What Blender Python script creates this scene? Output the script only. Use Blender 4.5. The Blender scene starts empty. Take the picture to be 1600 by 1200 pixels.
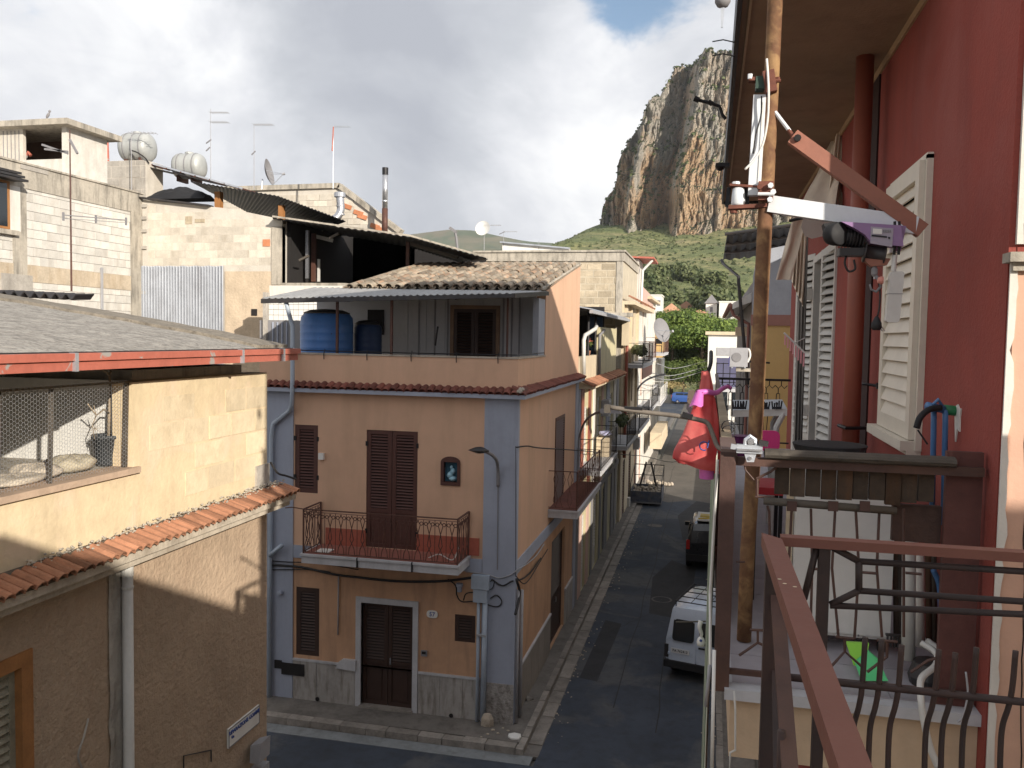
import bpy, math, random
from math import radians as RD, sin, cos, pi, sqrt
from mathutils import Vector, Matrix, noise
V = Vector
SC = bpy.context.scene
COL = SC.collection
rnd = random.Random(7)

# ------------------------------------------------------------------ camera
EYE = V((0, 0, 8.3)); FPX = 1346.0
YAW, PITCH, ROLL = RD(12.95), RD(3.143), RD(0.979)
_f = V((-sin(YAW)*cos(PITCH), cos(YAW)*cos(PITCH), -sin(PITCH)))
_r0 = V((cos(YAW), sin(YAW), 0)); _u0 = _r0.cross(_f)
_r = _r0*cos(ROLL)+_u0*sin(ROLL); _u = -_r0*sin(ROLL)+_u0*cos(ROLL)
cd = bpy.data.cameras.new('camera'); cam = bpy.data.objects.new('camera', cd); COL.objects.link(cam)
cam.matrix_world = Matrix(((_r.x, _u.x, -_f.x, EYE.x), (_r.y, _u.y, -_f.y, EYE.y), (_r.z, _u.z, -_f.z, EYE.z), (0, 0, 0, 1)))
cd.sensor_width = 36; cd.lens = FPX/1600*36; cd.clip_start = .05; cd.clip_end = 9000
SC.camera = cam
SC.render.resolution_x = 1024; SC.render.resolution_y = 768

# ------------------------------------------------------------------ world, sun, exposure
SUN_DIR = V((1, -1, .48)).normalized()          # towards the sun
W = bpy.data.worlds.new('World'); SC.world = W; W.use_nodes = True
nt = W.node_tree; nt.nodes.clear()
def N(nt, t, **k):
    n = nt.nodes.new(t)
    for a, b in k.items(): setattr(n, a, b)
    return n
def lk(nt, a, b): nt.links.new(a, b)
def math_n(nt, op, a, b=None, clamp=False):
    n = N(nt, 'ShaderNodeMath', operation=op, use_clamp=clamp)
    for i, x in enumerate((a, b)):
        if x is None: continue
        if isinstance(x, (int, float)): n.inputs[i].default_value = x
        else: lk(nt, x, n.inputs[i])
    return n.outputs[0]
def ramp(nt, fac, stops, interp='LINEAR'):
    n = N(nt, 'ShaderNodeValToRGB'); cr = n.color_ramp; cr.interpolation = interp
    while len(cr.elements) < len(stops): cr.elements.new(.5)
    for e, (p, c) in zip(cr.elements, stops):
        e.position = p; e.color = (c[0], c[1], c[2], 1) if isinstance(c, (tuple, list)) else (c, c, c, 1)
    lk(nt, fac, n.inputs[0]); return n.outputs[0]
def mixc(nt, fac, a, b, mode='MIX'):
    n = N(nt, 'ShaderNodeMix', data_type='RGBA', blend_type=mode)
    for i, x in ((0, fac), (6, a), (7, b)):
        if isinstance(x, (int, float)): n.inputs[i].default_value = x
        elif isinstance(x, (tuple, list)): n.inputs[i].default_value = (x[0], x[1], x[2], 1)
        else: lk(nt, x, n.inputs[i])
    return n.outputs[2]
def noise_n(nt, vec, scale, detail=6, rough=.55, dist=0.):
    n = N(nt, 'ShaderNodeTexNoise'); n.inputs['Scale'].default_value = scale
    n.inputs['Detail'].default_value = detail; n.inputs['Roughness'].default_value = rough
    n.inputs['Distortion'].default_value = dist
    lk(nt, vec, n.inputs['Vector']); return n.outputs['Fac']
def vscale(nt, vec, s, off=(0, 0, 0)):
    n = N(nt, 'ShaderNodeMapping'); n.inputs['Scale'].default_value = s; n.inputs['Location'].default_value = off
    lk(nt, vec, n.inputs['Vector']); return n.outputs[0]

sky = N(nt, 'ShaderNodeTexSky', sky_type='NISHITA', sun_disc=False)
sky.sun_elevation = math.asin(SUN_DIR.z); sky.sun_rotation = math.atan2(SUN_DIR.x, SUN_DIR.y)
sky.air_density = 1.0; sky.dust_density = .6
tc = N(nt, 'ShaderNodeTexCoord')
gen = tc.outputs['Generated']
def blob(cdir, wid):
    """soft round patch of cloud or clear air about a direction: 1 in its middle, 0 outside"""
    n = N(nt, 'ShaderNodeVectorMath', operation='DOT_PRODUCT'); lk(nt, gen, n.inputs[0]); n.inputs[1].default_value = cdir
    return math_n(nt, 'MULTIPLY', math_n(nt, 'SUBTRACT', n.outputs['Value'], cos(wid)), 1/(1-cos(wid)), False)
def pdir(x, y): return (_r*((x-800)/FPX)-_u*((y-600)/FPX)+_f).normalized()
cv = vscale(nt, gen, (1, 1, 1.9), (.31, .12, .4))
big = noise_n(nt, cv, 2.1, 5, .5, .4)
fine = noise_n(nt, cv, 6.5, 9, .62, .6)
den = math_n(nt, 'ADD', math_n(nt, 'MULTIPLY', big, .62), math_n(nt, 'MULTIPLY', fine, .38))
gap = math_n(nt, 'MULTIPLY', math_n(nt, 'MAXIMUM', blob(pdir(1010, -60), RD(6.5)), 0.), .24)
gap2 = math_n(nt, 'MULTIPLY', math_n(nt, 'MAXIMUM', blob(pdir(1300, -500), RD(24)), 0.), .14)
cov = math_n(nt, 'SUBTRACT', math_n(nt, 'SUBTRACT', math_n(nt, 'ADD', den, .18), gap), gap2)
cover = ramp(nt, cov, [(0, 0), (.44, 0), (.55, 1), (1, 1)], 'EASE')
lit = math_n(nt, 'ADD', math_n(nt, 'MULTIPLY', noise_n(nt, vscale(nt, gen, (1, 1, 1.6), (2.3, .7, 1.1)), 2.7, 8, .58, .5), .85),
             math_n(nt, 'MULTIPLY', fine, .2))
lit = math_n(nt, 'ADD', lit, math_n(nt, 'MULTIPLY', math_n(nt, 'MAXIMUM', blob(pdir(880, 240), RD(9)), 0.), .20))
lit = math_n(nt, 'ADD', lit, math_n(nt, 'MULTIPLY', math_n(nt, 'MAXIMUM', blob(pdir(60, 60), RD(15)), 0.), .17))
lit = math_n(nt, 'SUBTRACT', lit, math_n(nt, 'MULTIPLY', math_n(nt, 'MAXIMUM', blob(pdir(560, 340), RD(13)), 0.), .12))
lit = math_n(nt, 'SUBTRACT', lit, math_n(nt, 'MULTIPLY', math_n(nt, 'MAXIMUM', blob(pdir(660, 30), RD(11)), 0.), .12))
ccol = ramp(nt, lit, [(.32, (.42, .44, .49)), (.47, (.54, .56, .60)), (.60, (.74, .75, .78)), (.74, (1.0, 1.0, .99))])
bg1 = N(nt, 'ShaderNodeBackground'); lk(nt, sky.outputs[0], bg1.inputs[0]); bg1.inputs[1].default_value = .12
bg2 = N(nt, 'ShaderNodeBackground'); lk(nt, ccol, bg2.inputs[0]); bg2.inputs[1].default_value = .98
mx = N(nt, 'ShaderNodeMixShader'); lk(nt, cover, mx.inputs[0]); lk(nt, bg1.outputs[0], mx.inputs[1]); lk(nt, bg2.outputs[0], mx.inputs[2])
out = N(nt, 'ShaderNodeOutputWorld'); lk(nt, mx.outputs[0], out.inputs[0])

sl = bpy.data.lights.new('sun', 'SUN'); sl.energy = 5.0; sl.angle = RD(.55); sl.color = (1, .915, .79)
so = bpy.data.objects.new('sun', sl); COL.objects.link(so)
so.rotation_euler = SUN_DIR.to_track_quat('Z', 'Y').to_euler()
SC.view_settings.view_transform = 'Standard'; SC.view_settings.look = 'None'
SC.view_settings.exposure = .30; SC.view_settings.gamma = 1; SC.view_settings.use_curve_mapping = False
SC.render.engine = 'CYCLES'
SC.cycles.max_bounces = 6; SC.cycles.diffuse_bounces = 4; SC.cycles.use_denoising = True
SC.cycles.volume_bounces = 0

# ------------------------------------------------------------------ helpers
def ray(x, y): return _r*((x-800)/FPX)-_u*((y-600)/FPX)+_f
def onX(x, y, X): d = ray(x, y); return EYE+d*(X/d.x)
def onY(x, y, Y): d = ray(x, y); return EYE+d*(Y/d.y)
def onZ(x, y, Z): d = ray(x, y); return EYE+d*((Z-EYE.z)/d.z)
Zv = V((0, 0, 1))

class Fr:                       # a wall's own frame: u along it, z up, n out of it
    def __init__(s, o, u, n): s.o = V(o); s.u = V(u); s.n = V(n)
    def at(s, u, z, n=0.): return s.o+s.u*u+Zv*z+s.n*n

class MB:
    def __init__(s): s.v = []; s.f = []; s.m = []; s.mi = 0
    def face(s, pts):
        i = len(s.v); s.v += [V(p) for p in pts]; s.f.append(tuple(range(i, i+len(pts)))); s.m.append(s.mi); return s
    def hexa(s, p):             # p: 8 corners, bottom ring 0-3, top ring 4-7
        i = len(s.v); s.v += [V(q) for q in p]
        for a in ((0, 3, 2, 1), (4, 5, 6, 7), (0, 1, 5, 4), (1, 2, 6, 5), (2, 3, 7, 6), (3, 0, 4, 7)):
            s.f.append(tuple(i+k for k in a)); s.m.append(s.mi)
        return s
    def box(s, x0, y0, z0, x1, y1, z1):
        return s.hexa([(x0, y0, z0), (x1, y0, z0), (x1, y1, z0), (x0, y1, z0), (x0, y0, z1), (x1, y0, z1), (x1, y1, z1), (x0, y1, z1)])
    def fbox(s, F, u0, u1, z0, z1, n0, n1):
        return s.hexa([F.at(u0, z0, n0), F.at(u1, z0, n0), F.at(u1, z0, n1), F.at(u0, z0, n1), F.at(u0, z1, n0), F.at(u1, z1, n0), F.at(u1, z1, n1), F.at(u0, z1, n1)])
    def beam(s, p, q, w, h=None, up=Zv):
        p = V(p); q = V(q); h = h or w; d = (q-p).normalized(); up = V(up)
        if abs(d.dot(up)) > .98: up = V((0, 1, 0)) if abs(d.y) < .9 else V((1, 0, 0))
        a = d.cross(up).normalized()*w/2; b = a.cross(d).normalized()*h/2
        return s.hexa([p-a-b, p+a-b, q+a-b, q-a-b, p-a+b, p+a+b, q+a+b, q-a+b])
    def path(s, pts, r, n=6, r1=None, closed=False, cap=True):
        pts = [V(p) for p in pts]; m = len(pts); i0 = len(s.v)
        d0 = (pts[1]-pts[0]).normalized()
        up = Zv if abs(d0.z) < .9 else V((1, 0, 0))
        a = d0.cross(up).normalized()
        for k in range(m):
            if closed: d = (pts[(k+1) % m]-pts[k-1])
            elif k == 0: d = pts[1]-pts[0]
            elif k == m-1: d = pts[-1]-pts[-2]
            else: d = (pts[k+1]-pts[k]).normalized()+(pts[k]-pts[k-1]).normalized()
            if d.length < 1e-9: d = d0
            d = d.normalized(); a = (a-d*a.dot(d))
            if a.length < 1e-6: a = d.orthogonal()
            a.normalize(); b = d.cross(a)
            rr = r if r1 is None else r+(r1-r)*k/(m-1)
            for j in range(n):
                t = 2*pi*j/n; s.v.append(pts[k]+a*(cos(t)*rr)+b*(sin(t)*rr))
        for k in range(m if closed else m-1):
            k2 = (k+1) % m
            for j in range(n):
                s.f.append((i0+k*n+j, i0+k*n+(j+1) % n, i0+k2*n+(j+1) % n, i0+k2*n+j)); s.m.append(s.mi)
        if cap and not closed:
            s.f.append(tuple(i0+j for j in reversed(range(n)))); s.m.append(s.mi)
            s.f.append(tuple(i0+(m-1)*n+j for j in range(n))); s.m.append(s.mi)
        return s
    def tube(s, p, q, r, n=8, r1=None): return s.path([p, q], r, n, r1)
    def prism(s, poly, ext):    # poly: ring of points, extruded along ext
        ext = V(ext); poly = [V(p) for p in poly]; n = len(poly); i = len(s.v)
        s.v += poly+[p+ext for p in poly]
        s.f.append(tuple(i+k for k in reversed(range(n)))); s.m.append(s.mi)
        s.f.append(tuple(i+n+k for k in range(n))); s.m.append(s.mi)
        for k in range(n):
            s.f.append((i+k, i+(k+1) % n, i+n+(k+1) % n, i+n+k)); s.m.append(s.mi)
        return s
    def lathe(s, c, prof, n=16, axis=Zv, capped=True):   # prof: (r, h) pairs
        c = V(c); ax = V(axis).normalized(); a = ax.orthogonal().normalized(); b = ax.cross(a); i0 = len(s.v); m = len(prof)
        for r, h in prof:
            for j in range(n):
                t = 2*pi*j/n; s.v.append(c+ax*h+a*(cos(t)*r)+b*(sin(t)*r))
        for k in range(m-1):
            for j in range(n):
                s.f.append((i0+k*n+j, i0+k*n+(j+1) % n, i0+(k+1)*n+(j+1) % n, i0+(k+1)*n+j)); s.m.append(s.mi)
        if capped:
            s.f.append(tuple(i0+j for j in reversed(range(n)))); s.m.append(s.mi)
            s.f.append(tuple(i0+(m-1)*n+j for j in range(n))); s.m.append(s.mi)
        return s
    def grid(s, fn, nu, nv, closeu=False):
        i0 = len(s.v)
        for j in range(nv+1):
            for i in range(nu+(0 if closeu else 1)): s.v.append(V(fn(i/nu, j/nv)))
        w = nu if closeu else nu+1
        for j in range(nv):
            for i in range(nu):
                i2 = (i+1) % w
                s.f.append((i0+j*w+i, i0+j*w+i2, i0+(j+1)*w+i2, i0+(j+1)*w+i)); s.m.append(s.mi)
        return s
    def sheet(s, fn, nu, nv, off):      # a grid with real thickness: off is a vector
        off = V(off)
        s.grid(fn, nu, nv); s.grid(lambda a, b: V(fn(a, b))+off, nu, nv)
        def edge(a0, b0, a1, b1):
            s.face([fn(a0, b0), fn(a1, b1), V(fn(a1, b1))+off, V(fn(a0, b0))+off])
        for i in range(nu): edge(i/nu, 0, (i+1)/nu, 0); edge(i/nu, 1, (i+1)/nu, 1)
        for j in range(nv): edge(0, j/nv, 0, (j+1)/nv); edge(1, j/nv, 1, (j+1)/nv)
        return s
    def wall(s, F, u0, u1, z0, z1, holes=(), t=.15):  # wall skin with openings and reveals
        us = sorted({u0, u1, *[h[0] for h in holes], *[h[1] for h in holes]}); zs = sorted({z0, z1, *[h[2] for h in holes], *[h[3] for h in holes]})
        us = [u for u in us if u0 <= u <= u1]; zs = [z for z in zs if z0 <= z <= z1]
        for i in range(len(us)-1):
            for j in range(len(zs)-1):
                cu, cz = (us[i]+us[i+1])/2, (zs[j]+zs[j+1])/2
                if any(h[0] < cu < h[1] and h[2] < cz < h[3] for h in holes): continue
                s.face([F.at(us[i], zs[j]), F.at(us[i+1], zs[j]), F.at(us[i+1], zs[j+1]), F.at(us[i], zs[j+1])])
        for a, b, c, d in holes:
            for p, q in (((a, c), (a, d)), ((a, d), (b, d)), ((b, d), (b, c)), ((b, c), (a, c))):
                s.face([F.at(*p), F.at(*q), F.at(*q, -t), F.at(*p, -t)])
        for p, q in (((u0, z0), (u0, z1)), ((u0, z1), (u1, z1)), ((u1, z1), (u1, z0)), ((u1, z0), (u0, z0))):
            s.face([F.at(*p), F.at(*q), F.at(*q, -t), F.at(*p, -t)])
        return s
    def build(s, name, mat, parent=None, smooth=False, **kw): return obj(name, s, mat, parent, smooth, **kw)

WL = {}
def mesh(name, mb, mat, smooth=False, off=V((0, 0, 0))):
    me = bpy.data.meshes.new(name); me.from_pydata([tuple(v-off) for v in mb.v], [], mb.f)
    mats = mat if isinstance(mat, (list, tuple)) else [mat]
    for m in mats: me.materials.append(m)
    if len(mats) > 1: me.polygons.foreach_set('material_index', mb.m)
    if smooth: me.polygons.foreach_set('use_smooth', [True]*len(me.polygons))
    me.update(); return me
def link(name, data, parent=None, loc=V((0, 0, 0))):
    o = bpy.data.objects.new(name, data); COL.objects.link(o)
    if parent is not None: o.parent = parent; o.location = V(loc)-WL[parent.name]
    else: o.location = loc
    WL[o.name] = V(loc); return o
def tag(o, label=None, cat=None, group=None, kind=None):
    if label: o['label'] = label
    if cat: o['category'] = cat
    if group: o['group'] = group
    if kind: o['kind'] = kind
    return o
def obj(name, mb, mat, parent=None, smooth=False, label=None, kind=None):
    if parent is not None: L = WL[parent.name]
    else:
        n = len(mb.v); c = sum(mb.v, V((0, 0, 0)))/n; L = V((c.x, c.y, min(v.z for v in mb.v)))
    o = link(name, mesh(name, mb, mat, smooth, L), parent, L)
    if label: o['label'] = label
    if kind: o['kind'] = kind
    return o
def thing(name, label, cat, loc, group=None):
    o = link(name, None, None, V(loc)); o.empty_display_size = .2; return tag(o, label, cat, group)
def inst(name, me, parent, loc, rot=None, scale=None, label=None):
    o = link(name, me, parent, V(loc))
    if rot is not None: o.rotation_euler = rot if not isinstance(rot, Matrix) else rot.to_euler()
    if scale is not None: o.scale = scale
    if label: o['label'] = label
    return o
def struct(name, mb, mat, smooth=False):
    o = obj(name, mb, mat, None, smooth); o['kind'] = 'structure'; return o
def one(name, mb, mat, label, cat, group=None, smooth=False):
    return tag(obj(name, mb, mat, None, smooth), label, cat, group)
def arc(c, r, a0, a1, n, ux=V((1, 0, 0)), uy=Zv):
    c = V(c); return [c+V(ux)*(r*cos(a0+(a1-a0)*i/n))+V(uy)*(r*sin(a0+(a1-a0)*i/n)) for i in range(n+1)]
def spline(pts, n=6):           # smooth run through points
    P = [V(p) for p in pts]; out = []
    for i in range(len(P)-1):
        a = P[i-1] if i else P[0]*2-P[1]; b, c = P[i], P[i+1]; d = P[i+2] if i+2 < len(P) else P[-1]*2-P[-2]
        for k in range(n):
            t = k/n; out.append(.5*((2*b)+(c-a)*t+(2*a-5*b+4*c-d)*t*t+(3*b-a-3*c+d)*t**3))
    return out+[P[-1]]

# ------------------------------------------------------------------ materials
def mat(name, col, rough=.8, var=.12, scale=2., bump=.15, bscale=30., metal=0., stain=0., stain_col=(.08, .06, .05), streak=True,
        col2=None, c2scale=1.2, c2w=(.5, .62), rndv=0., spec=.4, sscale=1.6, dist=.02, coat=0., trans=0.):
    m = bpy.data.materials.new(name); m.use_nodes = True; t = m.node_tree; b = t.nodes['Principled BSDF']
    geo = N(t, 'ShaderNodeNewGeometry'); pos = geo.outputs['Position']
    if rndv:
        oi = N(t, 'ShaderNodeObjectInfo')
        va = N(t, 'ShaderNodeVectorMath', operation='ADD'); lk(t, pos, va.inputs[0])
        cm = N(t, 'ShaderNodeCombineXYZ'); lk(t, math_n(t, 'MULTIPLY', oi.outputs['Random'], 37.), cm.inputs[0]); lk(t, cm.outputs[0], va.inputs[1]); pos = va.outputs[0]
    n1 = noise_n(t, pos, scale, 6, .6, .3); n2 = noise_n(t, pos, scale*9, 4, .6)
    v = math_n(t, 'ADD', math_n(t, 'MULTIPLY', n1, .65), math_n(t, 'MULTIPLY', n2, .35))
    lo = tuple(c*(1-var*1.6) for c in col); hi = tuple(min(1, c*(1+var*1.3)) for c in col)
    c = ramp(t, v, [(.3, lo), (.5, col), (.7, hi)])
    if col2 is not None:
        k = ramp(t, noise_n(t, pos, c2scale, 7, .62, .6), [(c2w[0], 0), (c2w[1], 1)])
        c = mixc(t, k, c, col2)
    if stain:
        sv = vscale(t, pos, (1, 1, .16 if streak else 1))
        k = ramp(t, noise_n(t, sv, sscale*2.2, 7, .65, .2), [(.48, 0), (.72, 1)])
        c = mixc(t, math_n(t, 'MULTIPLY', k, stain), c, stain_col)
    if rndv:
        hs = N(t, 'ShaderNodeHueSaturation'); lk(t, c, hs.inputs['Color'])
        lk(t, math_n(t, 'ADD', math_n(t, 'MULTIPLY', oi.outputs['Random'], 2*rndv), 1-rndv), hs.inputs['Value'])
        c = hs.outputs['Color']
    lk(t, c, b.inputs['Base Color'])
    b.inputs['Metallic'].default_value = metal; b.inputs['Specular IOR Level'].default_value = spec
    r = math_n(t, 'ADD', math_n(t, 'MULTIPLY', n2, .25), rough-.125, True); lk(t, r, b.inputs['Roughness'])
    if coat: b.inputs['Coat Weight'].default_value = coat; b.inputs['Coat Roughness'].default_value = .08
    if trans: b.inputs['Transmission Weight'].default_value = trans
    if bump:
        bn = N(t, 'ShaderNodeBump'); bn.inputs['Strength'].default_value = bump; bn.inputs['Distance'].default_value = dist
        h = math_n(t, 'ADD', noise_n(t, pos, bscale, 5, .6), math_n(t, 'MULTIPLY', n1, .8)); lk(t, h, bn.inputs['Height']); lk(t, bn.outputs[0], b.inputs['Normal'])
    return m
# ------------------------------------------------------------------ the palette
mt_asphalt = mat('asphalt', (.046, .057, .078), .85, .22, .5, .35, 60, stain=.5, stain_col=(.028, .028, .032), streak=False, col2=(.088, .092, .10), c2scale=.45, c2w=(.5, .6))
mt_patch = mat('asphalt_patch', (.036, .037, .042), .9, .2, 1.5, .4, 70, stain=.3, stain_col=(.06, .06, .06), streak=False)
mt_kerb = mat('kerb_stone', (.26, .235, .21), .75, .25, 2, .3, 25, stain=.5, stain_col=(.09, .08, .07), streak=False, rndv=.16)
mt_pave = mat('pavement', (.17, .155, .14), .85, .2, 1.6, .35, 30, stain=.6, stain_col=(.07, .06, .055), streak=False)
mt_earth = mat('earth', (.19, .18, .165), .95, .3, .05, .2, 3, col2=(.13, .13, .10), c2scale=.02)
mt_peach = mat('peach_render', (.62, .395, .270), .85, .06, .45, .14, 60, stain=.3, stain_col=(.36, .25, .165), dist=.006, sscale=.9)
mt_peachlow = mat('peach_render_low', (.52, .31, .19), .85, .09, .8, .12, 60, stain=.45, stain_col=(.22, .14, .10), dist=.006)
mt_bluegrey = mat('blue_grey_paint', (.34, .37, .45), .8, .06, 1, .1, 60, stain=.25, stain_col=(.17, .18, .21), dist=.005)
mt_lslab = mat('light_slab', (.48, .48, .50), .75, .1, 2, .1, 40, stain=.35, stain_col=(.2, .2, .2))
mt_marble = mat('plinth_marble', (.36, .34, .32), .6, .15, 1.2, .1, 30, stain=.85, stain_col=(.12, .095, .07), sscale=3.2)
mt_shut = mat('brown_shutter', (.085, .035, .028), .55, .12, 4, .05, 40)
mt_shutd = mat('dark_shutter', (.045, .024, .018), .55, .12, 4, .05, 40)
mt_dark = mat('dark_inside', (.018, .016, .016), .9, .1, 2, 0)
mt_iron = mat('rusty_iron', (.10, .048, .038), .6, .2, 8, .2, 60, metal=.2, stain=.4, stain_col=(.16, .07, .035), streak=False)
mt_black = mat('black_metal', (.022, .021, .023), .5, .15, 6, .05, 40, metal=.4)
mt_slate = mat('dark_sheet', (.045, .043, .045), .5, .2, 3, .1, 20, metal=.3, stain=.4, stain_col=(.10, .07, .05))
mt_redtile = mat('dark_red_tile', (.19, .065, .048), .85, .25, 5, .3, 40, stain=.6, stain_col=(.09, .05, .04), streak=False, rndv=.25)
mt_orange = mat('orange_tile', (.345, .165, .098), .85, .2, 5, .3, 40, stain=.55, stain_col=(.20, .10, .06), streak=False, rndv=.38)
mt_coppo = mat('old_roof_tile', (.30, .25, .19), .9, .25, 7, .5, 35, stain=.7, stain_col=(.13, .115, .095), streak=False, col2=(.36, .23, .15), c2scale=2.2, rndv=.42)
mt_bed = mat('roof_bed', (.12, .095, .07), .95, .2, 4, .3, 30)
mt_bluetank = mat('blue_plastic', (.07, .19, .48), .45, .08, 2, .03, 20, stain=.25, stain_col=(.03, .06, .14))
mt_white = mat('white_paint', (.72, .71, .68), .6, .06, 2, .08, 50, stain=.25, stain_col=(.40, .36, .30))
mt_whitewall = mat('white_wall', (.66, .63, .58), .85, .08, 1, .12, 50, stain=.35, stain_col=(.36, .31, .25))
mt_cream = mat('cream_wall', (.60, .50, .36), .85, .08, 1, .12, 50, stain=.35, stain_col=(.32, .25, .17))
mt_yellowgreen = mat('pale_yellow_wall', (.56, .50, .32), .85, .08, 1, .12, 50, stain=.35, stain_col=(.30, .26, .17))
mt_pinkwall = mat('pink_wall', (.58, .40, .34), .85, .08, 1, .12, 50, stain=.3, stain_col=(.32, .22, .18))
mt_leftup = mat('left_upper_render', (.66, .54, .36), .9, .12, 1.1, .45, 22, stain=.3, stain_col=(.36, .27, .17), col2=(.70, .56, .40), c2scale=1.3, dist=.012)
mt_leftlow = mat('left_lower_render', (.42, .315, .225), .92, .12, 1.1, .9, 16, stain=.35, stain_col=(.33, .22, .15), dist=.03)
mt_patchgrey = mat('grey_mortar', (.40, .37, .33), .9, .18, 2, .6, 20, stain=.4, stain_col=(.12, .10, .09))
mt_roofgrey = mat('rough_roof_screed', (.37, .345, .31), .95, .30, 6, 1.0, 14, stain=.8, stain_col=(.10, .09, .08), streak=False, sscale=9, dist=.05)
mt_fascia = mat('red_fascia', (.44, .135, .095), .6, .12, 3, .1, 30, col2=(.34, .32, .30), c2scale=3.2, c2w=(.60, .63))
mt_block = mat('pale_block', (.60, .575, .53), .92, .12, 3, .4, 30, stain=.35, stain_col=(.36, .30, .23), rndv=.12)
mt_blocktan = mat('tan_block', (.57, .52, .445), .92, .14, 3, .5, 30, stain=.4, stain_col=(.33, .26, .18), rndv=.14)
mt_mortar = mat('block_mortar', (.55, .51, .45), .95, .12, 2, .4, 30, stain=.35, stain_col=(.35, .28, .2))
mt_conc = mat('weathered_concrete', (.42, .38, .32), .92, .2, 1.4, .5, 22, stain=.9, stain_col=(.13, .12, .105), sscale=2.6)
mt_tuff = mat('tuff_block', (.44, .37, .27), .95, .2, 3, .7, 20, stain=.35, stain_col=(.24, .18, .12), rndv=.22)
mt_tuffm = mat('tuff_mortar', (.50, .44, .34), .95, .15, 2, .5, 20)
mt_galv = mat('galvanised_sheet', (.50, .53, .58), .42, .14, 1.5, .05, 20, metal=.55, stain=.4, stain_col=(.30, .30, .32))
mt_steel = mat('flue_steel', (.55, .55, .57), .3, .1, 5, .05, 20, metal=.85)
mt_brick = mat('orange_brick', (.50, .20, .10), .9, .15, 5, .3, 30, rndv=.15)
mt_red = mat('red_wall_render', (.285, .062, .047), .9, .13, .7, .5, 60, stain=.4, stain_col=(.16, .036, .03), dist=.010, col2=(.30, .085, .07), c2scale=1.1, c2w=(.48, .7))
mt_redpipe = mat('red_pipe', (.27, .080, .050), .55, .1, 2, .08, 30, stain=.3, stain_col=(.2, .05, .03))
mt_soffit = mat('soffit_paint', (.34, .245, .165), .85, .12, 1.0, .2, 40, stain=.55, stain_col=(.2, .14, .1), streak=False)
mt_peachnear = mat('salmon_render', (.58, .36, .265), .85, .1, 1.5, .2, 60, stain=.3, stain_col=(.42, .27, .2), dist=.006)
mt_creamshut = mat('cream_shutter', (.68, .62, .52), .5, .06, 3, .04, 40, stain=.15, stain_col=(.4, .33, .25))
mt_greyshut = mat('pale_grey_shutter', (.58, .56, .52), .5, .08, 3, .05, 40, stain=.25, stain_col=(.3, .28, .26))
mt_rust = mat('rusty_pole', (.175, .092, .048), .85, .3, 6, .5, 60, metal=.1, stain=.8, stain_col=(.12, .055, .035), streak=False, col2=(.34, .21, .10), c2scale=7, c2w=(.45, .6), dist=.006)
mt_rustdark = mat('rusty_clamp', (.17, .065, .045), .8, .25, 12, .4, 60, metal=.2, dist=.004)
mt_ourrail = mat('brown_painted_iron', (.165, .066, .049), .55, .08, 5, .12, 50, stain=.2, stain_col=(.16, .06, .045), streak=False, dist=.004)
mt_ourdark = mat('dark_painted_iron', (.034, .022, .020), .6, .2, 7, .15, 50, stain=.3, stain_col=(.12, .05, .035), streak=False, dist=.004)
mt_wood = mat('old_wood', (.085, .073, .060), .8, .3, 3, .4, 25, stain=.6, stain_col=(.08, .06, .045))
mt_planter = mat('rotting_wood', (.062, .045, .033), .9, .3, 4, .5, 20, stain=.8, stain_col=(.15, .07, .03), sscale=3, rndv=.3)
mt_awning = mat('beige_canvas', (.78, .68, .56), .9, .07, 2, .1, 80, stain=.35, stain_col=(.33, .25, .18))
mt_greyw = mat('blue_grey_stucco', (.33, .35, .40), .9, .09, 1, .4, 25, stain=.2, stain_col=(.22, .23, .26))
mt_mauve = mat('mauve_band', (.28, .14, .12), .85, .06, 1, .1, 40)
mt_ochre = mat('ochre_wall', (.50, .34, .15), .85, .05, 1, .1, 60, stain=.15, stain_col=(.36, .2, .07))
mt_grey = mat('grey_wall', (.23, .225, .235), .85, .08, 1, .1, 40, stain=.25, stain_col=(.14, .13, .13))
mt_pink = mat('pink_plastic', (.75, .06, .26), .4, .05, 2, 0)
mt_magenta = mat('magenta_plastic', (.62, .16, .50), .45, .1, 5, .2, 20)
mt_green = mat('green_plastic', (.10, .60, .22), .4, .06, 4, 0)
mt_lime = mat('lime_plastic', (.30, .70, .06), .4, .06, 4, 0)
mt_blueplastic = mat('blue_pipe_plastic', (.07, .17, .36), .4, .1, 4, .05, 30)
mt_greenfit = mat('green_fitting', (.02, .16, .06), .5, .1, 4, 0)
mt_violet = mat('violet_cover', (.27, .165, .32), .35, .06, 4, .03, 30)
mt_rubber = mat('black_rubber', (.018, .018, .02), .7, .1, 4, .05, 40)
mt_glass = mat('dark_glass', (.02, .025, .03), .12, .05, 1, 0, spec=.8)
mt_van = mat('pale_blue_car_paint', (.50, .57, .68), .3, .03, 1, 0, coat=.6)
mt_carblack = mat('black_car_paint', (.012, .013, .016), .3, .05, 1, 0, coat=.8)
mt_carblue = mat('blue_car_paint', (.03, .08, .26), .3, .03, 1, 0, coat=.6)
mt_carwhite = mat('white_car_paint', (.62, .66, .70), .3, .03, 1, 0, coat=.6)
mt_red_l = mat('red_lens', (.35, .02, .015), .25, .05, 3, 0)
mt_yellow = mat('yellow_plate', (.62, .46, .10), .5, .1, 3, 0)
mt_plate = mat('number_plate', (.62, .64, .66), .4, .03, 3, 0)
mt_ink = mat('ink', (.02, .02, .025), .6, .03, 3, 0)
mt_inkblue = mat('blue_ink', (.05, .09, .30), .6, .03, 3, 0)
mt_striped = mat('pale_green_canvas', (.50, .53, .44), .85, .06, 3, .05, 40)
mt_stripe = mat('green_canvas_stripe', (.24, .31, .22), .85, .06, 3, .05, 40)
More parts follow.
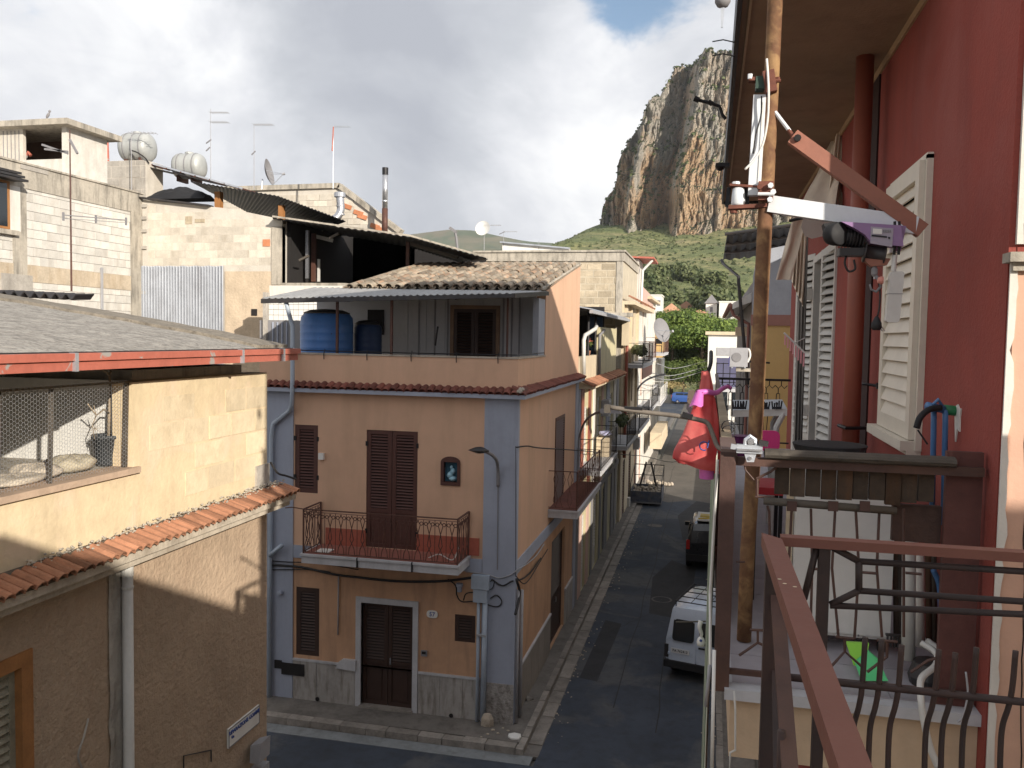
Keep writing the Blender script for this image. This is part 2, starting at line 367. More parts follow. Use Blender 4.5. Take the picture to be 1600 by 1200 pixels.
mt_cable = mat('cable_black', (.03, .028, .028), .7, .1, 6, 0)
mt_cablew = mat('cable_grey', (.35, .35, .37), .6, .1, 6, 0)
mt_zinc = mat('pale_blue_pipe', (.38, .44, .52), .5, .08, 3, .03, 30, stain=.25, stain_col=(.2, .21, .22))
mt_pipew = mat('pale_pipe', (.58, .57, .54), .5, .08, 3, .03, 30, stain=.3, stain_col=(.3, .28, .25))
mt_bark = mat('bark', (.10, .075, .05), .95, .25, 4, .6, 18)
mt_deadwood = mat('bare_branch', (.34, .27, .19), .9, .15, 8, .2, 40)
mt_rubble = mat('rubble', (.42, .36, .29), .95, .25, 5, .6, 18)

# ------------------------------------------------------------------ foliage, land and rock
def leafmat(name, a, b, scale):
    m = bpy.data.materials.new(name); m.use_nodes = True; t = m.node_tree; p = t.nodes['Principled BSDF']
    geo = N(t, 'ShaderNodeNewGeometry'); oi = N(t, 'ShaderNodeObjectInfo')
    n = noise_n(t, geo.outputs['Position'], scale, 4, .6)
    c = ramp(t, n, [(.35, a), (.62, b)])
    hs = N(t, 'ShaderNodeHueSaturation'); lk(t, c, hs.inputs['Color'])
    lk(t, math_n(t, 'ADD', math_n(t, 'MULTIPLY', oi.outputs['Random'], .5), .75), hs.inputs['Value'])
    lk(t, hs.outputs[0], p.inputs['Base Color']); p.inputs['Roughness'].default_value = .65
    tr = N(t, 'ShaderNodeBsdfTranslucent'); lk(t, hs.outputs[0], tr.inputs[0])
    mx = N(t, 'ShaderNodeMixShader'); mx.inputs[0].default_value = .3
    lk(t, p.outputs[0], mx.inputs[1]); lk(t, tr.outputs[0], mx.inputs[2])
    o = t.nodes['Material Output']; lk(t, mx.outputs[0], o.inputs[0]); return m
mt_pinkbag = leafmat('pink_bag_plastic', (.74, .075, .085), (.88, .22, .20), 5.)
mt_pine = leafmat('pine_needles', (.055, .10, .022), (.21, .28, .055), .9)
mt_leaf = leafmat('broad_leaves', (.05, .09, .022), (.15, .19, .045), .8)
mt_olive = leafmat('olive_leaves', (.07, .10, .035), (.17, .19, .08), .3)
mt_shrub = leafmat('shrub_leaves', (.07, .10, .035), (.16, .18, .075), .05)

def crown(r, n, leaf, seed, lobes=9, flat=1.0, core=.0):
    """leaf faces spread through a crown made of several lobes; r = radii"""
    R_ = random.Random(seed); mb = MB(); L = []
    for k in range(lobes):
        a = 2*pi*k/lobes+R_.uniform(-.5, .5); e = R_.uniform(-.45, .95)
        d = R_.uniform(.45, .72)
        L.append((V((cos(a)*cos(e)*d*r[0], sin(a)*cos(e)*d*r[1], sin(e)*d*r[2])), R_.uniform(.34, .55)))
    L.append((V((0, 0, r[2]*.2)), .6))
    for k in range(n):
        c, s = R_.choice(L)
        d = V((R_.gauss(0, 1), R_.gauss(0, 1), R_.gauss(0, 1))).normalized()
        if d.z < -.3 and R_.random() < .5: d.z = -d.z
        q = s*R_.uniform(.62, 1.06)
        p = c+V((d.x*r[0], d.y*r[1], d.z*r[2]*flat))*q
        nn = (d+V((R_.uniform(-.8, .8), R_.uniform(-.8, .8), R_.uniform(-.5, .9)))).normalized()
        a = nn.orthogonal().normalized(); a.rotate(Matrix.Rotation(R_.uniform(0, 6.28), 3, nn)); b = nn.cross(a)
        l = leaf*R_.uniform(.6, 1.35)
        mb.face([p-a*l, p-b*l*.6, p+a*l, p+b*l*.6])
    return mb

def sstep(a, b, x):
    t = min(1, max(0, (x-a)/(b-a))); return t*t*(3-2*t)
def hill_h(x, y):
    b = 88*max(0, (min(y, 640)-112)/510)**1.35
    b *= .12+.88*sstep(-190, -78, x+6*noise.noise(V((y*.02, 3, 0))))
    b += (noise.fractal(V((x*.012, y*.012, 0)), 1, 2, 5)*5+noise.noise(V((x*.05, y*.05, 5)))*1.2)*sstep(130, 300, y)
    return b-.35+.3*sstep(112, 125, y)
mt_hill = bpy.data.materials.new('hillside_scrub'); mt_hill.use_nodes = True
t = mt_hill.node_tree; p = t.nodes['Principled BSDF']; pos = N(t, 'ShaderNodeNewGeometry').outputs['Position']
c = ramp(t, noise_n(t, pos, .022, 8, .65, .8), [(.34, (.12, .155, .055)), (.46, (.22, .235, .09)), (.56, (.33, .30, .14)), (.7, (.38, .31, .18))])
c2 = ramp(t, noise_n(t, pos, .17, 6, .7, .4), [(.42, 0), (.56, 1)])
c = mixc(t, math_n(t, 'MULTIPLY', c2, .55), c, (.075, .10, .035))
lk(t, c, p.inputs['Base Color']); p.inputs['Roughness'].default_value = .95
bn = N(t, 'ShaderNodeBump'); bn.inputs['Strength'].default_value = 1; bn.inputs['Distance'].default_value = 2.5
lk(t, noise_n(t, pos, .3, 6, .7), bn.inputs['Height']); lk(t, bn.outputs[0], p.inputs['Normal'])

g = MB()
g.face([(-3500, -400, -.09), (3500, -400, -.09), (3500, 4200, -.09), (-3500, 4200, -.09)])
struct('ground', g, mt_earth)
g = MB(); g.grid(lambda a, b: V((-330+a*620, 104+(b**1.4)*740, hill_h(-330+a*620, 104+(b**1.4)*740))), 150, 150)
struct('hillside', g, mt_hill, True)

# the cliff
CY = 620.
prof = [(922, 374), (930, 358), (938, 320), (946, 298), (956, 288), (963, 252), (973, 228), (986, 210), (1003, 184), (1018, 162), (1032, 152),
        (1042, 130), (1053, 106), (1064, 95), (1072, 90), (1088, 87), (1104, 85), (1122, 88), (1142, 92), (1170, 104), (1200, 128), (1240, 170), (1300, 300)]
PT = [(onY(a, b, CY).x, onY(a, b, CY).z) for a, b in prof]
def top_z(x):
    for (x0, z0), (x1, z1) in zip(PT, PT[1:]):
        if x <= x1: return z0+(z1-z0)*max(0, (x-x0))/(x1-x0)
    return PT[-1][1]
def cx_(px): return onY(px, 250, CY).x
def cliff_pt(a, b):
    x = PT[0][0]+a*(PT[-1][0]-PT[0][0]); zt = top_z(x); zb = hill_h(x, CY)-22
    v = min(b, .86)/.86; z = zb+(zt-zb)*v; over = max(0, b-.86)/.14
    s = z-40
    wx = x-s*.13+4*noise.noise(V((z*.03, 0, 2)))
    y = CY-6+v*16+18*(max(0, .16-a)/.16)**1.5
    tt = wx-cx_(1044); y -= 42*sstep(-9, 4, tt)*(1-min(1, max(0, tt)/80))*(1.05-.35*v)      # main buttress
    y -= 12*math.exp(-((wx-cx_(1050))/6)**2)*max(0, 1-abs(v-.3)/.45)   # pinnacle
    tl = wx-cx_(968); y -= 24*sstep(-4, 3, tl)*(1-min(1, max(0, tl)/26))*(1-.2*v)            # left tower
    y += 8*math.exp(-((wx-cx_(1020))/8)**2)                    # dark gully
    y += 9*math.exp(-((wx-cx_(1118))/2.5)**2)*max(0, 1-v*1.8)   # chimney
    q = V((wx*.045, 1, z*.012))
    y -= 20*(abs(noise.fractal(q, 1, 2.1, 4))-.2)
    y -= 6.5*abs(noise.fractal(V((wx*.17, 4, z*.035)), 1, 2.2, 5))
    y -= 3.4*noise.fractal(V((wx*.45, 7, z*.16)), .8, 2.1, 5)
    st = noise.noise(V((x*.01, 2, z*.09)))
    y += 5*st
    z += 2.2*noise.noise(V((x*.25, 9, z*.1)))*v
    if over: y += over*90; z += -over*10+2*noise.noise(V((x*.2, y*.2, 0)))
    return V((x, y, z))
g = MB(); g.grid(cliff_pt, 480, 320)
mt_cliff = bpy.data.materials.new('limestone_cliff'); mt_cliff.use_nodes = True
t = mt_cliff.node_tree; p = t.nodes['Principled BSDF']; ge = N(t, 'ShaderNodeNewGeometry'); pos = ge.outputs['Position']
sv = vscale(t, pos, (1, 1, .25))
c = ramp(t, noise_n(t, sv, .09, 9, .68, .6), [(.28, (.34, .31, .27)), (.42, (.54, .49, .43)), (.56, (.68, .62, .54)), (.70, (.84, .79, .72))])
k = ramp(t, noise_n(t, vscale(t, pos, (1, 1, .45), (5, 0, 0)), .035, 8, .6, .8), [(.41, 0), (.54, 1)])
sx = N(t, 'ShaderNodeSeparateXYZ'); lk(t, pos, sx.inputs[0])
low = ramp(t, math_n(t, 'DIVIDE', sx.outputs[2], 210.), [(.70, 1), (1.0, .25)])
c = mixc(t, math_n(t, 'MULTIPLY', math_n(t, 'MULTIPLY', k, low), .85), c, (.76, .50, .29))
k = ramp(t, noise_n(t, sv, .35, 8, .7, .5), [(.52, 0), (.66, 1)]); c = mixc(t, math_n(t, 'MULTIPLY', k, .6), c, (.15, .125, .10))
nz = N(t, 'ShaderNodeSeparateXYZ'); lk(t, ge.outputs['Normal'], nz.inputs[0])
k = ramp(t, math_n(t, 'ADD', nz.outputs[2], math_n(t, 'MULTIPLY', noise_n(t, pos, .12, 6, .7), .8)), [(.66, 0), (.84, 1)])
c = mixc(t, k, c, (.055, .07, .03))
lk(t, c, p.inputs['Base Color']); p.inputs['Roughness'].default_value = .95
bn = N(t, 'ShaderNodeBump'); bn.inputs['Strength'].default_value = 1; bn.inputs['Distance'].default_value = 5
lk(t, noise_n(t, sv, .6, 8, .75, .3), bn.inputs['Height']); lk(t, bn.outputs[0], p.inputs['Normal'])
struct('cliff', g, mt_cliff)

# shrubs too many to count, on the slope and on the ledges of the cliff
def shrubs(name, spots, mat_):
    g = MB(); R_ = random.Random(5)
    for (c, s) in spots:
        for k in range(9):
            d = V((R_.gauss(0, 1), R_.gauss(0, 1), abs(R_.gauss(0, .8)))).normalized()
            q = c+d*s*R_.uniform(.35, .95); nn = (d+V((R_.uniform(-.6, .6), R_.uniform(-.6, .6), .4))).normalized()
            a = nn.orthogonal().normalized(); b = nn.cross(a); l = s*R_.uniform(.4, .75)
            g.face([q-a*l, q-b*l*.8, q+a*l, q+b*l*.8])
    o = obj(name, g, mat_); o['kind'] = 'stuff'; o['label'] = name; return o
R_ = random.Random(3); sp = []
while len(sp) < 2600:
    y = R_.uniform(250, 628); x = R_.uniform(-.19*y-12, .12*y+25)
    if noise.noise(V((x*.02, y*.02, 7)))+R_.uniform(-.5, .5) < .0: continue
    sp.append((V((x, y, hill_h(x, y))), R_.uniform(.35, 1.1)*(1.5 if R_.random() < .12 else 1)))
o = shrubs('hillside_shrubs', sp, mt_shrub); o['label'] = 'low scrub scattered over the hillside below the cliff'
sp = []
for k in range(14000):
    a, b = R_.random(), R_.uniform(.2, .98)
    q = cliff_pt(a, b); q2 = cliff_pt(a, min(1, b+.006)); d = q2-q
    flat = d.y/max(.3, d.z)
    if (flat > 1.7 and R_.random() < .6) or b > .9 and R_.random() < .25: sp.append((q+V((0, -.5, 0)), R_.uniform(.6, 1.9)))
o = shrubs('cliff_shrubs', sp[:2400], mt_shrub); o['label'] = 'dark bushes clinging to the ledges of the cliff'

# far mountains under the cloud
FY = 2600.
fp = [(380, 400), (520, 380), (600, 372), (660, 364), (700, 359), (740, 360), (770, 366), (800, 372), (830, 377), (862, 380), (900, 392), (980, 402), (1100, 410), (1300, 410)]
FP = [(onY(a, b, FY).x, onY(a, b, FY).z) for a, b in fp]
def far_pt(a, b):
    x = FP[0][0]+a*(FP[-1][0]-FP[0][0]); z1 = FP[-1][1]
    for (x0, za), (x1, zb) in zip(FP, FP[1:]):
        if x <= x1: z1 = za+(zb-za)*(x-x0)/(x1-x0); break
    n = noise.fractal(V((x*.004, b*3, 0)), 1, 2, 5)
    return V((x, FY-900*(1-b)+30*n, (z1+8)*(b**1.3)-8+n*26*b*(1.2-b)))
g = MB(); g.grid(far_pt, 160, 40); struct('far_mountain', g, mat('far_mountain_scrub', (.09, .11, .06), .95, .3, .004, 0, col2=(.16, .14, .09), c2scale=.006))

# ------------------------------------------------------------------ trees at the street's end and on the lower slope
def tree(c, h, cr, n, leaf, seed, matl, label, cat='tree', group=None, trunk_r=.22, lobes=9, lean=0., flat=1.):
    c = V(c); t_ = thing('pine_tree' if matl is mt_pine else 'tree', label, cat, c, group)
    top = c+V((lean, 0, h)); g = MB()
    g.path([c-V((0, 0, .3)), c+V((lean*.2, .1, h*.4)), c+V((lean*.7, 0, h*.8)), top], trunk_r, 8, trunk_r*.45)
    for k in range(5):
        a = k*1.3+seed; b = c+V((lean*.6, 0, h*(.62+.06*k)))
        g.path([b, b+V((cos(a)*cr[0]*.35, sin(a)*cr[1]*.35, cr[2]*.35)), b+V((cos(a)*cr[0]*.62, sin(a)*cr[1]*.62, cr[2]*.7))], trunk_r*.4, 6, .03)
    g.build('trunk', mt_bark, t_, True)
    mb = crown(cr, n, leaf, seed, lobes, flat); mb.v = [v+top for v in mb.v]; mb.build('crown', matl, t_)
    return t_
q = onY(1094, 528, 121); tree((q.x, 121, -.1), q.z+.1, (10, 7.5, 3.8), 24000, .17, 11, mt_pine, 'broad umbrella pine with a bright flat crown at the end of the street', group=None, trunk_r=.4, lobes=16, lean=.4)
q = onY(1052, 505, 122); tree((q.x, 122, 0), q.z-.6, (4.2, 4, 2.6), 7000, .17, 15, mt_pine, 'smaller pine at the left of the umbrella pine, next to the white house', trunk_r=.25)
q = onY(1068, 582, 115.5); tree((q.x, 115.5, -.1), q.z-.2, (3.8, 2.5, 2.6), 8000, .13, 23, mt_leaf, 'leafy green tree drooping over the parked cars below the pine', trunk_r=.2)
q = onY(1100, 588, 116); tree((q.x+.6, 116, -.1), q.z, (2.4, 2.5, 2.4), 4500, .13, 27, mt_leaf, 'small leafy tree at the right of the drooping tree, partly hidden by washing', trunk_r=.16)
q = onY(1050, 548, 125); tree((q.x, 125, -.1), q.z, (6.5, 3, 5.6), 12000, .17, 31, mt_olive, 'dark dense tree standing in the shade behind the parked cars', trunk_r=.25)
q = onY(1095, 555, 127); tree((q.x, 127, -.1), q.z, (6.5, 3, 5.4), 12000, .17, 33, mt_olive, 'dark tree standing in the shade under the umbrella pine', trunk_r=.25)
mb = crown((2.6, 1.2, .8), 2600, .09, 41, 9); q = onY(1045, 603, 114.2)
mb.v = [v+q for v in mb.v]; o = obj('hedge', mb, mat('dry_foliage', (.30, .24, .11), .9, .3, 2, 0)); tag(o, 'dry brownish creeper on the wall above the parked cars', 'hedge')

cms = [mesh('tree_crown', crown((1, 1, 1.1), 340, .20, 60+k, 7), mt_olive) for k in range(5)]
R_ = random.Random(12); cnt = 0
while cnt < 150:
    y = R_.uniform(225, 380); x = R_.uniform(-.165*y, .09*y)
    if y > 285 and noise.noise(V((x*.03, y*.03, 1))) < .08: continue
    s = R_.uniform(2.2, 4.6); h = hill_h(x, y)
    o = inst('slope_tree', cms[cnt % 5], None, V((x, y, h+s*.75)), (0, 0, R_.uniform(0, 6)), (s, s, s*R_.uniform(.8, 1.3)))
    tag(o, 'round dark green tree in the wood on the lower slope under the cliff', 'tree', 'trees of the wood on the lower slope'); cnt += 1
# ------------------------------------------------------------------ roads, kerbs and pavements
g = MB()
for x0, y0, x1, y1 in ((-3.12, -14, .35, 118), (-34, 11.0, -3.12, 15.95), (-40, 98, -3.12, 118), (.35, 98, 40, 118)):
    nx = 1
    g.face([(x0, y0, 0), (x1, y0, 0), (x1, y1, 0), (x0, y1, 0)])
struct('road', g, mt_asphalt)
g = MB(); g.face([(-3.1, 45.5, .004), (-1.9, 44.2, .004), (-.7, 45.2, .004), (.34, 44.6, .004), (.34, 118, .004), (-3.1, 118, .004)]); struct('dusty_road', g, mat('dusty_tarmac', (.125, .112, .097), .9, .2, .5, .3, 40, stain=.5, stain_col=(.07, .066, .062), streak=False))
g = MB()
for pl in ([(-1.6, 26.0), (-.45, 25.6), (-.3, 31.5), (-1.2, 32.6), (-1.75, 30)], [(-.9, 36), (.2, 35.5), (.25, 44.5), (-.5, 45), (-1.3, 41)],
           [(-2.9, 20.5), (-2.45, 20.4), (-2.3, 24.8), (-2.8, 25)], [(-6.5, 12.2), (-3.6, 12.0), (-2.2, 12.9), (-3.1, 14.1), (-6.3, 13.9)]):
    g.face([(a, b, .004) for a, b in pl])
g.build('tarmac_patches', mt_patch)['kind'] = 'structure'
for (x, y, l) in ((-1.3, 27.5, 'round iron manhole cover in the middle of the street'), (-2.2, 38.5, 'round iron manhole cover further up the street')):
    g = MB(); g.lathe((x, y, -.02), [(.33, 0), (.33, .026), (.27, .026), (.27, .022), (.02, .024)], 24); tag(obj('manhole_cover', g, mt_slate), l, 'manhole cover', 'manhole covers in the street')
# thin tar seams in the carriageway
g = MB(); R_ = random.Random(9)
for (x, y, L, dx) in ((-1.9, 19, 26, .2), (-.9, 18, 14, -.1), (-2.4, 33, 24, .3), (-2.6, 24, 3, 1.6), (-.6, 34, 4, -1.5)):
    pts = [V((x+dx*k/12*1+R_.uniform(-.05, .05), y+L*k/12, .006)) for k in range(13)]
    for p, q in zip(pts, pts[1:]): g.face([p+V((-.012, 0, 0)), p+V((.012, 0, 0)), q+V((.012, 0, 0)), q+V((-.012, 0, 0))])
g.build('tar_seams', mt_rubber)['kind'] = 'structure'

pv = MB()   # pavement beds, a step above the road
pv.box(-3.87, 16.6, -.05, -3.52, 97, .125)
pv.box(-3.87, 16.60, -.05, -12.5, 17.60, .125)
pave = struct('left_pavement', pv, mt_pave)
WLp = WL[pave.name]
def kerb_row(parent, pts, L, w, h, z0, m, gap=.012, inn=V((0, 0, 0)), maxn=300, jit=.01, seed=1):
    R_ = random.Random(seed); a, b = V(pts[0]), V(pts[1]); d = (b-a).normalized(); T = (b-a).length; s = 0; k = 0
    g = MB(); g.box(0, 0, 0, 1, 1, 1); me = mesh('kerb_stone', g, m)
    ang = math.atan2(d.y, d.x)
    while s < T and k < maxn:
        l = L*R_.uniform(.75, 1.25); l = min(l, T-s)
        if l < .08: break
        p = a+d*(s+gap/2)
        o = inst('kerb_stone', me, parent, (p.x, p.y, z0), (R_.uniform(-.01, .01), R_.uniform(-.01, .01), ang+R_.uniform(-.006, .006)), (l-gap, w+R_.uniform(-jit, jit), h+R_.uniform(-jit, jit)))
        s += l; k += 1
kerb_row(pave, [(-3.40, 16.3), (-3.40, 60)], .62, .13, .22, -.08, mt_kerb, seed=3)
kerb_row(pave, [(-11.5, 16.40), (-3.42, 16.30)], .56, .22, .22, -.08, mt_kerb, seed=4)
gut = MB(); gut.box(-3.41, 16.32, -.05, -3.10, 60, .003); gut.face([(-3.1, 15.95, -.02), (-3.1, 15.96, -.02), (-3.11, 15.95, -.02)])
gut = struct('stone_gutter', gut, mt_pave)
kerb_row(gut, [(-3.11, 16.8), (-3.11, 50)], .75, .27, .05, -.03, mt_kerb, gap=.02, seed=5)
g = MB(); g.box(-12, 15.95, -.05, -3.2, 16.31, .008); struct('concrete_gutter', g, mat('pale_gutter', (.21, .225, .235), .85, .2, 1.2, .3, 30, stain=.5, stain_col=(.09, .09, .09), streak=False))
rp = MB(); rp.box(.35, -10, -.05, 1.06, 97, .125); rp = struct('right_pavement', rp, mt_pave)
kerb_row(rp, [(.47, 14), (.47, 60)], .8, .13, .22, -.08, mt_kerb, seed=6)

# ------------------------------------------------------------------ shared builders
SLATS = {}
def slat_mesh(name, m, tilt, h=.034, th=.008):
    k = (m.name, round(tilt, 2), h, name)
    if k not in SLATS:
        g = MB(); c, s = cos(tilt), sin(tilt)
        def P(x, a, b): return V((x, a*s+b*c, a*c-b*s))     # y is outward
        g.hexa([P(-.5, -h/2, -th/2), P(.5, -h/2, -th/2), P(.5, -h/2, th/2), P(-.5, -h/2, th/2), P(-.5, h/2, -th/2), P(.5, h/2, -th/2), P(.5, h/2, th/2), P(-.5, h/2, th/2)])
        SLATS[k] = mesh(name, g, m)
    return SLATS[k]
def louvre(F, parent, u0, u1, z0, z1, n0, m, pitch=.062, solid=0., frame=.07, name='shutter', t=.04, label=None, slath=.05, tilt=-.75):
    """one louvred leaf: a frame, a dark back and single slats"""
    g = MB(); zs = z0+(z1-z0)*solid; zt = zs+frame if solid else z0+frame
    g.fbox(F, u0, u0+frame, z0, z1, n0, n0+t); g.fbox(F, u1-frame, u1, z0, z1, n0, n0+t)
    g.fbox(F, u0+frame, u1-frame, z1-frame, z1, n0, n0+t); g.fbox(F, u0+frame, u1-frame, z0, z0+frame, n0, n0+t)
    if solid:
        g.fbox(F, u0+frame, u1-frame, zs, zs+frame, n0, n0+t); g.fbox(F, u0+frame, u1-frame, z0+frame, zs, n0, n0+t*.5)
        g.fbox(F, u0+frame*1.6, u1-frame*1.6, z0+frame*1.6, zs-frame*.6, n0+t*.5, n0+t*.8)
    o = g.build(name, m, parent, label=label)
    g = MB(); g.fbox(F, u0+frame, u1-frame, zt, z1-frame, n0, n0+.004); g.build('backing', mt_dark, o)
    n = max(1, int((z1-frame-zt)/pitch)); pt = (z1-frame-zt)/n; me = slat_mesh('slat', m, tilt, slath)
    ang = math.atan2(F.u.y, F.u.x)
    flip = F.u.cross(Zv).dot(F.n) > 0       # local +y must look outward
    ang = math.atan2(F.n.y, F.n.x)-pi/2
    for k in range(n):
        c = F.at((u0+u1)/2, zt+pt*(k+.5), n0+t*.55)
        inst('slat', me, o, c, (0, 0, ang), (u1-u0-2*frame, 1, 1))
    return o
def shutters(F, parent, u0, u1, z0, z1, m, leaves=2, n0=-.06, pitch=.062, solid=0., frame=.06, label=None, name='shutter'):
    w = (u1-u0)/leaves
    for k in range(leaves): louvre(F, parent, u0+k*w+.006, u0+(k+1)*w-.006, z0, z1, n0, m, pitch, solid, frame, name=name, label=label)

def coppo(L, r0, r1, th=.014, n=6):
    """one barrel tile: its lower end at the origin, running up +y, hump up"""
    g = MB()
    def ring(y, r, t0): return [V((-(r-t0)*cos(pi*k/n), y, (r-t0)*sin(pi*k/n)*.9)) for k in range(n+1)]
    a, b, c, d = ring(0, r0, 0), ring(L, r1, 0), ring(0, r0, th), ring(L, r1, th)
    for k in range(n):
        g.face([a[k], a[k+1], b[k+1], b[k]]); g.face([c[k+1], c[k], d[k], d[k+1]]); g.face([a[k+1], a[k], c[k], c[k+1]]); g.face([b[k], b[k+1], d[k+1], d[k]])
    g.face([a[0], b[0], d[0], c[0]]); g.face([a[n], c[n], d[n], b[n]])
    return g
me_coppo = mesh('roof_tile', coppo(.46, .105, .085), mt_coppo)
me_red_t = mesh('ledge_tile', coppo(.36, .085, .07, .012, 5), mt_redtile)
me_org_t = mesh('ledge_tile', coppo(.40, .10, .085, .014, 5), mt_orange)
me_small_t = mesh('ledge_tile', coppo(.27, .062, .05, .011, 5), mt_orange)
def rotm(ydir, up):             # local y -> ydir, local z ~ up
    y = V(ydir).normalized(); x = y.cross(V(up)).normalized(); z = x.cross(y)
    return Matrix(((x.x, y.x, z.x), (x.y, y.y, z.y), (x.z, y.z, z.z)))
def ledge_tiles(parent, me, a, b, inward, drop, step, seed=1):
    """a run of tiles from a to b, their low ends outwards; inward = horizontal way up the slope"""
    R_ = random.Random(seed); a, b = V(a), V(b); d = (b-a).normalized(); n = int((b-a).length/step); yd = (V(inward)+Zv*drop).normalized()
    for k in range(n+1):
        p = a+d*(step*(k+.5)); M_ = rotm(yd+d*R_.uniform(-.05, .05), Zv)
        inst(me.name, me, parent, p+V((0, 0, R_.uniform(-.008, .008)))-yd*R_.uniform(0, .02), M_)

def blocks(parent, F, u0, u1, z0, z1, bw, bh, m, gap=.014, proud=.012, name='block', seed=1, skip=None, depth=.05, maxn=300, ztop=None):
    R_ = random.Random(seed); g = MB(); g.box(-.5, -.5, -.5, .5, .5, .5); me = mesh(name, g, m); n = 0
    ang = math.atan2(F.n.y, F.n.x)-pi/2; r = 0; z = z0; stuff = MB()
    while z < z1-.03:
        h = min(bh, z1-z); u = u0-(bw*.5 if r % 2 else 0)+R_.uniform(-.03, .03)
        while u < u1:
            w = bw*R_.uniform(.94, 1.06); a, b = max(u, u0), min(u+w, u1)
            if b-a > .05 and not (skip and skip((a+b)/2, z+h/2)) and not (ztop and z+h > ztop((a+b)/2)):
                pr = proud*R_.uniform(.2, 1.4)
                if n < maxn:
                    inst(name, me, parent, F.at((a+b)/2, z+h/2, pr-depth/2), (0, 0, ang), (b-a-gap, depth, h-gap)); n += 1
                else: stuff.fbox(F, a+gap/2, b-gap/2, z+gap/2, z+h-gap/2, pr-depth, pr)
            u += w
        z += bh; r += 1
    if stuff.v: stuff.build(name, m, parent, kind='stuff')

def rail(F, parent, u0, u1, z0, zt, n1, m, bars=12, ret=True, orn=None, th=.025, n0=0., bt=.007, top=None, name='railing', back0=None):
    """balcony railing round three sides: handrails, posts and single bars"""
    top = top or th; g = MB()
    A, B, C_, D = F.at(u0, zt, n0), F.at(u0, zt, n1), F.at(u1, zt, n1), F.at(u1, zt, n0); e = Zv*(zt-z0-.06)
    segs = [(B, C_)]
    if ret: segs = [(A, B), (B, C_), (C_, D)]
    for p, q in segs: g.beam(p, q, top, top*.6); g.beam(p-e, q-e, th*.7, th*.5)
    o = g.build('handrail', m, parent)
    for p in (B, C_): MB().beam(p-Zv*(zt-z0), p, th, th).build('post', m, parent)
    for (p, q) in segs:
        L = (q-p).length; n = max(2, int(round(bars*L/(u1-u0))))
        dd = (q-p)/n; out = (q-p).normalized().cross(Zv)
        for k in range(1, n+(0)):
            c = p+dd*k
            g = MB()
            if orn == 'hour':      # pairs of bars that bow apart and meet
                w = dd*.36
                g.path([c-e, c-e*.8-w*.9, c-e*.5, c-e*.22+w*.9, c], bt, 5)
                if k % 2: g.path([c-e, c-e*.8+w*.9, c-e*.5, c-e*.22-w*.9, c], bt, 5)
            elif orn == 'curl':
                w = dd*.42; g.path([c, c-e], bt, 5)
                cc = c-e*.16; g.path(arc(cc+w*.5, w.length*.5, 0, 1.7*pi, 9, w.normalized(), Zv), bt*.8, 4)
            elif orn == 'belly':
                q2 = out*.09; g.path([c, c-e*.35+q2*.1, c-e*.7+q2, c-e*.9+q2*.8, c-e], bt, 5)
            else: g.path([c, c-e], bt, 5)
            g.build('bar', m, parent)
    return o
def slab(F, parent, u0, u1, zt, th, n1, m, n0=-.05, name='slab'):
    g = MB(); g.fbox(F, u0, u1, zt-th, zt, n0, n1); g.fbox(F, u0-.025, u1+.025, zt-.045, zt+.002, .001, n1+.03); return g.build(name, m, parent)
# ------------------------------------------------------------------ the peach corner house
YF, XS = 17.37, -3.87
CF = Fr((0, YF, 0), (1, 0, 0), (0, -1, 0)); SF = Fr((XS, 0, 0), (0, 1, 0), (1, 0, 0))
H = thing('corner_house', 'peach two-storey corner house with pale blue-grey corner strips, roof terrace and tiled roof', 'house', (XS, YF, 0))
XL = -9.75; YB = 25.7
def cu(x, y): p = onY(x, y, YF); return p.x, p.z
def su(x, y): p = onX(x, y, XS); return p.y, p.z
PLX = cu(459, 700)[0]
# openings read off the two walls
W1 = (cu(461, 664)[0], cu(497, 664)[0], cu(479, 770)[1], cu(479, 664)[1])
D1 = (cu(573, 671)[0], cu(653, 674)[0], 3.68, cu(613, 673)[1])
W2 = (cu(463, 918)[0], cu(499, 918)[0], cu(480, 1024)[1], cu(480, 918)[1])
D2 = (cu(565, 945)[0], cu(646, 948)[0], .17, cu(605, 944)[1])
V1 = (cu(711, 960)[0], cu(743, 962)[0], cu(727, 1003)[1], cu(727, 961)[1])
NI = (cu(690, 717)[0], cu(719, 717)[0], cu(704, 757)[1], cu(704, 722)[1])
S1 = (su(868, 650)[0], su(882, 650)[0], 3.9, su(875, 650)[1])
S2 = (su(862, 860)[0], su(882, 860)[0], .15, 3.0)
SL2 = (18.4, 19.2, 4.2, 6.2)
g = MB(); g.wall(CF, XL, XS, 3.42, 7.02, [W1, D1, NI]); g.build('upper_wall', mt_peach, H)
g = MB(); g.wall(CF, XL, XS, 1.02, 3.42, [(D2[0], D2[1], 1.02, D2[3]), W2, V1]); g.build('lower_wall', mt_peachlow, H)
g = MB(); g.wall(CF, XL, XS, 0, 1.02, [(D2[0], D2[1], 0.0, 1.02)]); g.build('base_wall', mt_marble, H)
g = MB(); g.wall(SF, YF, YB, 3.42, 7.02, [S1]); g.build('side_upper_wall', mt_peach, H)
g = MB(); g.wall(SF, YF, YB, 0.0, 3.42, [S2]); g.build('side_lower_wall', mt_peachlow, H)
g = MB(); g.box(XL, YF+.15, 0, XS-.15, YB, 7.0); g.build('core', mt_dark, H)
g = MB(); g.box(XL, YF+.001, 0, XL+.02, YB, 7.0); g.build('left_wall', mt_bluegrey, H)
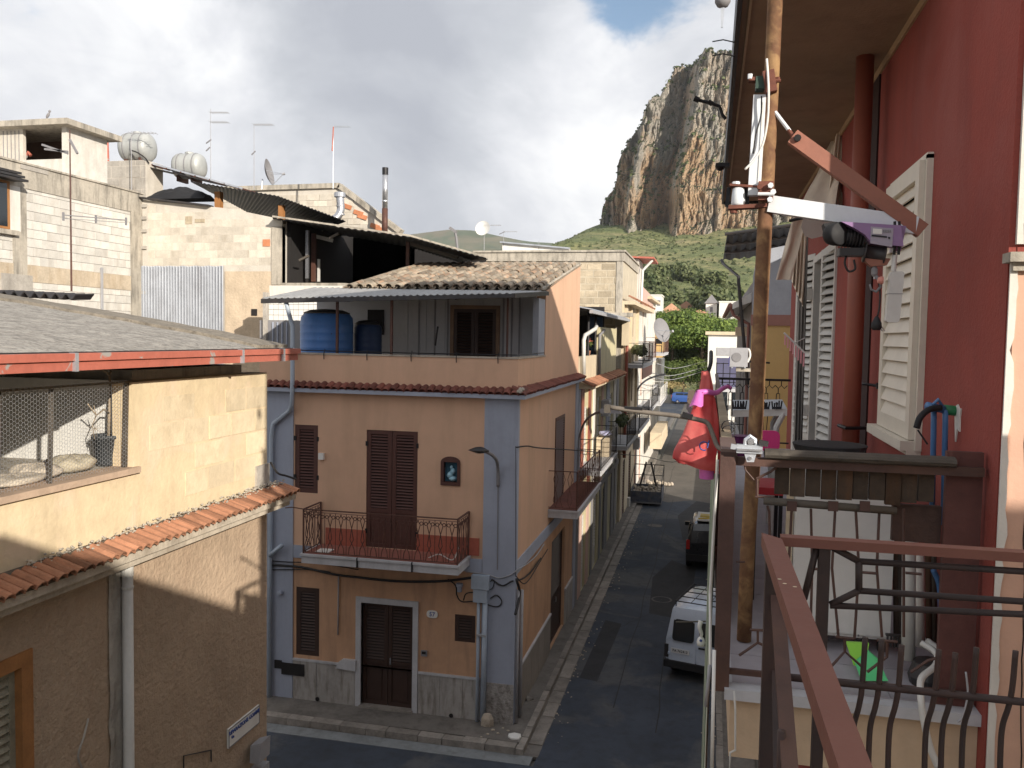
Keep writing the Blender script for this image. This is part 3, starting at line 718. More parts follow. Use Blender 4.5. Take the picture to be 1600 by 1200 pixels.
# corner strips, string course, plinth
for a, b, n in ((XL, PLX, .03), (-4.56, XS+.035, .035)):
    g = MB(); g.fbox(CF, a, b, 0.02, 7.02, -.01, n); g.build('corner_strip', mt_bluegrey, H)
g = MB(); g.fbox(SF, YF-.034, YF+.12, 0.02, 7.02, -.01, .033); g.build('corner_strip', mt_bluegrey, H)
g = MB(); g.fbox(SF, YB-.45, YB-.002, 0.02, 7.02, -.01, .033); g.build('corner_strip', mt_bluegrey, H)
g = MB(); g.fbox(CF, PLX+.01, -4.57, 3.32, 3.60, -.01, .028); g.build('string_course', mt_bluegrey, H)
g = MB(); g.fbox(SF, YF+.13, YB-.46, 3.30, 3.58, -.01, .028); g.build('string_course', mt_bluegrey, H)
def slabs(F, u0, u1, z0, z1, wd, m, n=.03, nm='plinth_slab', seed=1):
    R_ = random.Random(seed); u = u0
    while u < u1-.05:
        w = min(wd*R_.uniform(.9, 1.1), u1-u); g = MB(); g.fbox(F, u+.003, u+w-.003, z0, z1, -.01, n+R_.uniform(-.004, .004)); g.build(nm, m, H); u += w
slabs(CF, PLX+.01, D2[0]-.13, .12, 1.0, .52, mt_marble, seed=2); slabs(CF, D2[1]+.13, -4.58, .12, 1.0, .52, mt_marble, seed=3)
slabs(SF, YF+.14, S2[0]-.1, .12, 1.12, .9, mat('grey_plinth', (.27, .24, .21), .85, .12, 1, .2, 40, stain=.5, stain_col=(.12, .10, .085)), seed=4)
slabs(SF, S2[1]+.1, YB-.46, .12, 1.12, .9, mt_marble, seed=5)
g = MB(); g.fbox(CF, PLX+.01, D2[0]-.13, 1.0, 1.045, -.01, .05); g.fbox(CF, D2[1]+.13, -4.58, 1.0, 1.045, -.01, .05); g.fbox(SF, YF+.14, S2[0]-.1, 1.12, 1.165, -.01, .05); g.fbox(SF, S2[1]+.1, YB-.46, 1.12, 1.165, -.01, .05)
g.build('plinth_coping', mt_lslab, H)
# damp damage at the foot of the corner strip
g = MB(); g.fbox(CF, -4.50, XS+.03, .05, .98, .03, .045); g.build('damaged_plaster', mat('spalled_plaster', (.33, .31, .29), .95, .3, 5, 1., 14, stain=.9, stain_col=(.10, .085, .07), streak=False, sscale=5, dist=.03), H)
# door surround and door
def surround(F, a, b, z0, z1, w, m, n=.045):
    g = MB(); g.fbox(F, a-w, a, z0, z1+w, -.12, n); g.fbox(F, b, b+w, z0, z1+w, -.12, n); g.fbox(F, a, b, z1, z1+w, -.12, n); g.build('stone_surround', m, H)
surround(CF, D2[0], D2[1], .12, D2[3], .12, mt_lslab)
g = MB(); g.fbox(CF, D2[0]-.02, D2[1]+.02, 0.02, .17, -.15, .10); g.build('doorstep', mt_kerb, H)
shutters(CF, H, D2[0], D2[1], .17, D2[3], mt_shutd, 2, -.11, .066, solid=.40, frame=.085, name='door_leaf')
shutters(CF, H, *W1, mt_shut, 1, -.05, .064, frame=.10); shutters(CF, H, *W2, mt_shutd, 1, -.05, .064, frame=.10)
shutters(CF, H, *D1, mt_shut, 2, -.05, .064, solid=.30, frame=.09, name='balcony_door_leaf')
shutters(CF, H, *V1, mt_shutd, 1, -.04, .06, frame=.075, name='vent_shutter')
shutters(SF, H, *S1, mt_shut, 1, -.02, .064, frame=.09, name='balcony_door_leaf'); shutters(SF, H, *S2, mt_shutd, 1, -.11, .066, solid=.4, frame=.09, name='door_leaf')
for F_, u, z in ((CF, (D2[0]+D2[1])/2+.05, 1.1), (SF, (S2[0]+S2[1])/2+.05, 1.1)):
    g = MB(); g.fbox(F_, u, u+.03, z, z+.14, -.07, -.04); g.build('door_handle', mt_steel, H)
for (a, b, c, d) in (D1, W1):
    for z in (c+.3, d-.35):
        for u in (a-.02, b-.03): g = MB(); g.fbox(CF, u, u+.05, z, z+.1, -.02, .012); g.build('hinge', mt_black, H)
# the small shrine niche
g = MB(); a, b, z0, z1 = NI
g.fbox(CF, a-.01, a+.055, z0-.02, z1, -.14, .03); g.fbox(CF, b-.055, b+.01, z0-.02, z1, -.14, .03); g.fbox(CF, a+.055, b-.055, z0-.02, z0+.05, -.14, .03)
c = CF.at((a+b)/2, z1-.03, .03); n_ = 10; pts = [V((a-.01, YF-.03, z1))]+[V(((a+b)/2+(b-a+.02)/2*cos(pi-pi*k/n_), YF-.03, z1+.12*sin(pi*k/n_))) for k in range(1, n_)]+[V((b+.01, YF-.03, z1))]
g.prism(pts, (0, .17, 0)); NB = g.build('niche_frame', mt_shut, H)
g = MB(); g.fbox(CF, a+.055, b-.055, z0+.05, z1-.01, -.13, -.10); g.build('niche_back', mat('teal_back', (.03, .10, .15), .6, .3, 6, 0), NB)
g = MB(); m_ = CF.at((a+b)/2, z0+.06, -.06)
for dx, dz, rx, rz in ((0, .30, .035, .045), (.03, .21, .06, .075), (-.03, .13, .075, .08), (.03, .06, .09, .06)):
    g.lathe(m_+V((dx, 0, dz-rz)), [(.005, 0), (rx*.8, rz*.5), (rx, rz), (rx*.75, rz*1.6), (.005, rz*2)], 10)
g.build('pale_figure', mat('pale_blue_plaster', (.30, .50, .60), .6, .1, 6, .1), NB, True)
g = MB(); g.fbox(CF, a+.04, b-.04, z0+.04, z1+.02, .012, .016); g.build('niche_glass', mt_glass, NB) if False else None
g = MB(); g.fbox(CF, a-.03, b+.03, z1+.10, z1+.13, -.01, .05); g.build('niche_hood', mt_bluegrey, NB) if False else None

# cornice with its row of dark red tiles
zc = 7.02; ov = .20
g = MB(); g.box(XL-.05, YF-ov, zc, XS+ov, YF+.1, zc+.085); g.box(XS-.1, YF+.1, zc, XS+ov, YB+.1, zc+.085); g.build('cornice', mt_bluegrey, H)
g = MB(); g.hexa([(XL, YF-ov+.03, zc+.085), (XS+ov-.03, YF-ov+.03, zc+.085), (XS-.02, YF+.02, zc+.085), (XL, YF+.02, zc+.085), (XL, YF-ov+.03, zc+.10), (XS+ov-.03, YF-ov+.03, zc+.10), (XS-.02, YF+.02, zc+.22), (XL, YF+.02, zc+.22)])
g.hexa([(XS+ov-.03, YF-ov+.03, zc+.085), (XS+ov-.03, YB+.1, zc+.085), (XS-.02, YB+.1, zc+.085), (XS-.02, YF+.02, zc+.085), (XS+ov-.03, YF-ov+.03, zc+.10), (XS+ov-.03, YB+.1, zc+.10), (XS-.02, YB+.1, zc+.22), (XS-.02, YF+.02, zc+.22)])
g.build('tile_bed', mt_redtile, H)
ledge_tiles(H, me_red_t, (XL, YF-ov-.01, zc+.085), (XS+ov-.1, YF-ov-.01, zc+.085), (0, 1, 0), .42, .165, 3)
ledge_tiles(H, me_red_t, (XS+ov+.01, YB+.1, zc+.085), (XS+ov+.01, YF-ov+.1, zc+.085), (-1, 0, 0), .42, .165, 4)
g = MB(); 
for k in range(9): g.lathe(V((XS+ov-.06+rnd.uniform(-.1, .06), YF-ov+.08+rnd.uniform(-.1, .1), zc+.13+rnd.uniform(-.02, .04))), [(.005, 0), (.05, .02), (.04, .06), (.005, .08)], 6)
g.build('mortar_lump', mt_conc, H)
# terrace parapet, floor and inner walls
PZ = 7.84; YG = onX(853, 480, XS).y   # gable wall starts here
g = MB(); g.box(XL, YF, 7.1, XS, YF+.16, PZ); g.build('terrace_parapet', mt_peach, H)
g = MB(); g.box(XS-.16, YF+.16, 7.1, XS, YG, PZ); g.build('terrace_parapet', mt_peach, H)
g = MB(); g.box(XL, YF-.02, PZ, XS+.02, YF+.18, PZ+.035); g.box(XS-.18, YF+.18, PZ, XS+.02, YG, PZ+.035); g.build('coping', mat('pale_coping', (.40, .35, .29), .85, .15, 3, .2, 30, stain=.6, stain_col=(.14, .12, .10)), H)
g = MB(); g.box(XL, YF+.16, 7.0, XS-.16, 20.2, 7.12); g.build('terrace_floor', mt_pave, H)
g = MB(); pts = [onX(853, 453, XS), onX(903, 411, XS)]
zg0, zg1 = onX(853, 455, XS).z, onX(903, 412, XS).z
g.prism([(XS, YG, 7.1), (XS, YB, 7.1), (XS, YB, zg1), (XS, YG, zg0)], (-.22, 0, 0)); g.build('gable_wall', mt_peach, H)
g = MB(); g.box(XL, 20.2, 7.1, XS-.22, 20.35, zg0-.05); g.build('terrace_back_wall', mat('terrace_wall_plain', (.44, .44, .45), .85, .06, 1, .1), H)
mt_terr = mat('pale_terrace_wall', (.46, .46, .47), .85, .06, 1, .1, 40, stain=.3, stain_col=(.30, .30, .30))
TBF = Fr((0, 20.2, 0), (1, 0, 0), (0, -1, 0))
def tb(x, y): p = onY(x, y, 20.2); return p.x, p.z
for px_ in (655, 680, 700, 787, 800, 812): # boarded panels of the terrace wall
    u = tb(px_, 500)[0]; g = MB(); g.fbox(TBF, u-.02, u+.02, 7.12, 9.3, 0, .025); g.build('panel_batten', mt_grey, H)
for k in range(9):
    u0 = tb(610, 500)[0]+k*.48
    if u0+.46 > XS-.22: break
    g = MB(); g.fbox(TBF, u0, u0+.46, 7.12, 9.25, 0, .012); g.build('wall_panel', mt_terr, H)
a, b = tb(710, 500)[0], tb(776, 500)[0]; z1 = tb(740, 483)[1]
g = MB(); g.fbox(TBF, a-.09, a, 7.12, z1+.09, .0, .06); g.fbox(TBF, b, b+.09, 7.12, z1+.09, 0, .06); g.fbox(TBF, a, b, z1, z1+.09, 0, .06); g.build('terrace_door_frame', mat('door_frame_wood', (.22, .14, .09), .7, .2, 4, .2), H)
shutters(TBF, H, a, b, 7.12, z1, mt_shutd, 2, .015, .066, frame=.08, name='terrace_door_leaf', solid=.25)
a, b = tb(575, 500)[0], tb(600, 500)[0]; g = MB(); g.fbox(TBF, a, b, tb(590, 523)[1], tb(590, 484)[1], .0, .03); g.build('dark_window', mt_dark, H)
# canopy: thin sheet on posts
cl, cr_ = onY(409, 466, 17.05), onY(800, 458, 17.05)
bl, br = V((XL-.1, 20.25, 9.46)), V((XS+.05, 20.25, 9.40))
def can(a, b):
    f = cl.lerp(cr_, a); k = bl.lerp(br, a); p = f.lerp(k, b); p.z += .016*sin(a*2*pi*38); return p
g = MB(); g.sheet(can, 152, 6, (0, 0, -.012)); g.build('canopy_sheet', mat('canopy_grey', (.30, .30, .30), .6, .2, 2, .1, 30, stain=.4, stain_col=(.18, .17, .16), streak=False), H)
g = MB(); g.hexa([cl+V((0, -.04, -.11)), cr_+V((0.05, -.04, -.09)), cr_+V((0.05, .04, -.09)), cl+V((0, .04, -.11)), cl+V((0, -.04, -.015)), cr_+V((.05, -.04, -.015)), cr_+V((.05, .04, -.015)), cl+V((0, .04, -.015))])
g.beam(cr_+V((.03, 0, -.05)), br+V((0, 0, -.06)), .06, .09); g.build('canopy_gutter', mt_slate, H)
g = MB()
for k in range(7):
    a = (k+.5)/7; g.beam(can(a, 0)+V((0, .05, -.06)), can(a, 1)+V((0, 0, -.06)), .05, .08)
g.build('canopy_rafter', mt_slate, H)
for px_ in (527, 612):
    q = onY(px_, 500, 17.5); MB().beam((q.x, 17.5, PZ), (q.x, 17.5, 9.1), .05, .05).build('canopy_post', mt_iron, H)
q = onY(783, 500, 18.0); MB().beam((q.x, 18.6, 7.1), (q.x, 18.6, 9.2), .04).build('canopy_post', mt_iron, H)
MB().beam((XS-.1, YF+.08, PZ), (XS-.1, YF+.08, 9.05), .04).build('canopy_post', mt_iron, H) if False else None
MB().box(XS-.16, 19.55, 7.8, XS-.02, YG, 9.2).build('white_end_panel', mt_greyw, H)
# low wire rail on the parapet
g = MB(); pts = [(XL+.1, YF+.04, PZ+.09), (-7.6, YF+.04, PZ+.08), (-6, YF+.04, PZ+.075), (XS-.03, YF+.03, PZ+.08), (XS-.02, YG, PZ+.09)]
g.path(pts, .012, 5)
for x in (-9.2, -8.2, -7.2, -6.2, -5.2, -4.3): g.path([(x, YF+.04, PZ+.12), (x, YF-.03, PZ+.02), (x+.01, YF-.04, PZ-.1)], .01, 5)
g.build('parapet_wire', mt_black, H)
g = MB(); p = onY(680, 540, 17.8); g.path([p, onY(684, 510, 17.8)], .02, 6); g.path([onY(470, 556, 17.6), onY(555, 556, 17.8)], .02, 6); g.build('leaning_stick', mt_black, H)

# tiled roof
ea, eb = V((-8.86, 20.0, 9.40)), V((XS-.02, 20.0, 9.40)); ra, rb = V((-9.05, YB-.05, zg1-.03)), V((XS-.02, YB-.05, zg1-.03))
g = MB(); g.hexa([ea-V((0, 0, .1)), eb-V((0, 0, .1)), rb-V((0, 0, .1)), ra-V((0, 0, .1)), ea, eb, rb, ra]); g.build('roof_bed', mt_bed, H)
slope = (rb-eb); sl_ = slope.length; sd = slope.normalized(); R_ = random.Random(4)
cols_, rows_ = 20, 14; n_ = 0; st = MB()
wdt = (eb-ea).length/cols_; ch = coppo(.46, .1, .085)
for c_ in range(cols_+1):       # channel tiles between the covers
    for r_ in range(rows_):
        p = ea+V((wdt*c_, 0, 0))+sd*(r_*.40); m_ = rotm(sd, Zv)
        for f in ch.f: st.face([p+m_ @ V((ch.v[i].x, ch.v[i].y, -ch.v[i].z*.8+.075)) for i in reversed(f)])
st.build('channel_tiles', mt_coppo, H, kind='stuff')
for r_ in range(rows_):
    for c_ in range(cols_):
        p = ea+V((wdt*(c_+.5), 0, .065))+sd*(r_*.40+R_.uniform(-.03, .03)-.05)
        M_ = rotm(sd+V((R_.uniform(-.05, .05), 0, .03+R_.uniform(-.02, .02))), Zv)
        inst('roof_tile', me_coppo, H, p+V((R_.uniform(-.015, .015), 0, R_.uniform(-.008, .014))), M_)
g = MB(); R_ = random.Random(8)
g.box(-8.9, YB-.12, zg1+.0, XS, YB+.02, zg1+.08); g.build('ridge_mortar', mt_conc, H)
g = MB()
for k in range(15):
    t_ = (k+.5)/15; p = eb.lerp(rb, t_)+V((-.06, 0, -.01)); g.hexa([p+V((-.09, -.17, -.02)), p+V((.10, -.17, -.02)), p+V((.10, .17, .04)), p+V((-.09, .17, .04)), p+V((-.08, -.16, .05)), p+V((.06, -.16, .05)), p+V((.06, .16, .11)), p+V((-.08, .16, .11))])
g.build('verge_mortar', mt_conc, H)

# front balcony
bz = 3.66; bu0, bu1 = cu(470, 865)[0], -4.72
bl_ = onY(471, 863, 16.5).x; brr = onY(716, 888, 16.5).x
BF = CF; DPT = YF-16.5
bal = slab(CF, H, bl_, brr, bz, .20, DPT, mt_lslab, name='balcony_slab')
g = MB(); g.fbox(CF, bl_+.04, brr-.04, bz+.002, bz+.012, 0, DPT-.03); g.build('balcony_tiles', mat('red_floor_tile', (.27, .10, .075), .7, .15, 4, .1, 30), bal)
for u in (bl_+1.25, bl_+2.45): g = MB(); g.fbox(CF, u, u+.03, bz-.2, bz+.004, DPT-.01, DPT+.035); g.build('slab_joint', mt_dark, bal)
g = MB(); g.fbox(CF, bl_+.15, D1[0], bz+.01, bz+.38, .001, .025); g.fbox(CF, D1[1], brr+.2, bz+.01, bz+.38, .001, .025); g.build('tile_skirting', mat('red_skirting', (.36, .10, .065), .6, .15, 4, .05, 30), H)
RZ = 4.60; A, B, C_, D = CF.at(bl_+.03, RZ, .02), CF.at(bl_+.03, RZ, DPT-.03), CF.at(brr-.03, RZ, DPT-.03), CF.at(brr-.03, RZ, .02)
g = MB(); e = Zv*(RZ-bz-.04)
for p, q in ((A, B), (B, C_), (C_, D)): g.beam(p, q, .045, .02); g.beam(p-e, q-e, .02, .015); g.beam(p-Zv*.05, q-Zv*.05, .012, .01)
g.path([B, B+V((-.25, -.02, .03)), B+V((-.42, 0, .0))], .012, 5); g.build('handrail', mt_iron, bal)
for p in (A, B, C_, D): MB().beam(p-Zv*(RZ-bz), p, .028).build('post', mt_iron, bal)
def lyre(c, d, h, w, g):        # one ornamental panel: spindle curves and two small scrolls
    d = V(d)
    for s in (-1, 1):
        g.path([c-d*(s*w*.06)-Zv*.02, c+d*(s*w*.20)-Zv*.13*h, c-d*(s*.0)-Zv*h*.34, c-d*(s*w*.16)-Zv*h*.62, c+d*(s*w*.22)-Zv*h*.84, c+d*(s*w*.3)-Zv*h], .0095, 4)
        g.path(arc(c+d*(s*w*.30)-Zv*.085, .035, -.3 if s < 0 else pi+.3, 1.6*pi if s < 0 else -.6*pi, 7, d, Zv), .009, 4)
for p, q, n in ((A, B, 3), (B, C_, 14), (C_, D, 3)):
    dd = (q-p)/n
    for k in range(n):
        g = MB(); lyre(p+dd*(k+.5)-Zv*.05, dd.normalized(), RZ-bz-.09, dd.length, g); g.build('bar', mt_iron, bal)
        if k: g = MB(); g.path([p+dd*k-Zv*.05, p+dd*k-e], .0075, 4); g.build('bar', mt_iron, bal)
g = MB(); g.path(spline([CF.at(brr-.75, bz+.02, .5), CF.at(brr-.5, bz+.12, .55), CF.at(brr-.2, bz+.04, .6), CF.at(brr-.1, bz+.3, .5)]), .012, 5); one('hose', g, mt_pipew, 'pale hose lying curled in the right corner of the front balcony', 'hose')
g = MB(); g.fbox(CF, bl_+.25, bl_+.55, bz+.014, bz+.035, .45, .75); one('folded_cloth', g, mt_white, 'white folded cloth on the floor at the left end of the front balcony', 'cloth')

# side balcony towards the street
z0 = 3.98; y0 = su(856, 806)[0]; XB = .75
sb = slab(SF, H, y0, YB-.1, z0, .2, XB, mt_lslab, name='balcony_slab')
g = MB(); g.fbox(SF, y0+.04, YB-.14, z0+.002, z0+.012, 0, XB-.03); g.build('balcony_tiles', mt_redtile, sb)
rail(SF, sb, y0+.03, YB-.13, z0, z0+.98, XB-.03, mt_iron, 26, True, 'hour', .03)
g = MB(); g.fbox(SF, y0+.02, YB-.12, z0+.05, z0+.75, XB-.055, XB-.045); g.build('reed_screen', mt_iron, sb) if False else None

# pipes, boxes and wiring on the facade
def pipe(name, pts, r, m, label, n=8, cat='pipe', group=None, sm=True):
    g = MB(); g.path(pts, r, n); return one(name, g, m, label, cat, group, sm)
def cp(x, y, n=.06): p = onY(x, y, YF-n); return p
x = onY(422, 800, YF-.1).x
pipe('downpipe', [onY(447, 472, 17.1), onY(452, 492, YF-.09), onY(457, 510, YF-.09), onY(457, 590, YF-.22), onY(456, 632, YF-.22), onY(452, 642, YF-.1), onY(427, 662, YF-.1), onY(424, 680, YF-.1), onY(422, 870, YF-.1), onY(421, 1095, YF-.1)], .05, mt_zinc, 'pale blue downpipe bending down the left end of the peach house', cat='downpipe')
pipe('drain_pipe', [onY(421, 868, YF-.12), onY(431, 860, YF-.14), onY(441, 852, YF-.2)], .05, mt_zinc, 'short stub pipe joining the pale blue downpipe above the cables', cat='pipe')
for a, r, l, zt in ((748, .038, 'thinner left pipe of the pair under the grey meter box', 935), (758, .055, 'thicker right pipe of the pair under the grey meter box', 935)):
    p = onY(a, zt, YF-.1); pipe('conduit_pipe', [(p.x, YF-.1, p.z), (p.x, YF-.1, .14)], r, mt_zinc, l, group='pipes at the corner of the peach house')
for y_, r, l, zt in ((YF+.30, .03, 'thin grey conduit just round the corner of the peach house', 3.0), (YF+.62, .045, 'thicker grey conduit round the corner, beside the peach side wall', 2.9)):
    pipe('conduit_pipe', [(XS+.08, y_-.25, zt), (XS+.08, y_-.25, .14)], r, mt_cablew, l, group='pipes at the corner of the peach house')
for (x, z) in ((748, 1000), (758, 1000)): pass
g = MB(); p = onY(753, 992, YF-.1); g.box(p.x-.11, YF-.16, p.z-.02, p.x+.1, YF-.02, p.z+.02); one('pipe_clamp', g, mt_cablew, 'small metal clamp holding the pair of pipes under the grey box', 'clamp')
t_ = thing('meter_box', 'blue-grey double electrical box with cables on the corner strip', 'box', onY(755, 935, YF-.05))
a, b = onY(740, 897, YF).x, onY(767, 897, YF).x; z1_, zm, z2_ = onY(750, 896, YF).z, onY(750, 918, YF).z, onY(750, 938, YF).z
g = MB(); g.box(a, YF-.19, zm+.01, b, YF-.04, z1_); g.build('upper_box', mt_zinc, t_)
g = MB(); g.box(a+.04, YF-.17, z2_, b-.04, YF-.04, zm); g.build('lower_box', mt_zinc, t_)
g = MB(); c = onY(527, 955, YF-.03); pipe('thin_pipe', [onY(529, 897, YF-.03), onY(528, 992, YF-.03)], .016, mt_cablew, 'thin grey pipe hanging down beside the ground-floor window', n=6)
# cable runs
def cable(pts, r=.012, m=None, label='', cat='cable', k=6, n=5, group=None): return pipe('cable', spline(pts, k), r, m or mt_cable, label, n, cat, group)
cable([cp(420, 882), cp(470, 886), cp(520, 897), cp(560, 902), cp(620, 908), cp(690, 908), cp(740, 902)], .028, None, 'thick black cable sagging under the front balcony')
cable([cp(420, 876), cp(450, 878), cp(500, 880), cp(560, 890)], .012, None, 'thin upper cable above the thick one left of the street door')
cable([cp(424, 890), cp(480, 890), cp(512, 893), cp(518, 898)], .012, None, 'short lower cable left of the street door')
cable([cp(700, 905), cp(712, 915), cp(714, 930), cp(722, 940), cp(745, 940), cp(775, 948), cp(784, 940), cp(776, 930), cp(766, 935)], .014, None, 'black cable looping below the grey meter box')
cable([cp(724, 938), cp(728, 928), cp(740, 926), cp(748, 932)], .013, None, 'small black loop left of the meter box')
cable([cp(728, 893), cp(760, 897), cp(780, 903), cp(800, 897), onX(808, 890, XS+.05), onX(822, 882, XS+.05), onX(838, 868, XS+.05), onX(850, 850, XS+.05)], .014, mt_cablew, 'pale grey cable rounding the corner above the meter box')
cable([cp(768, 905), cp(785, 915), cp(800, 908), onX(815, 905, XS+.06), onX(830, 893, XS+.06), onX(845, 872, XS+.06)], .018, None, 'black cable running up the side wall from the corner')
cable([onX(806, 900, XS+.08), onX(818, 912, XS+.08), onX(828, 904, XS+.08), onX(840, 884, XS+.08), onX(856, 858, XS+.08)], .012, None, 'second black cable tangled on the side wall near the corner')
cable([onX(807, 905, XS+.1), onX(812, 925, XS+.1), onX(809, 945, XS+.1), onX(805, 960, XS+.1)], .03, mt_cable, 'bundle of cables hanging down the corner into the conduits')
cable([cp(760, 912), cp(772, 906), cp(770, 918), cp(764, 922)], .01, None, 'tiny cable loop at the right edge of the meter box')
g = MB(); p = cp(718, 918, .05); g.lathe(p-V((0, 0, .09)), [(.05, 0), (.055, .09), (.075, .12), (.075, .18)], 10); one('junction_box', g, mt_bluegrey, 'small round junction box left of the meter box', 'box')
# wire strung along the side towards the street
pipe('wire', [onX(806, 697, XS+.04), onX(806, 900, XS+.04)], .008, mt_cable, 'thin vertical wire down the corner of the peach side wall', 5, 'wire')
cable([onX(806, 699, XS+.04), onX(824, 697, XS+.1), onX(845, 700, XS+.15), onY(905, 704, 25.), onY(1000, 712, 40), onY(1075, 714, 46), V((1.0, 52, 5.2))], .016, None, 'thin cable strung across the street from the corner house', 'wire')
# street lamp on its bracket
L_ = thing('street_lamp', 'grey street lamp head on a curved arm fixed to the corner strip', 'street lamp', onY(777, 760, YF-.05))
g = MB(); g.path(spline([onY(778, 760, YF-.06), onY(778, 735, YF-.1), onY(776, 720, YF-.3), onY(769, 711, YF-.6), onY(758, 705, YF-.85)], 6), .036, 8); g.build('arm', mt_grey, L_, True)
g = MB(); g.path([onY(778, 760, YF-.05), onY(777, 890, YF-.05)], .012, 6); g.build('feed_cable', mt_grey, L_)
a, b = onY(761, 705, YF-.85), onY(733, 704, YF-1.2); d = (b-a); ax = d.normalized(); g = MB()
for r0, r1, t0, t1 in (): pass
g.grid(lambda u, v: a+d*u+V((0, 0, 1))*(.085*sin(pi*min(1, max(.06, u))**.7)*sin(v*2*pi)*(1 if sin(v*2*pi) > 0 else .55))+ax.cross(Zv)*(.15*sin(pi*max(.1, min(.93, u)))**.6*cos(v*2*pi)), 10, 12); g.build('head', mt_slate, L_, True)
g = MB(); g.grid(lambda u, v: a+d*(.25+.65*u)+ax.cross(Zv)*(.07*(2*v-1))-Zv*(.036+.01*sin(pi*u)), 6, 4); g.build('diffuser', mt_pipew, L_)
# small fittings
g = MB(); p = cp(502, 713, .04); g.box(p.x-.06, YF-.07, p.z-.07, p.x+.06, YF-.0, p.z+.07); one('junction_box', g, mt_white, 'small white box right of the upper left shutter', 'box')
g = MB(); p = cp(439, 926, .04); g.lathe(p, [(.055, 0), (.055, .08), (.035, .09)], 12, (0, -1, 0)); g.lathe(p+V((0, -.09, 0)), [(.02, 0), (.02, .01)], 8, (0, -1, 0)); one('wall_fitting', g, mt_bluegrey, 'small round fitting on the left blue-grey strip', 'fitting')
t_ = thing('intercom', 'small grey intercom panel right of the street door', 'intercom', cp(662, 1026, .03))
a, b = onY(658, 1016, YF-.03), onY(667, 1026, YF-.03); g = MB(); g.box(a.x, YF-.04, b.z, b.x, YF, a.z); g.build('plate', mt_grey, t_)
g = MB(); g.box(a.x+.02, YF-.045, b.z+.05, b.x-.02, YF-.04, a.z-.02); g.build('buttons', mt_dark, t_)
# number 57 on its oval
t_ = thing('house_number', 'white oval house number 57 right of the street door', 'house number', cp(675, 965, .03))
c = cp(675.5, 959.5, .012); g = MB(); g.prism([c+V((.125*(abs(cos(a))**.75)*(1 if cos(a) > 0 else -1), 0, .085*(abs(sin(a))**.75)*(1 if sin(a) > 0 else -1))) for a in [2*pi*k/24 for k in range(24)]], (0, -.014, 0)); g.build('oval_plate', mt_white, t_)
def text(name, s, size, c, ux, uy, m, parent, depth=.003, align='CENTER'):
    """lettering as real raised geometry"""
    cu_ = bpy.data.curves.new(name, 'FONT'); cu_.body = s; cu_.size = size; cu_.extrude = depth; cu_.align_x = align; cu_.align_y = 'CENTER'; cu_.resolution_u = 2
    cu_.offset = size*.012; cu_.materials.append(m)
    ux = V(ux).normalized(); uy = V(uy).normalized(); n = ux.cross(uy)
    o = link(name, cu_, parent, V(c)); o.rotation_euler = Matrix(((ux.x, uy.x, n.x), (ux.y, uy.y, n.y), (ux.z, uy.z, n.z))).to_euler(); return o
text('numeral', '57', .13, c+V((0, -.016, -.005)), (1, 0, 0), (0, 0, 1), mt_inkblue, t_)
# dark plate by the left plinth, broken stone ledge, drain holes
g = MB(); a, b = onY(429, 1031, YF-.05), onY(475, 1057, YF-.05); g.box(a.x, YF-.06, b.z+.12, b.x-.55, YF-.032, a.z); g.box(b.x-.55, YF-.06, b.z, b.x, YF-.032, a.z-.04); one('cover_plate', g, mt_dark, 'black stepped cover plate on the left end of the marble plinth', 'plate')
g = MB(); a, b = onY(525, 1030, YF-.05), onY(556, 1047, YF-.05)
g.prism([(a.x, YF-.08, b.z), (b.x, YF-.08, b.z-.02), (b.x, YF-.08, a.z+.02), (a.x+.16, YF-.08, a.z+.02), (a.x+.07, YF-.08, a.z-.05)], (0, .08, 0)); one('stone_patch', g, mt_lslab, 'broken pale stone patch at the left of the street door', 'stone')
for q, l in ((onY(496, 1092, YF-.04), 'dark drain hole low in the plinth left of the street door'), (onY(705, 1118, YF-.04), 'dark drain hole low in the plinth right of the street door')):
    g = MB(); g.lathe(q, [(.045, 0), (.05, .012), (.03, .015)], 8, (0, -1, 0)); one('drain_hole', g, mt_dark, l, 'drain', 'drain holes in the plinth')
# rubble and a flat stone on the corner of the pavement
R_ = random.Random(21)
def stone(c, r, m, name, label, cat, group=None, flat=.5):
    g = MB(); n = 7; k1 = [R_.uniform(.75, 1.15) for _ in range(n)]
    for h, s in ((0, 1), (flat*.6, .95), (flat, .6)):
        for j in range(n): t = 2*pi*j/n; g.v.append(V(c)+V((cos(t)*r*k1[j]*s, sin(t)*r*k1[j]*s*.8, h*r)))
    for q in range(2):
        for j in range(n): g.f.append((q*n+j, q*n+(j+1) % n, (q+1)*n+(j+1) % n, (q+1)*n+j)); g.m.append(0)
    g.f.append(tuple(2*n+j for j in range(n))); g.m.append(0); g.f.append(tuple(reversed(range(n)))); g.m.append(0)
    return one(name, g, m, label, cat, group)
p = onZ(804, 1151, .13); stone(p, .17, mt_white, 'flat_stone', 'flat white slab lying on the pavement corner', 'stone', flat=.25)
p = onZ(823, 1093, .13); g = MB(); g.lathe(p, [(.09, 0), (.07, .05), (.03, .12), (.03, .16)], 8, (1, .3, .15)); one('broken_pot', g, mt_kerb, 'pale broken bottle-shaped lump on the side pavement', 'debris')
for (a, b, s) in ((770, 1141, .05), (762, 1147, .035), (778, 1146, .04), (786, 1138, .03), (794, 1142, .035), (843, 1108, .05), (836, 1118, .03), (752, 1152, .03)):
    p = onZ(a, b, .13 if a < 830 else .0); stone(p, s, mt_rubble, 'stone_chip', 'small stone chip fallen on the pavement by the damaged corner', 'rubble', 'stone chips on the pavement corner')
p = onZ(760, 1135, .13); stone(p+V((0, .05, 0)), .13, mt_rubble, 'stone_lump', 'brown lump of rubble against the foot of the two pipes', 'rubble', flat=1.9)
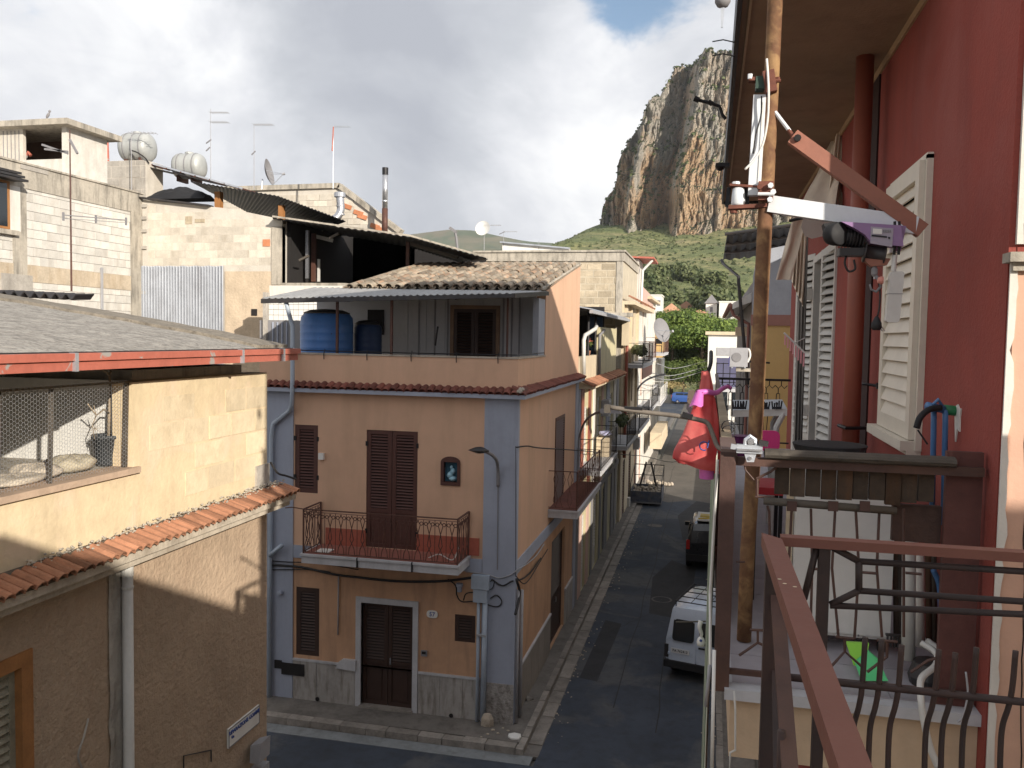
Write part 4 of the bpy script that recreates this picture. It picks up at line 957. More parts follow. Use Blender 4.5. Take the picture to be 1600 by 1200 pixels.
R_ = random.Random(77); g = MB()
for k in range(260):
    y = R_.uniform(17, 58); x = -3.09+R_.random()**2*.35 if R_.random() < .7 else .33-R_.random()**2*.4; r = R_.uniform(.008, .03)
    g.lathe((x, y, .003), [(r, 0), (r*.7, r*.6), (.002, r*.8)], 5)
o = g.build('gutter_litter', mt_rubble); tag(o, 'grit and leaves collected along the gutters', kind='stuff')
# dark patch and drain by the kerb
g = MB(); p = onZ(836, 1140, .006); g.box(p.x-.3, p.y-.5, -.04, p.x+.25, p.y+.25, .008); o = g.build('drain_cover', mt_slate); tag(o, 'dark iron drain cover in the gutter by the corner', 'drain cover')

# water tanks on the terrace
def tank(c, r, h, m, label, cap):
    t_ = thing('water_tank', label, 'water tank', c)
    pr = [(r*.97, 0), (r, .03)]
    for k in range(1, 9): z = h*.86*k/9; pr += [(r, z-.02), (r*1.015, z), (r, z+.02)]
    pr += [(r*.98, h*.86), (r*.8, h*.93)]
    g = MB(); g.lathe(c, pr, 28); g.build('body', m, t_, True)
    g = MB(); g.lathe(c+V((0, 0, h*.90)), [(r*.86, 0), (r*.88, .04), (r*.6, .1), (r*.2, .12)], 24); g.build('lid', cap, t_, True)
    return t_
c = onY(509, 553, 18.4); c = V((c.x, 18.45, 7.12)); T1 = tank(c, .60, 1.80, mt_bluetank, 'large blue plastic water tank with a dark lid at the left of the terrace', mt_slate)
g = MB(); g.path([c+V((-.56, -.12, 1.05)), c+V((-.3, -.5, 1.0)), c+V((.1, -.58, 1.08)), c+V((.35, -.48, 1.18))], .012, 5); g.build('strap', mt_cable, T1)
c = onY(563, 553, 18.9); tank(V((c.x+.05, 19.2, 7.12)), .34, 1.55, mat('dark_blue_plastic', (.025, .05, .12), .45, .1, 2, 0), 'narrow dark blue tank right of the large blue tank', mt_slate)
# ------------------------------------------------------------------ the near left building
LX = -5.4; LF = Fr((LX, 0, 0), (0, 1, 0), (1, 0, 0)); YC = onX(417, 850, LX).y
LB = thing('workshop_house', 'near left building of rough ochre render with a red-edged roof and a tiled ledge', 'building', (LX, YC, 0))
def lz(x, y, X=LX): return onX(x, y, X)
zs0, zs1 = lz(0, 782).z, lz(218, 730).z; ys1 = lz(207, 700).y; zsill = lz(210, 731).z
zled = 6.12; ztop = 7.80
a_, b_ = -3.0, YC
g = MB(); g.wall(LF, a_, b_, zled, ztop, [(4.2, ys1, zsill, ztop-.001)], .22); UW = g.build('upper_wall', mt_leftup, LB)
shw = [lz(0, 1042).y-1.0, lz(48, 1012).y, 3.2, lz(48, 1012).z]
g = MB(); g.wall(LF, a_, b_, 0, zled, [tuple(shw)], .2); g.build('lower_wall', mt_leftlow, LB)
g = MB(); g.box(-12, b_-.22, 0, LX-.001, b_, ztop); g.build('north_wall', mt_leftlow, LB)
g = MB(); g.box(-12, -3, 0, LX-.22, b_-.23, zled); g.build('lower_core', mt_dark, LB)
g = MB(); g.box(-12, ys1+.3, zled, LX-.22, b_-.23, 7.9); g.box(-12, -3, zled+.01, -7.2, ys1+.3, 7.9); g.build('upper_core', mt_conc, LB)
# uneven courses of stone showing through the render
R_ = random.Random(2); me_s = None
g = MB(); g.box(-.5, -.5, -.5, .5, .5, .5); me_s = mesh('stone_block', g, mat('ochre_stone', (.68, .57, .40), .92, .10, 1.6, .5, 22, stain=.35, stain_col=(.40, .30, .18), streak=False, rndv=.10, dist=.012))
z = zled+.42; r = 0
while z < ztop-.15:
    y = ys1+.25+(r % 2)*.22; h = .27
    while y < b_-.05:
        w = min(R_.uniform(.42, .60), b_-y-.01)
        if w > .1 and R_.random() < .80: inst('stone_block', me_s, LB, (LX-.022+R_.uniform(-.004, .006), y+w/2, z+h/2), None, (.05, w-.02, min(h, ztop-z)-.018))
        y += w
    z += h+.008; r += 1
g = MB(); g.box(LX-.06, b_-.30, zled+.26, LX+.03, b_+.012, zled+.54); g.build('grey_patch', mt_patchgrey, LB)
g = MB(); y = lz(180, 1000).y; g.grid(lambda a, b: V((LX+.012+.014*noise.noise(V((a*5, b*30, 1))), y-.10+a*.20+.02*noise.noise(V((0, b*22, a))), .3+b*5.75)), 4, 90)
o = g.build('mortar_strip', mt_patchgrey, LB)
# sill, posts and chicken wire of the open loft
g = MB(); g.fbox(LF, 4.2, ys1+.06, zsill-.045, zsill+.012, -.22, .05); g.build('sill', mat('pinkish_sill', (.46, .34, .25), .85, .15, 3, .2), LB)
for px_, w in ((203, .035), (86, .03), (0, .05)):
    y = lz(px_, 680).y; MB().beam((LX-.06, y, zsill), (LX-.05, y+.02, ztop), w).build('wooden_post', mt_wood, LB)
g = MB(); s = .021; hx = s*1.5; hy = s*sqrt(3); y = 5.05; W_ = ys1-5.05
def hp(i, j): return V((LX-.025+.012*noise.noise(V((i*.08, j*.08, 0))), 5.05+i, zsill+.02+j+.008*noise.noise(V((i*3, j*3, 4)))))
nx = int(W_/hx); ny = int((7.83-zsill)/hy)
for i in range(nx):
    for j in range(ny):
        x0 = i*hx; z0 = j*hy+(hy/2 if i % 2 else 0)
        P6 = [(x0+s*cos(k*pi/3), z0+s*sin(k*pi/3)) for k in range(6)]
        for k in (0, 1, 2): g.path([hp(*P6[k]), hp(*P6[k+1])], .00125, 3, cap=False)
g.build('chicken_wire', mt_galv, LB, kind='stuff')
# inside the loft: boards, a plank wall
g = MB(); g.box(-7.2, 3.5, zsill-.05, LX-.2, ys1+.28, zsill-.0); g.build('loft_floor', mt_conc, LB)
for k in range(9):
    y = 4.4+k*.36; MB().box(-7.18, y, zsill, -7.12, y+.34, 7.9).build('board', mt_wood if k % 3 == 0 else mt_whitewall, LB)
MB().box(-7.1, ys1+.2, zsill, LX-.25, ys1+.29, 7.8).build('end_board', mt_white, LB)
for y in (5.85, 6.3): MB().box(-6.6, y, zsill, -6.52, y+.09, 7.9).build('inner_post', mt_wood, LB)
# potted dead shrub and sacks
p = lz(170, 731, LX-.32); t_ = thing('plant_pot', 'dark plastic pot with a bare pruned shrub behind the chicken wire', 'plant pot', (p.x, p.y, zsill))
c = V((p.x, p.y, zsill+.012)); g = MB(); g.lathe(c, [(.105, 0), (.115, .02), (.145, .26), (.158, .262), (.158, .295), (.145, .295), (.14, .27)], 20); g.build('pot', mat('dark_grey_plastic', (.045, .05, .055), .6, .1, 5, .05), t_, True)
g = MB(); g.lathe(c+V((0, 0, .255)), [(.14, 0), (.02, .015)], 14); g.build('soil', mt_earth, t_)
g = MB(); T_ = c+V((0, 0, .25)); P_ = [T_, T_+V((.01, .0, .25)), T_+V((0, .03, .48)), T_+V((.0, .02, .62))]; g.path(P_, .016, 7, .012)
g.path([P_[3], P_[3]+V((0, -.05, .04)), P_[3]+V((0, -.12, .06))], .011, 6, .007); g.path([P_[3], P_[3]+V((0, .03, .05))], .01, 6); g.path([P_[1], P_[1]+V((.02, -.10, .05)), P_[1]+V((.03, -.22, .0)), P_[1]+V((.0, -.30, .12))], .010, 6, .006)
g.path([P_[1]+V((.03, -.22, 0)), P_[1]+V((.05, -.30, -.08)), P_[1]+V((.05, -.27, -.22))], .006, 5, .003); g.path([P_[1]+V((.03, -.22, 0)), P_[1]+V((.02, -.24, .10))], .006, 5, .003); g.path([P_[2], P_[2]+V((0, .08, -.05)), P_[2]+V((0, .1, .05))], .007, 5, .004)
for k in range(9):
    a = k*.7; b0 = P_[1]+V((.04, -.25, -.12)); g.path([b0, b0+V((.03*cos(a), .09*cos(a), .09*sin(a)))], .0025, 4, .001)
g.build('stem', mt_deadwood, t_, True)
def sack(c, sx, sy, sz, m, name, label, seed, cat='sack'):
    g = MB(); g.grid(lambda u, v: V(c)+V((sx*cos(2*pi*u)*sin(pi*v)**.6, sy*sin(2*pi*u)*sin(pi*v)**.6, sz*(.5-.5*cos(pi*v))))*(1+.22*noise.noise(V((cos(2*pi*u)*2+seed, sin(2*pi*u)*2, v*4)))), 28, 14, True)
    return one(name, g, m, label, cat, None, True)
mt_sack = mat('pale_sacking', (.50, .44, .36), .9, .12, 6, .4, 40, stain=.5, stain_col=(.3, .25, .19), streak=False)
p = lz(20, 765, LX-.35); sack((p.x, p.y+.0, zsill), .2, .30, .09, mt_sack, 'sack', 'crumpled pale sack lying at the far left behind the chicken wire', 1)
p = lz(55, 745, LX-.4); sack((p.x, p.y, zsill), .2, .2, .13, mt_sack, 'sack', 'folded pale sack behind the chicken wire, right of the crumpled one', 5)
p = lz(110, 740, LX-.4); sack((p.x, p.y, zsill), .2, .24, .15, mat('yellowish_sacking', (.46, .41, .31), .9, .2, 8, .5, 30), 'sack', 'greyish yellow bag of rubble just left of the dark plant pot', 9)
# roof: screeded slab with a red steel edge
rx0, rz0 = LX+.35, lz(200, 553, LX+.35).z+.0; YV = onX(462, 552, rx0).y
def roofp(a, b):
    x = rx0-a*5.6; y = -3+b*(YV+3); z = rz0+.80*(a**.86)+.012*noise.noise(V((x*3, y*3, 0)))
    return V((x, y, z))
g = MB(); g.sheet(roofp, 40, 60, (0, 0, -.10)); g.build('roof_slab', mt_roofgrey, LB)
g = MB(); g.sheet(lambda a, b: roofp(a*.98+.02, 1-.055*(1-b))+V((0, .0, .035)), 40, 2, (0, 0, -.04)); g.build('roof_verge', mat('verge_screed', (.24, .21, .17), .95, .25, 6, .8, 16, stain=.8, stain_col=(.1, .085, .065), streak=False, sscale=7), LB)
zt_, zb_ = rz0+.005, rz0-.125
g = MB(); g.box(rx0-.02, -3, zb_, rx0+.03, YV, zt_-.05); g.box(rx0-.06, -3, zt_-.05, rx0+.055, YV+.03, zt_+.012); g.box(-9, YV-.01, zb_, rx0-.02, YV+.02, zt_-.06); g.build('fascia_beam', mt_fascia, LB)
for y in (YV-.42, YV-1.35, YV-3.9): MB().box(rx0+.0, y, zb_-.005, rx0+.062, y+.035, zt_+.016).build('fascia_joint', mt_galv, LB)
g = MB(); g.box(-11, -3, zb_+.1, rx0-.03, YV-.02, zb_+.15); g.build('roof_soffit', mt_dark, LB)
g = MB(); aa, bb = onY(0, 452, YV+.15), onY(131, 458, YV+.15)
def wav(a, b): 
    p = aa.lerp(bb, a); return V((p.x, YV+.0+b*.35, p.z+.035*sin(a*2*pi*8.2)-.05+b*.02))
g.sheet(wav, 82, 2, (0, 0, -.02)); g.build('corrugated_ridge', mt_slate, LB)
# tiled ledge
zt = lz(300, 829, LX+.30).z; zw = zt+.10
g = MB(); g.box(LX-.01, -3, zt-.17, LX+.20, YC+.22, zt-.09); g.box(LX-.01, -3, zt-.09, LX+.27, YC+.25, zt-.02); g.box(-7, YC+.001, zt-.16, LX-.011, YC+.25, zt-.02)
LM = g.build('ledge_moulding', mat('ledge_plaster', (.50, .44, .36), .9, .2, 3, .5, 20, stain=.6, stain_col=(.25, .2, .15)), LB)
g = MB(); g.hexa([(LX, -3, zt-.02), (LX+.27, -3, zt-.02), (LX+.27, YC+.22, zt-.02), (LX, YC+.22, zt-.02), (LX, -3, zw), (LX+.26, -3, zt), (LX+.26, YC+.22, zt), (LX, YC+.22, zw)]); g.build('tile_bed', mt_bed, LB)
ledge_tiles(LB, me_small_t, (LX+.31, YC+.26, zt-.005), (LX+.31, 3.6, zt-.005), (-1, 0, 0), .34, .108, 6)
g = MB(); R_ = random.Random(3)
for k in range(420):
    y = YC+.2-(YC-5.5)*R_.random()**1.5; q = V((LX+R_.uniform(0, .13), y, zw+.01+R_.uniform(-.03, .03))); r = R_.uniform(.006, .02); g.lathe(q, [(.004, 0), (r, r*.5), (r*.7, r), (.004, r*1.2)], 5)
g.build('mortar_crumbs', mt_conc, LB, kind='stuff')
g = MB(); q = V((LX+.05, YC+.1, zw+.05)); g.path(spline([q+V((0, -.1, .25)), q+V((.03, .02, .1)), q+V((.1, .12, .05)), q+V((.2, .2, .0))]), .014, 5); g.build('bent_wire', mt_cable, LB)
# downpipe, shutter, sign, fittings on the lower wall
pp = lz(199, 872, LX+.07); pipe('downpipe', [(LX+.07, pp.y, zt-.17), (LX+.07, pp.y, .1)], .05, mt_pipew, 'pale vertical downpipe on the near left building', cat='downpipe')
g = MB(); g.lathe((LX+.07, pp.y, zt-.30), [(.055, 0), (.055, .12)], 12); g.lathe((LX+.07, pp.y, zt-.42), [(.056, 0), (.056, .02)], 12); one('pipe_socket', g, mt_pipew, 'wider socket at the top of the pale downpipe', 'pipe socket')
a, b, c_, d = shw
mt_owood = mat('orange_wood', (.34, .155, .055), .7, .2, 5, .2, 25)
g = MB(); g.fbox(LF, b-.12, b, c_, d, -.1, .02); g.fbox(LF, a, b-.12, d-.12, d, -.1, .02); g.build('window_frame', mt_owood, LB)
louvre(LF, LB, a, b-.12, c_, d-.12, -.09, mat('weathered_green_shutter', (.27, .25, .19), .7, .2, 5, .2, 25), .075, frame=.06, slath=.07, tilt=-.6)
# the sign
S_ = thing('tyre_repair_sign', 'white sign reading RIPARAZIONE GOMME low on the left building', 'sign', lz(358, 1172, LX+.03))
p1, p2, p3, p4 = lz(358, 1170, LX+.03), lz(406, 1135, LX+.03), lz(406, 1102, LX+.03), lz(358, 1140, LX+.03)
y0, y1, z0, z1 = p1.y, p2.y, p1.z, p4.z
g = MB(); g.box(LX+.0, y0, z0, LX+.025, y1, z1); g.build('panel', mt_white, S_)
g = MB()
for q in ((y0, z0, y1, z0+.012), (y0, z1-.012, y1, z1), (y0, z0+.012, y0+.012, z1-.012), (y1-.012, z0+.012, y1, z1-.012)): g.box(LX+.025, q[0], q[1], LX+.029, q[2], q[3])
g.build('border', mt_grey, S_)
w = y1-y0; hh = z1-z0
text('lettering', 'RIPARAZIONE GOMME', w*.098, (LX+.028, (y0+y1)/2, z1-hh*.27), (0, 1, 0), (0, 0, 1), mt_inkblue, S_)
text('small_lettering', 'Via', w*.07, (LX+.028, y0+w*.12, z1-hh*.55), (0, 1, 0), (0, 0, 1), mt_inkblue, S_)
t_ = thing('floodlight', 'pale floodlight and box on the wall at the lower corner of the left building', 'floodlight', lz(408, 1200, LX+.1))
q = lz(408, 1172, LX+.15); g = MB(); g.hexa([q+V((-.1, -.10, -.13)), q+V((.05, -.14, -.10)), q+V((.05, .12, -.10)), q+V((-.1, .12, -.13)), q+V((-.1, -.08, .08)), q+V((.05, -.08, .13)), q+V((.05, .14, .13)), q+V((-.1, .14, .08))]); g.build('lamp_body', mt_cablew, t_)
q = lz(410, 1197, LX+.12); g = MB(); g.box(q.x-.1, q.y-.15, q.z-.12, q.x+.04, q.y+.1, q.z+.02); g.build('lower_box', mt_cablew, t_)
g = MB(); g.path([lz(287, 1200, LX+.015), lz(287, 1181, LX+.015), lz(330, 1172, LX+.015), lz(330, 1190, LX+.015)], .008, 5); one('wire', g, mt_cable, 'thin wire bent into a rectangle low on the left wall', 'wire')
# crack with crumbling edge
g = MB(); g.path(spline([lz(128, 1200, LX+.002), lz(122, 1180, LX+.002), lz(131, 1150, LX+.002), lz(138, 1122, LX+.002)]), .012, 4); g.build('crack', mt_patchgrey, LB)
# ------------------------------------------------------------------ block buildings behind, left
YW = 24.0
q = onY(221, 310, YW); BX = q.x
BF_ = Fr((BX, 0, 0), (0, 1, 0), (1, 0, 0)); WF = Fr((0, YW, 0), (1, 0, 0), (0, -1, 0))
BB = thing('block_house', 'pale concrete-block house at the far left with a stained concrete top band', 'house', (BX, YW, 0))
zt = onX(100, 273, BX).z; y0 = 12.
g = MB(); g.box(BX-8, y0, 0, BX-.06, YW, zt-.02); g.build('wall', mt_mortar, BB)
def bz(x, y): p = onX(x, y, BX); return p.y, p.z
zb1 = bz(100, 308)[1]
g = MB(); g.box(BX-.3, y0, zb1, BX+.03, YW+.02, zt); g.box(BX-.34, y0, zt-.0, BX+.07, YW+.05, zt+.05); g.build('concrete_band', mt_conc, BB)
g = MB(); g.box(BX-.3, YW-.55, 0, BX+.025, YW+.012, zb1); g.box(BX-.3, bz(28, 300)[0]-.2, 0, BX+.025, bz(40, 300)[0], zb1); g.build('concrete_pillar', mt_conc, BB)
zb2, zb3 = bz(100, 420)[1], bz(100, 445)[1]
g = MB(); g.box(BX-.3, y0, zb3, BX+.02, YW-.55, zb2); g.build('concrete_beam', mat('floor_beam', (.50, .42, .32), .9, .2, 2, .5, 20, stain=.6, stain_col=(.33, .24, .15)), BB)
ya = bz(40, 300)[0]
blocks(BB, BF_, ya, YW-.55, zb2, zb1, .52, .235, mt_block, seed=4, gap=.010, proud=.004)
blocks(BB, BF_, ya, YW-.55, 7.0, zb3, .52, .235, mt_block, seed=5, gap=.010, proud=.004, name='block')
blocks(BB, BF_, bz(0, 300)[0]-.5, bz(28, 300)[0]-.2, 7.0, bz(0, 362)[1], .52, .235, mt_block, seed=6, gap=.010, proud=.004)
g = MB(); a = bz(36, 450); g.box(BX, bz(0, 450)[0], 7, BX+.05, bz(49, 450)[0], bz(20, 428)[1]); g.build('render_patch', mt_patchgrey, BB)
g = MB(); p = bz(157, 470); g.box(BX+.03, p[0]-.03, 7, BX+.08, p[0]+.03, bz(157, 418)[1]); g.build('pipe', mt_cablew, BB)
# window with an orange frame and its dark tiled hood
a, b = bz(0, 300)[0]-.8, bz(13, 300)[0]; z0, z1 = bz(5, 357)[1], bz(5, 282)[1]
w_ = MB(); w_.box(BX-.02, a, z0, BX+.045, b, z1); w_ = w_.build('window', mt_owood, BB)
MB().box(BX+.045, a, z0+.06, BX+.05, b-.09, z1-.06).build('pane', mt_glass, w_)
MB().box(BX, a, z0-.14, BX+.14, b+.2, z0-.02).build('window_sill', mt_conc, BB)
MB().box(BX-.02, b+.001, z0-.02, BX+.028, b+.36, z1+.2).build('window_surround', mt_whitewall, BB)
for k in range(3): MB().hexa([(BX, a, z1+.03+k*.10), (BX+.45-k*.1, a, z1+.0+k*.10), (BX+.45-k*.1, b+.18, z1+.0+k*.10), (BX, b+.18, z1+.03+k*.10), (BX, a, z1+.10+k*.10), (BX+.45-k*.1, a, z1+.06+k*.10), (BX+.45-k*.1, b+.18, z1+.06+k*.10), (BX, b+.18, z1+.10+k*.10)]).build('hood_tile', mt_slate, BB)
g = MB(); p = bz(53, 265); g.box(BX+.03, p[0]-.5, p[1]-.06, BX+.05, p[0]+.45, p[1]+.05); g.build('stain_patch', mt_patchgrey, BB)
# roof hut with an open front
YH = 22.4; hc = onY(104, 240, YH); hx = hc.x
HT = thing('roof_hut', 'open-fronted rooftop hut under a flat concrete slab, far left', 'hut', (hx, YH, zt))
hz1 = onY(104, 198, YH).z; xo0 = onY(36, 225, YH).x; zo = onY(70, 249, YH).z; hy1 = onX(147, 230, hx).y
g = MB(); g.box(hx-.16, YH, zt-.3, hx, hy1+.6, hz1); g.build('side_wall', mt_block, HT)
g = MB(); g.box(xo0, YH, zt-.3, hx-.16, YH+.12, zo); g.build('front_parapet', mt_block, HT)
g = MB(); g.box(xo0-4, YH, zt-.3, xo0, YH+.12, hz1); g.build('front_wall', mt_mortar, HT)
for k in range(5): x = xo0-.15-k*.14; MB().box(x, YH-.012, zt-.3, x+.02, YH, hz1-.05).build('reed_line', mt_grey, HT)
g = MB(); g.box(xo0-4, hy1+.5, zt-.3, hx-.17, hy1+.6, hz1); g.build('back_wall', mat('brown_boards', (.16, .10, .07), .85, .25, 3, .3), HT)
hm = onY(130, 187, YH-.35); 
g = MB(); g.box(xo0-4, YH-.35, hz1, hx+.32, hy1+.9, hz1+.17); g.build('roof_slab', mt_conc, HT)
g = MB(); g.path([onY(40, 246, YH+.3), onY(44, 238, YH+.3), onY(48, 243, YH+.3)], .05, 6); g.build('red_rag', mt_fascia, HT)
# bird on the hut
q = onY(75, 187, YH-.1); q = V((q.x, q.y, hz1+.17)); g = MB()
g.grid(lambda u, v: q+V(((.05*sin(pi*v)**.7)*cos(2*pi*u)+.10*(v-.5), .045*sin(pi*v)**.7*sin(2*pi*u), .06+.20*v)), 12, 8, True)
g.lathe(q+V((.06, 0, .235)), [(.005, 0), (.032, .02), (.036, .045), (.02, .075), (.004, .085)], 10); g.path([q+V((.09, 0, .29)), q+V((.125, 0, .285))], .008, 5, .002); g.path([q+V((-.04, 0, .08)), q+V((-.12, 0, .0))], .022, 5, .012)
g.path([q+V((.0, .015, .07)), q+V((.0, .015, 0))], .005, 4); g.path([q+V((.0, -.015, .07)), q+V((.0, -.015, 0))], .005, 4)
one('pigeon', g, mt_grey, 'grey pigeon perched on the slab of the rooftop hut', 'bird', None, True)

# second block wall, facing us, with the galvanised sheet
W2 = thing('block_annexe', 'beige block-built annexe with a galvanised corrugated sheet on its wall', 'building', (BX, YW, 0))
def wz(x, y, Y=YW): p = onY(x, y, Y); return p.x, p.z
xr = wz(441, 400)[0]; zt2a, zt2b = wz(230, 312)[1], wz(440, 343)[1]
g = MB(); g.prism([(BX+.03, YW, 0), (xr, YW, 0), (xr, YW, zt2b), (wz(360, 330)[0], YW, wz(360, 326)[1]), (BX+.03, YW, zt2a)], (0, .3, 0)); g.build('wall', mt_mortar, W2)
xs0, xs1, zsa, zsb = wz(223, 440)[0], wz(351, 440)[0], 7.0, wz(290, 416)[1]
def topz(u): x0, x1 = BX, xr; return zt2a+(zt2b-zt2a)*(u-x0)/(x1-x0)-.08
blocks(W2, WF, BX+.22, wz(424, 400)[0], wz(300, 416)[1]+.02, zt2a, .55, .235, mt_blocktan, seed=9, gap=.010, proud=.004, ztop=topz, name='block')
g = MB(); a = wz(425, 400)[0]; g.box(a, YW-.04, wz(430, 445)[1], xr, YW+.2, wz(430, 354)[1]); g.build('corner_pillar', mt_conc, W2)
for y_ in (322, 341, 361, 387, 457): p = wz(224, y_); MB().box(p[0]-.10, YW-.06, p[1]-.05, p[0]+.14, YW-.02, p[1]+.05).build('toothing_stone', mt_patchgrey, W2)
for (a, b, c, d) in ((411, 374, 422, 385), (290, 338, 300, 350), (305, 342, 320, 348)): p0, p1 = wz(a, d), wz(c, b); MB().box(p0[0], YW-.022, p0[1], p1[0], YW, p1[1]).build('odd_brick', mt_brick if a == 411 else mt_tuff, W2)
def corr(a, b): return V((xs0+(xs1-xs0)*a, YW-.07+.034*sin(a*2*pi*29), zsa+(zsb-zsa)*b+.01*sin(a*40)*b))
g = MB(); g.sheet(corr, 29*8, 3, (0, .004, 0)); g.build('corrugated_sheet', mat('grey_sheet', (.36, .38, .42), .5, .14, 1.5, .05, 20, metal=.35, stain=.5, stain_col=(.22, .22, .24)), W2)
g = MB(); a = wz(352, 440)[0]; g.grid(lambda u, v: V((a+(xr-a)*u, YW-.02+.03*noise.noise(V((u*5, 0, v*6))), 6.8+(wz(390, 424)[1]-6.8)*v)), 20, 24); g.build('rough_render', mat('tan_rough_render', (.52, .42, .31), .92, .12, 2, .8, 12, stain=.3, stain_col=(.34, .26, .18)), W2)
p = wz(399, 487); MB().box(p[0]-.10, YW-.065, p[1]-.12, p[0]+.09, YW-.05, p[1]+.08).build('wall_hole', mt_dark, W2)
g = MB(); g.beam(V((BX-.05, YW-.02, zt2a+.06)), V((wz(330, 323)[0], YW-.02, wz(330, 322)[1])), .3, .05); g.build('roof_edge', mt_slate, W2)
# shed: dark sheet roofs, posts, black inside
SH = thing('roof_shed', 'open rooftop shed under black sloping sheets, dark inside', 'shed', (xr, YW, 7))
def Q(x, y, Y): return onY(x, y, Y)
def sheet4(a, b, c, d, name, m, parent, waves=20, amp=.015, th=.03):
    g = MB()
    def f(u, v): p = (a.lerp(d, u)).lerp(b.lerp(c, u), v); return p+V((0, 0, amp*sin(u*2*pi*waves)))
    g.sheet(f, waves*4, 3, (0, 0, -th)); return g.build(name, m, parent)
sheet4(Q(238, 262, 30), Q(300, 292, 26), Q(398, 338, 25), Q(440, 306, 30), 'roof_sheet', mt_slate, SH) if False else None
sheet4(Q(298, 283, 25), Q(325, 297, 30), Q(402, 339, 30), Q(434, 306, 25), 'roof_sheet', mt_black, SH)
sheet4(Q(434, 306, 25), Q(402, 339, 30), Q(512, 356, 30), Q(540, 345, 25), 'roof_sheet', mt_black, SH)
sheet4(Q(426, 340, 23.6), Q(441, 350, 28), Q(640, 385, 28), Q(640, 370, 23.6), 'roof_sheet', mt_black, SH, 20)
sheet4(Q(640, 370, 23.6), Q(640, 385, 28), Q(716, 408, 28), Q(762, 404, 23.6), 'roof_sheet', mt_black, SH, 14)
MB().beam(Q(426, 338, 23.55), Q(640, 368, 23.55), .06, .05).build('edge_batten', mt_conc, SH); MB().beam(Q(640, 368, 23.55), Q(762, 402, 23.55), .06, .05).build('edge_batten', mt_conc, SH)
g = MB(); g.face([Q(442, 352, 29), Q(760, 402, 29), Q(760, 452, 29), Q(442, 452, 29)]); x0, x1 = xr, Q(655, 400, 25).x
g.box(xr, 29, 8, Q(648, 400, 29).x, 29.2, Q(500, 372, 29).z); g.build('back_wall', mt_dark, SH)
g = MB(); g.box(xr, YW+.3, 8.0, xr+.12, 29, Q(442, 352, 26).z); g.build('side_wall', mt_dark, SH)
g = MB(); g.box(xr, YW, 6.8, Q(540, 440, YW).x, 29, Q(480, 442, YW).z); g.build('floor_slab', mt_conc, SH)
for (a, b, c, w, m) in ((440, 305, 325, .18, mt_brick), (418, 292, 322, .16, mt_brick)): pass
for (x, y0_, y1_, Y, w, m) in ((342, 300, 325, 25.6, .20, mt_owood), (440, 321, 345, 25.4, .16, mt_owood), (637, 373, 440, 25.3, .1, mt_iron), (480, 360, 435, 25, .09, mt_steel), (490, 365, 440, 25.4, .12, mt_iron), (498, 405, 440, 25.6, .07, mt_pipew)):
    a, b = Q(x, y0_, Y), Q(x, y1_, Y); MB().beam(b, V((b.x, b.y, a.z)), w).build('post', m, SH)
for k, (x0_, y0_, x1_, y1_) in enumerate(((650, 374, 745, 404), (642, 381, 715, 403))): MB().beam(Q(x0_, y0_, 25.2), Q(x1_, y1_, 25.0), .07, .1).build('rafter', mt_wood, SH)
for (x, y, s) in ((432, 355, .18), (468, 407, .2), (515, 372, .14)): q = Q(x, y, 24.1); MB().beam(q, q+V((.3, 0, .14)), .09, .06).build('loose_board', mt_wood, SH)
for (x0_, y0_, x1_, y1_) in ((443, 424, 452, 416), (455, 405, 480, 386), (488, 368, 520, 376)): MB().beam(Q(x0_, y0_, 26), Q(x1_, y1_, 26), .05, .12).build('brace', mt_pipew, SH)
# crumpled tarpaulin lump on the shed
c = Q(282, 300, 27.5); g = MB(); g.grid(lambda u, v: c+V((1.15*(u-.5)*2, .4*(v-.5)*2, -.3+.42*sin(pi*v)*(1+.7*noise.noise(V((u*5, v*4, 3))))*(1-abs(u-.5)**2*2.4))), 30, 12); one('tarpaulin', g, mt_rubber, 'crumpled black tarpaulin on the roof below the two tanks', 'tarpaulin')
# white wall strip and tiled wall next to the canopy
t_ = thing('white_parapet', 'white painted parapet with a tiled wall below, left of the canopy', 'wall', (Q(420, 500, 22).x, 22, 6))
a, b = Q(421, 446, 22), Q(545, 470, 22); g = MB(); g.box(a.x, 22, b.z-.05, b.x+1, 22.2, a.z); g.build('white_wall', mt_whitewall, t_)
g = MB(); a2, b2 = Q(420, 468, 21.95), Q(532, 502, 21.95); g.box(a2.x, 21.96, b2.z, b2.x, 22.0, b.z); g.build('tile_backing', mt_grey, t_)
gg = MB(); gg.box(-.5, -.5, -.5, .5, .5, .5); me_t = mesh('wall_tile', gg, mt_white); nx_ = int((b2.x-a2.x)/.15); nz_ = int((a.z-b2.z)/.15)
for i in range(nx_):
    for j in range(3+1): inst('wall_tile', me_t, t_, (a2.x+.075+i*.15, 21.952, b2.z+.075+j*.15), None, (.138, .02, .138))
g = MB(); g.box(a2.x-.25, 21.9, 5.5, b2.x, 22.3, b2.z); g.build('lower_wall', mt_grey, t_)
MB().box(a2.x-.1, 21.80, 5.5, a2.x+.0, 22.2, a.z-.2).build('corner_post', mt_patchgrey, t_)
for k in range(5): x = a2.x+.15+k*.14; MB().box(x, 21.86, 7, x+.03, 21.9, b2.z-.05).build('batten', mt_bluegrey, t_)

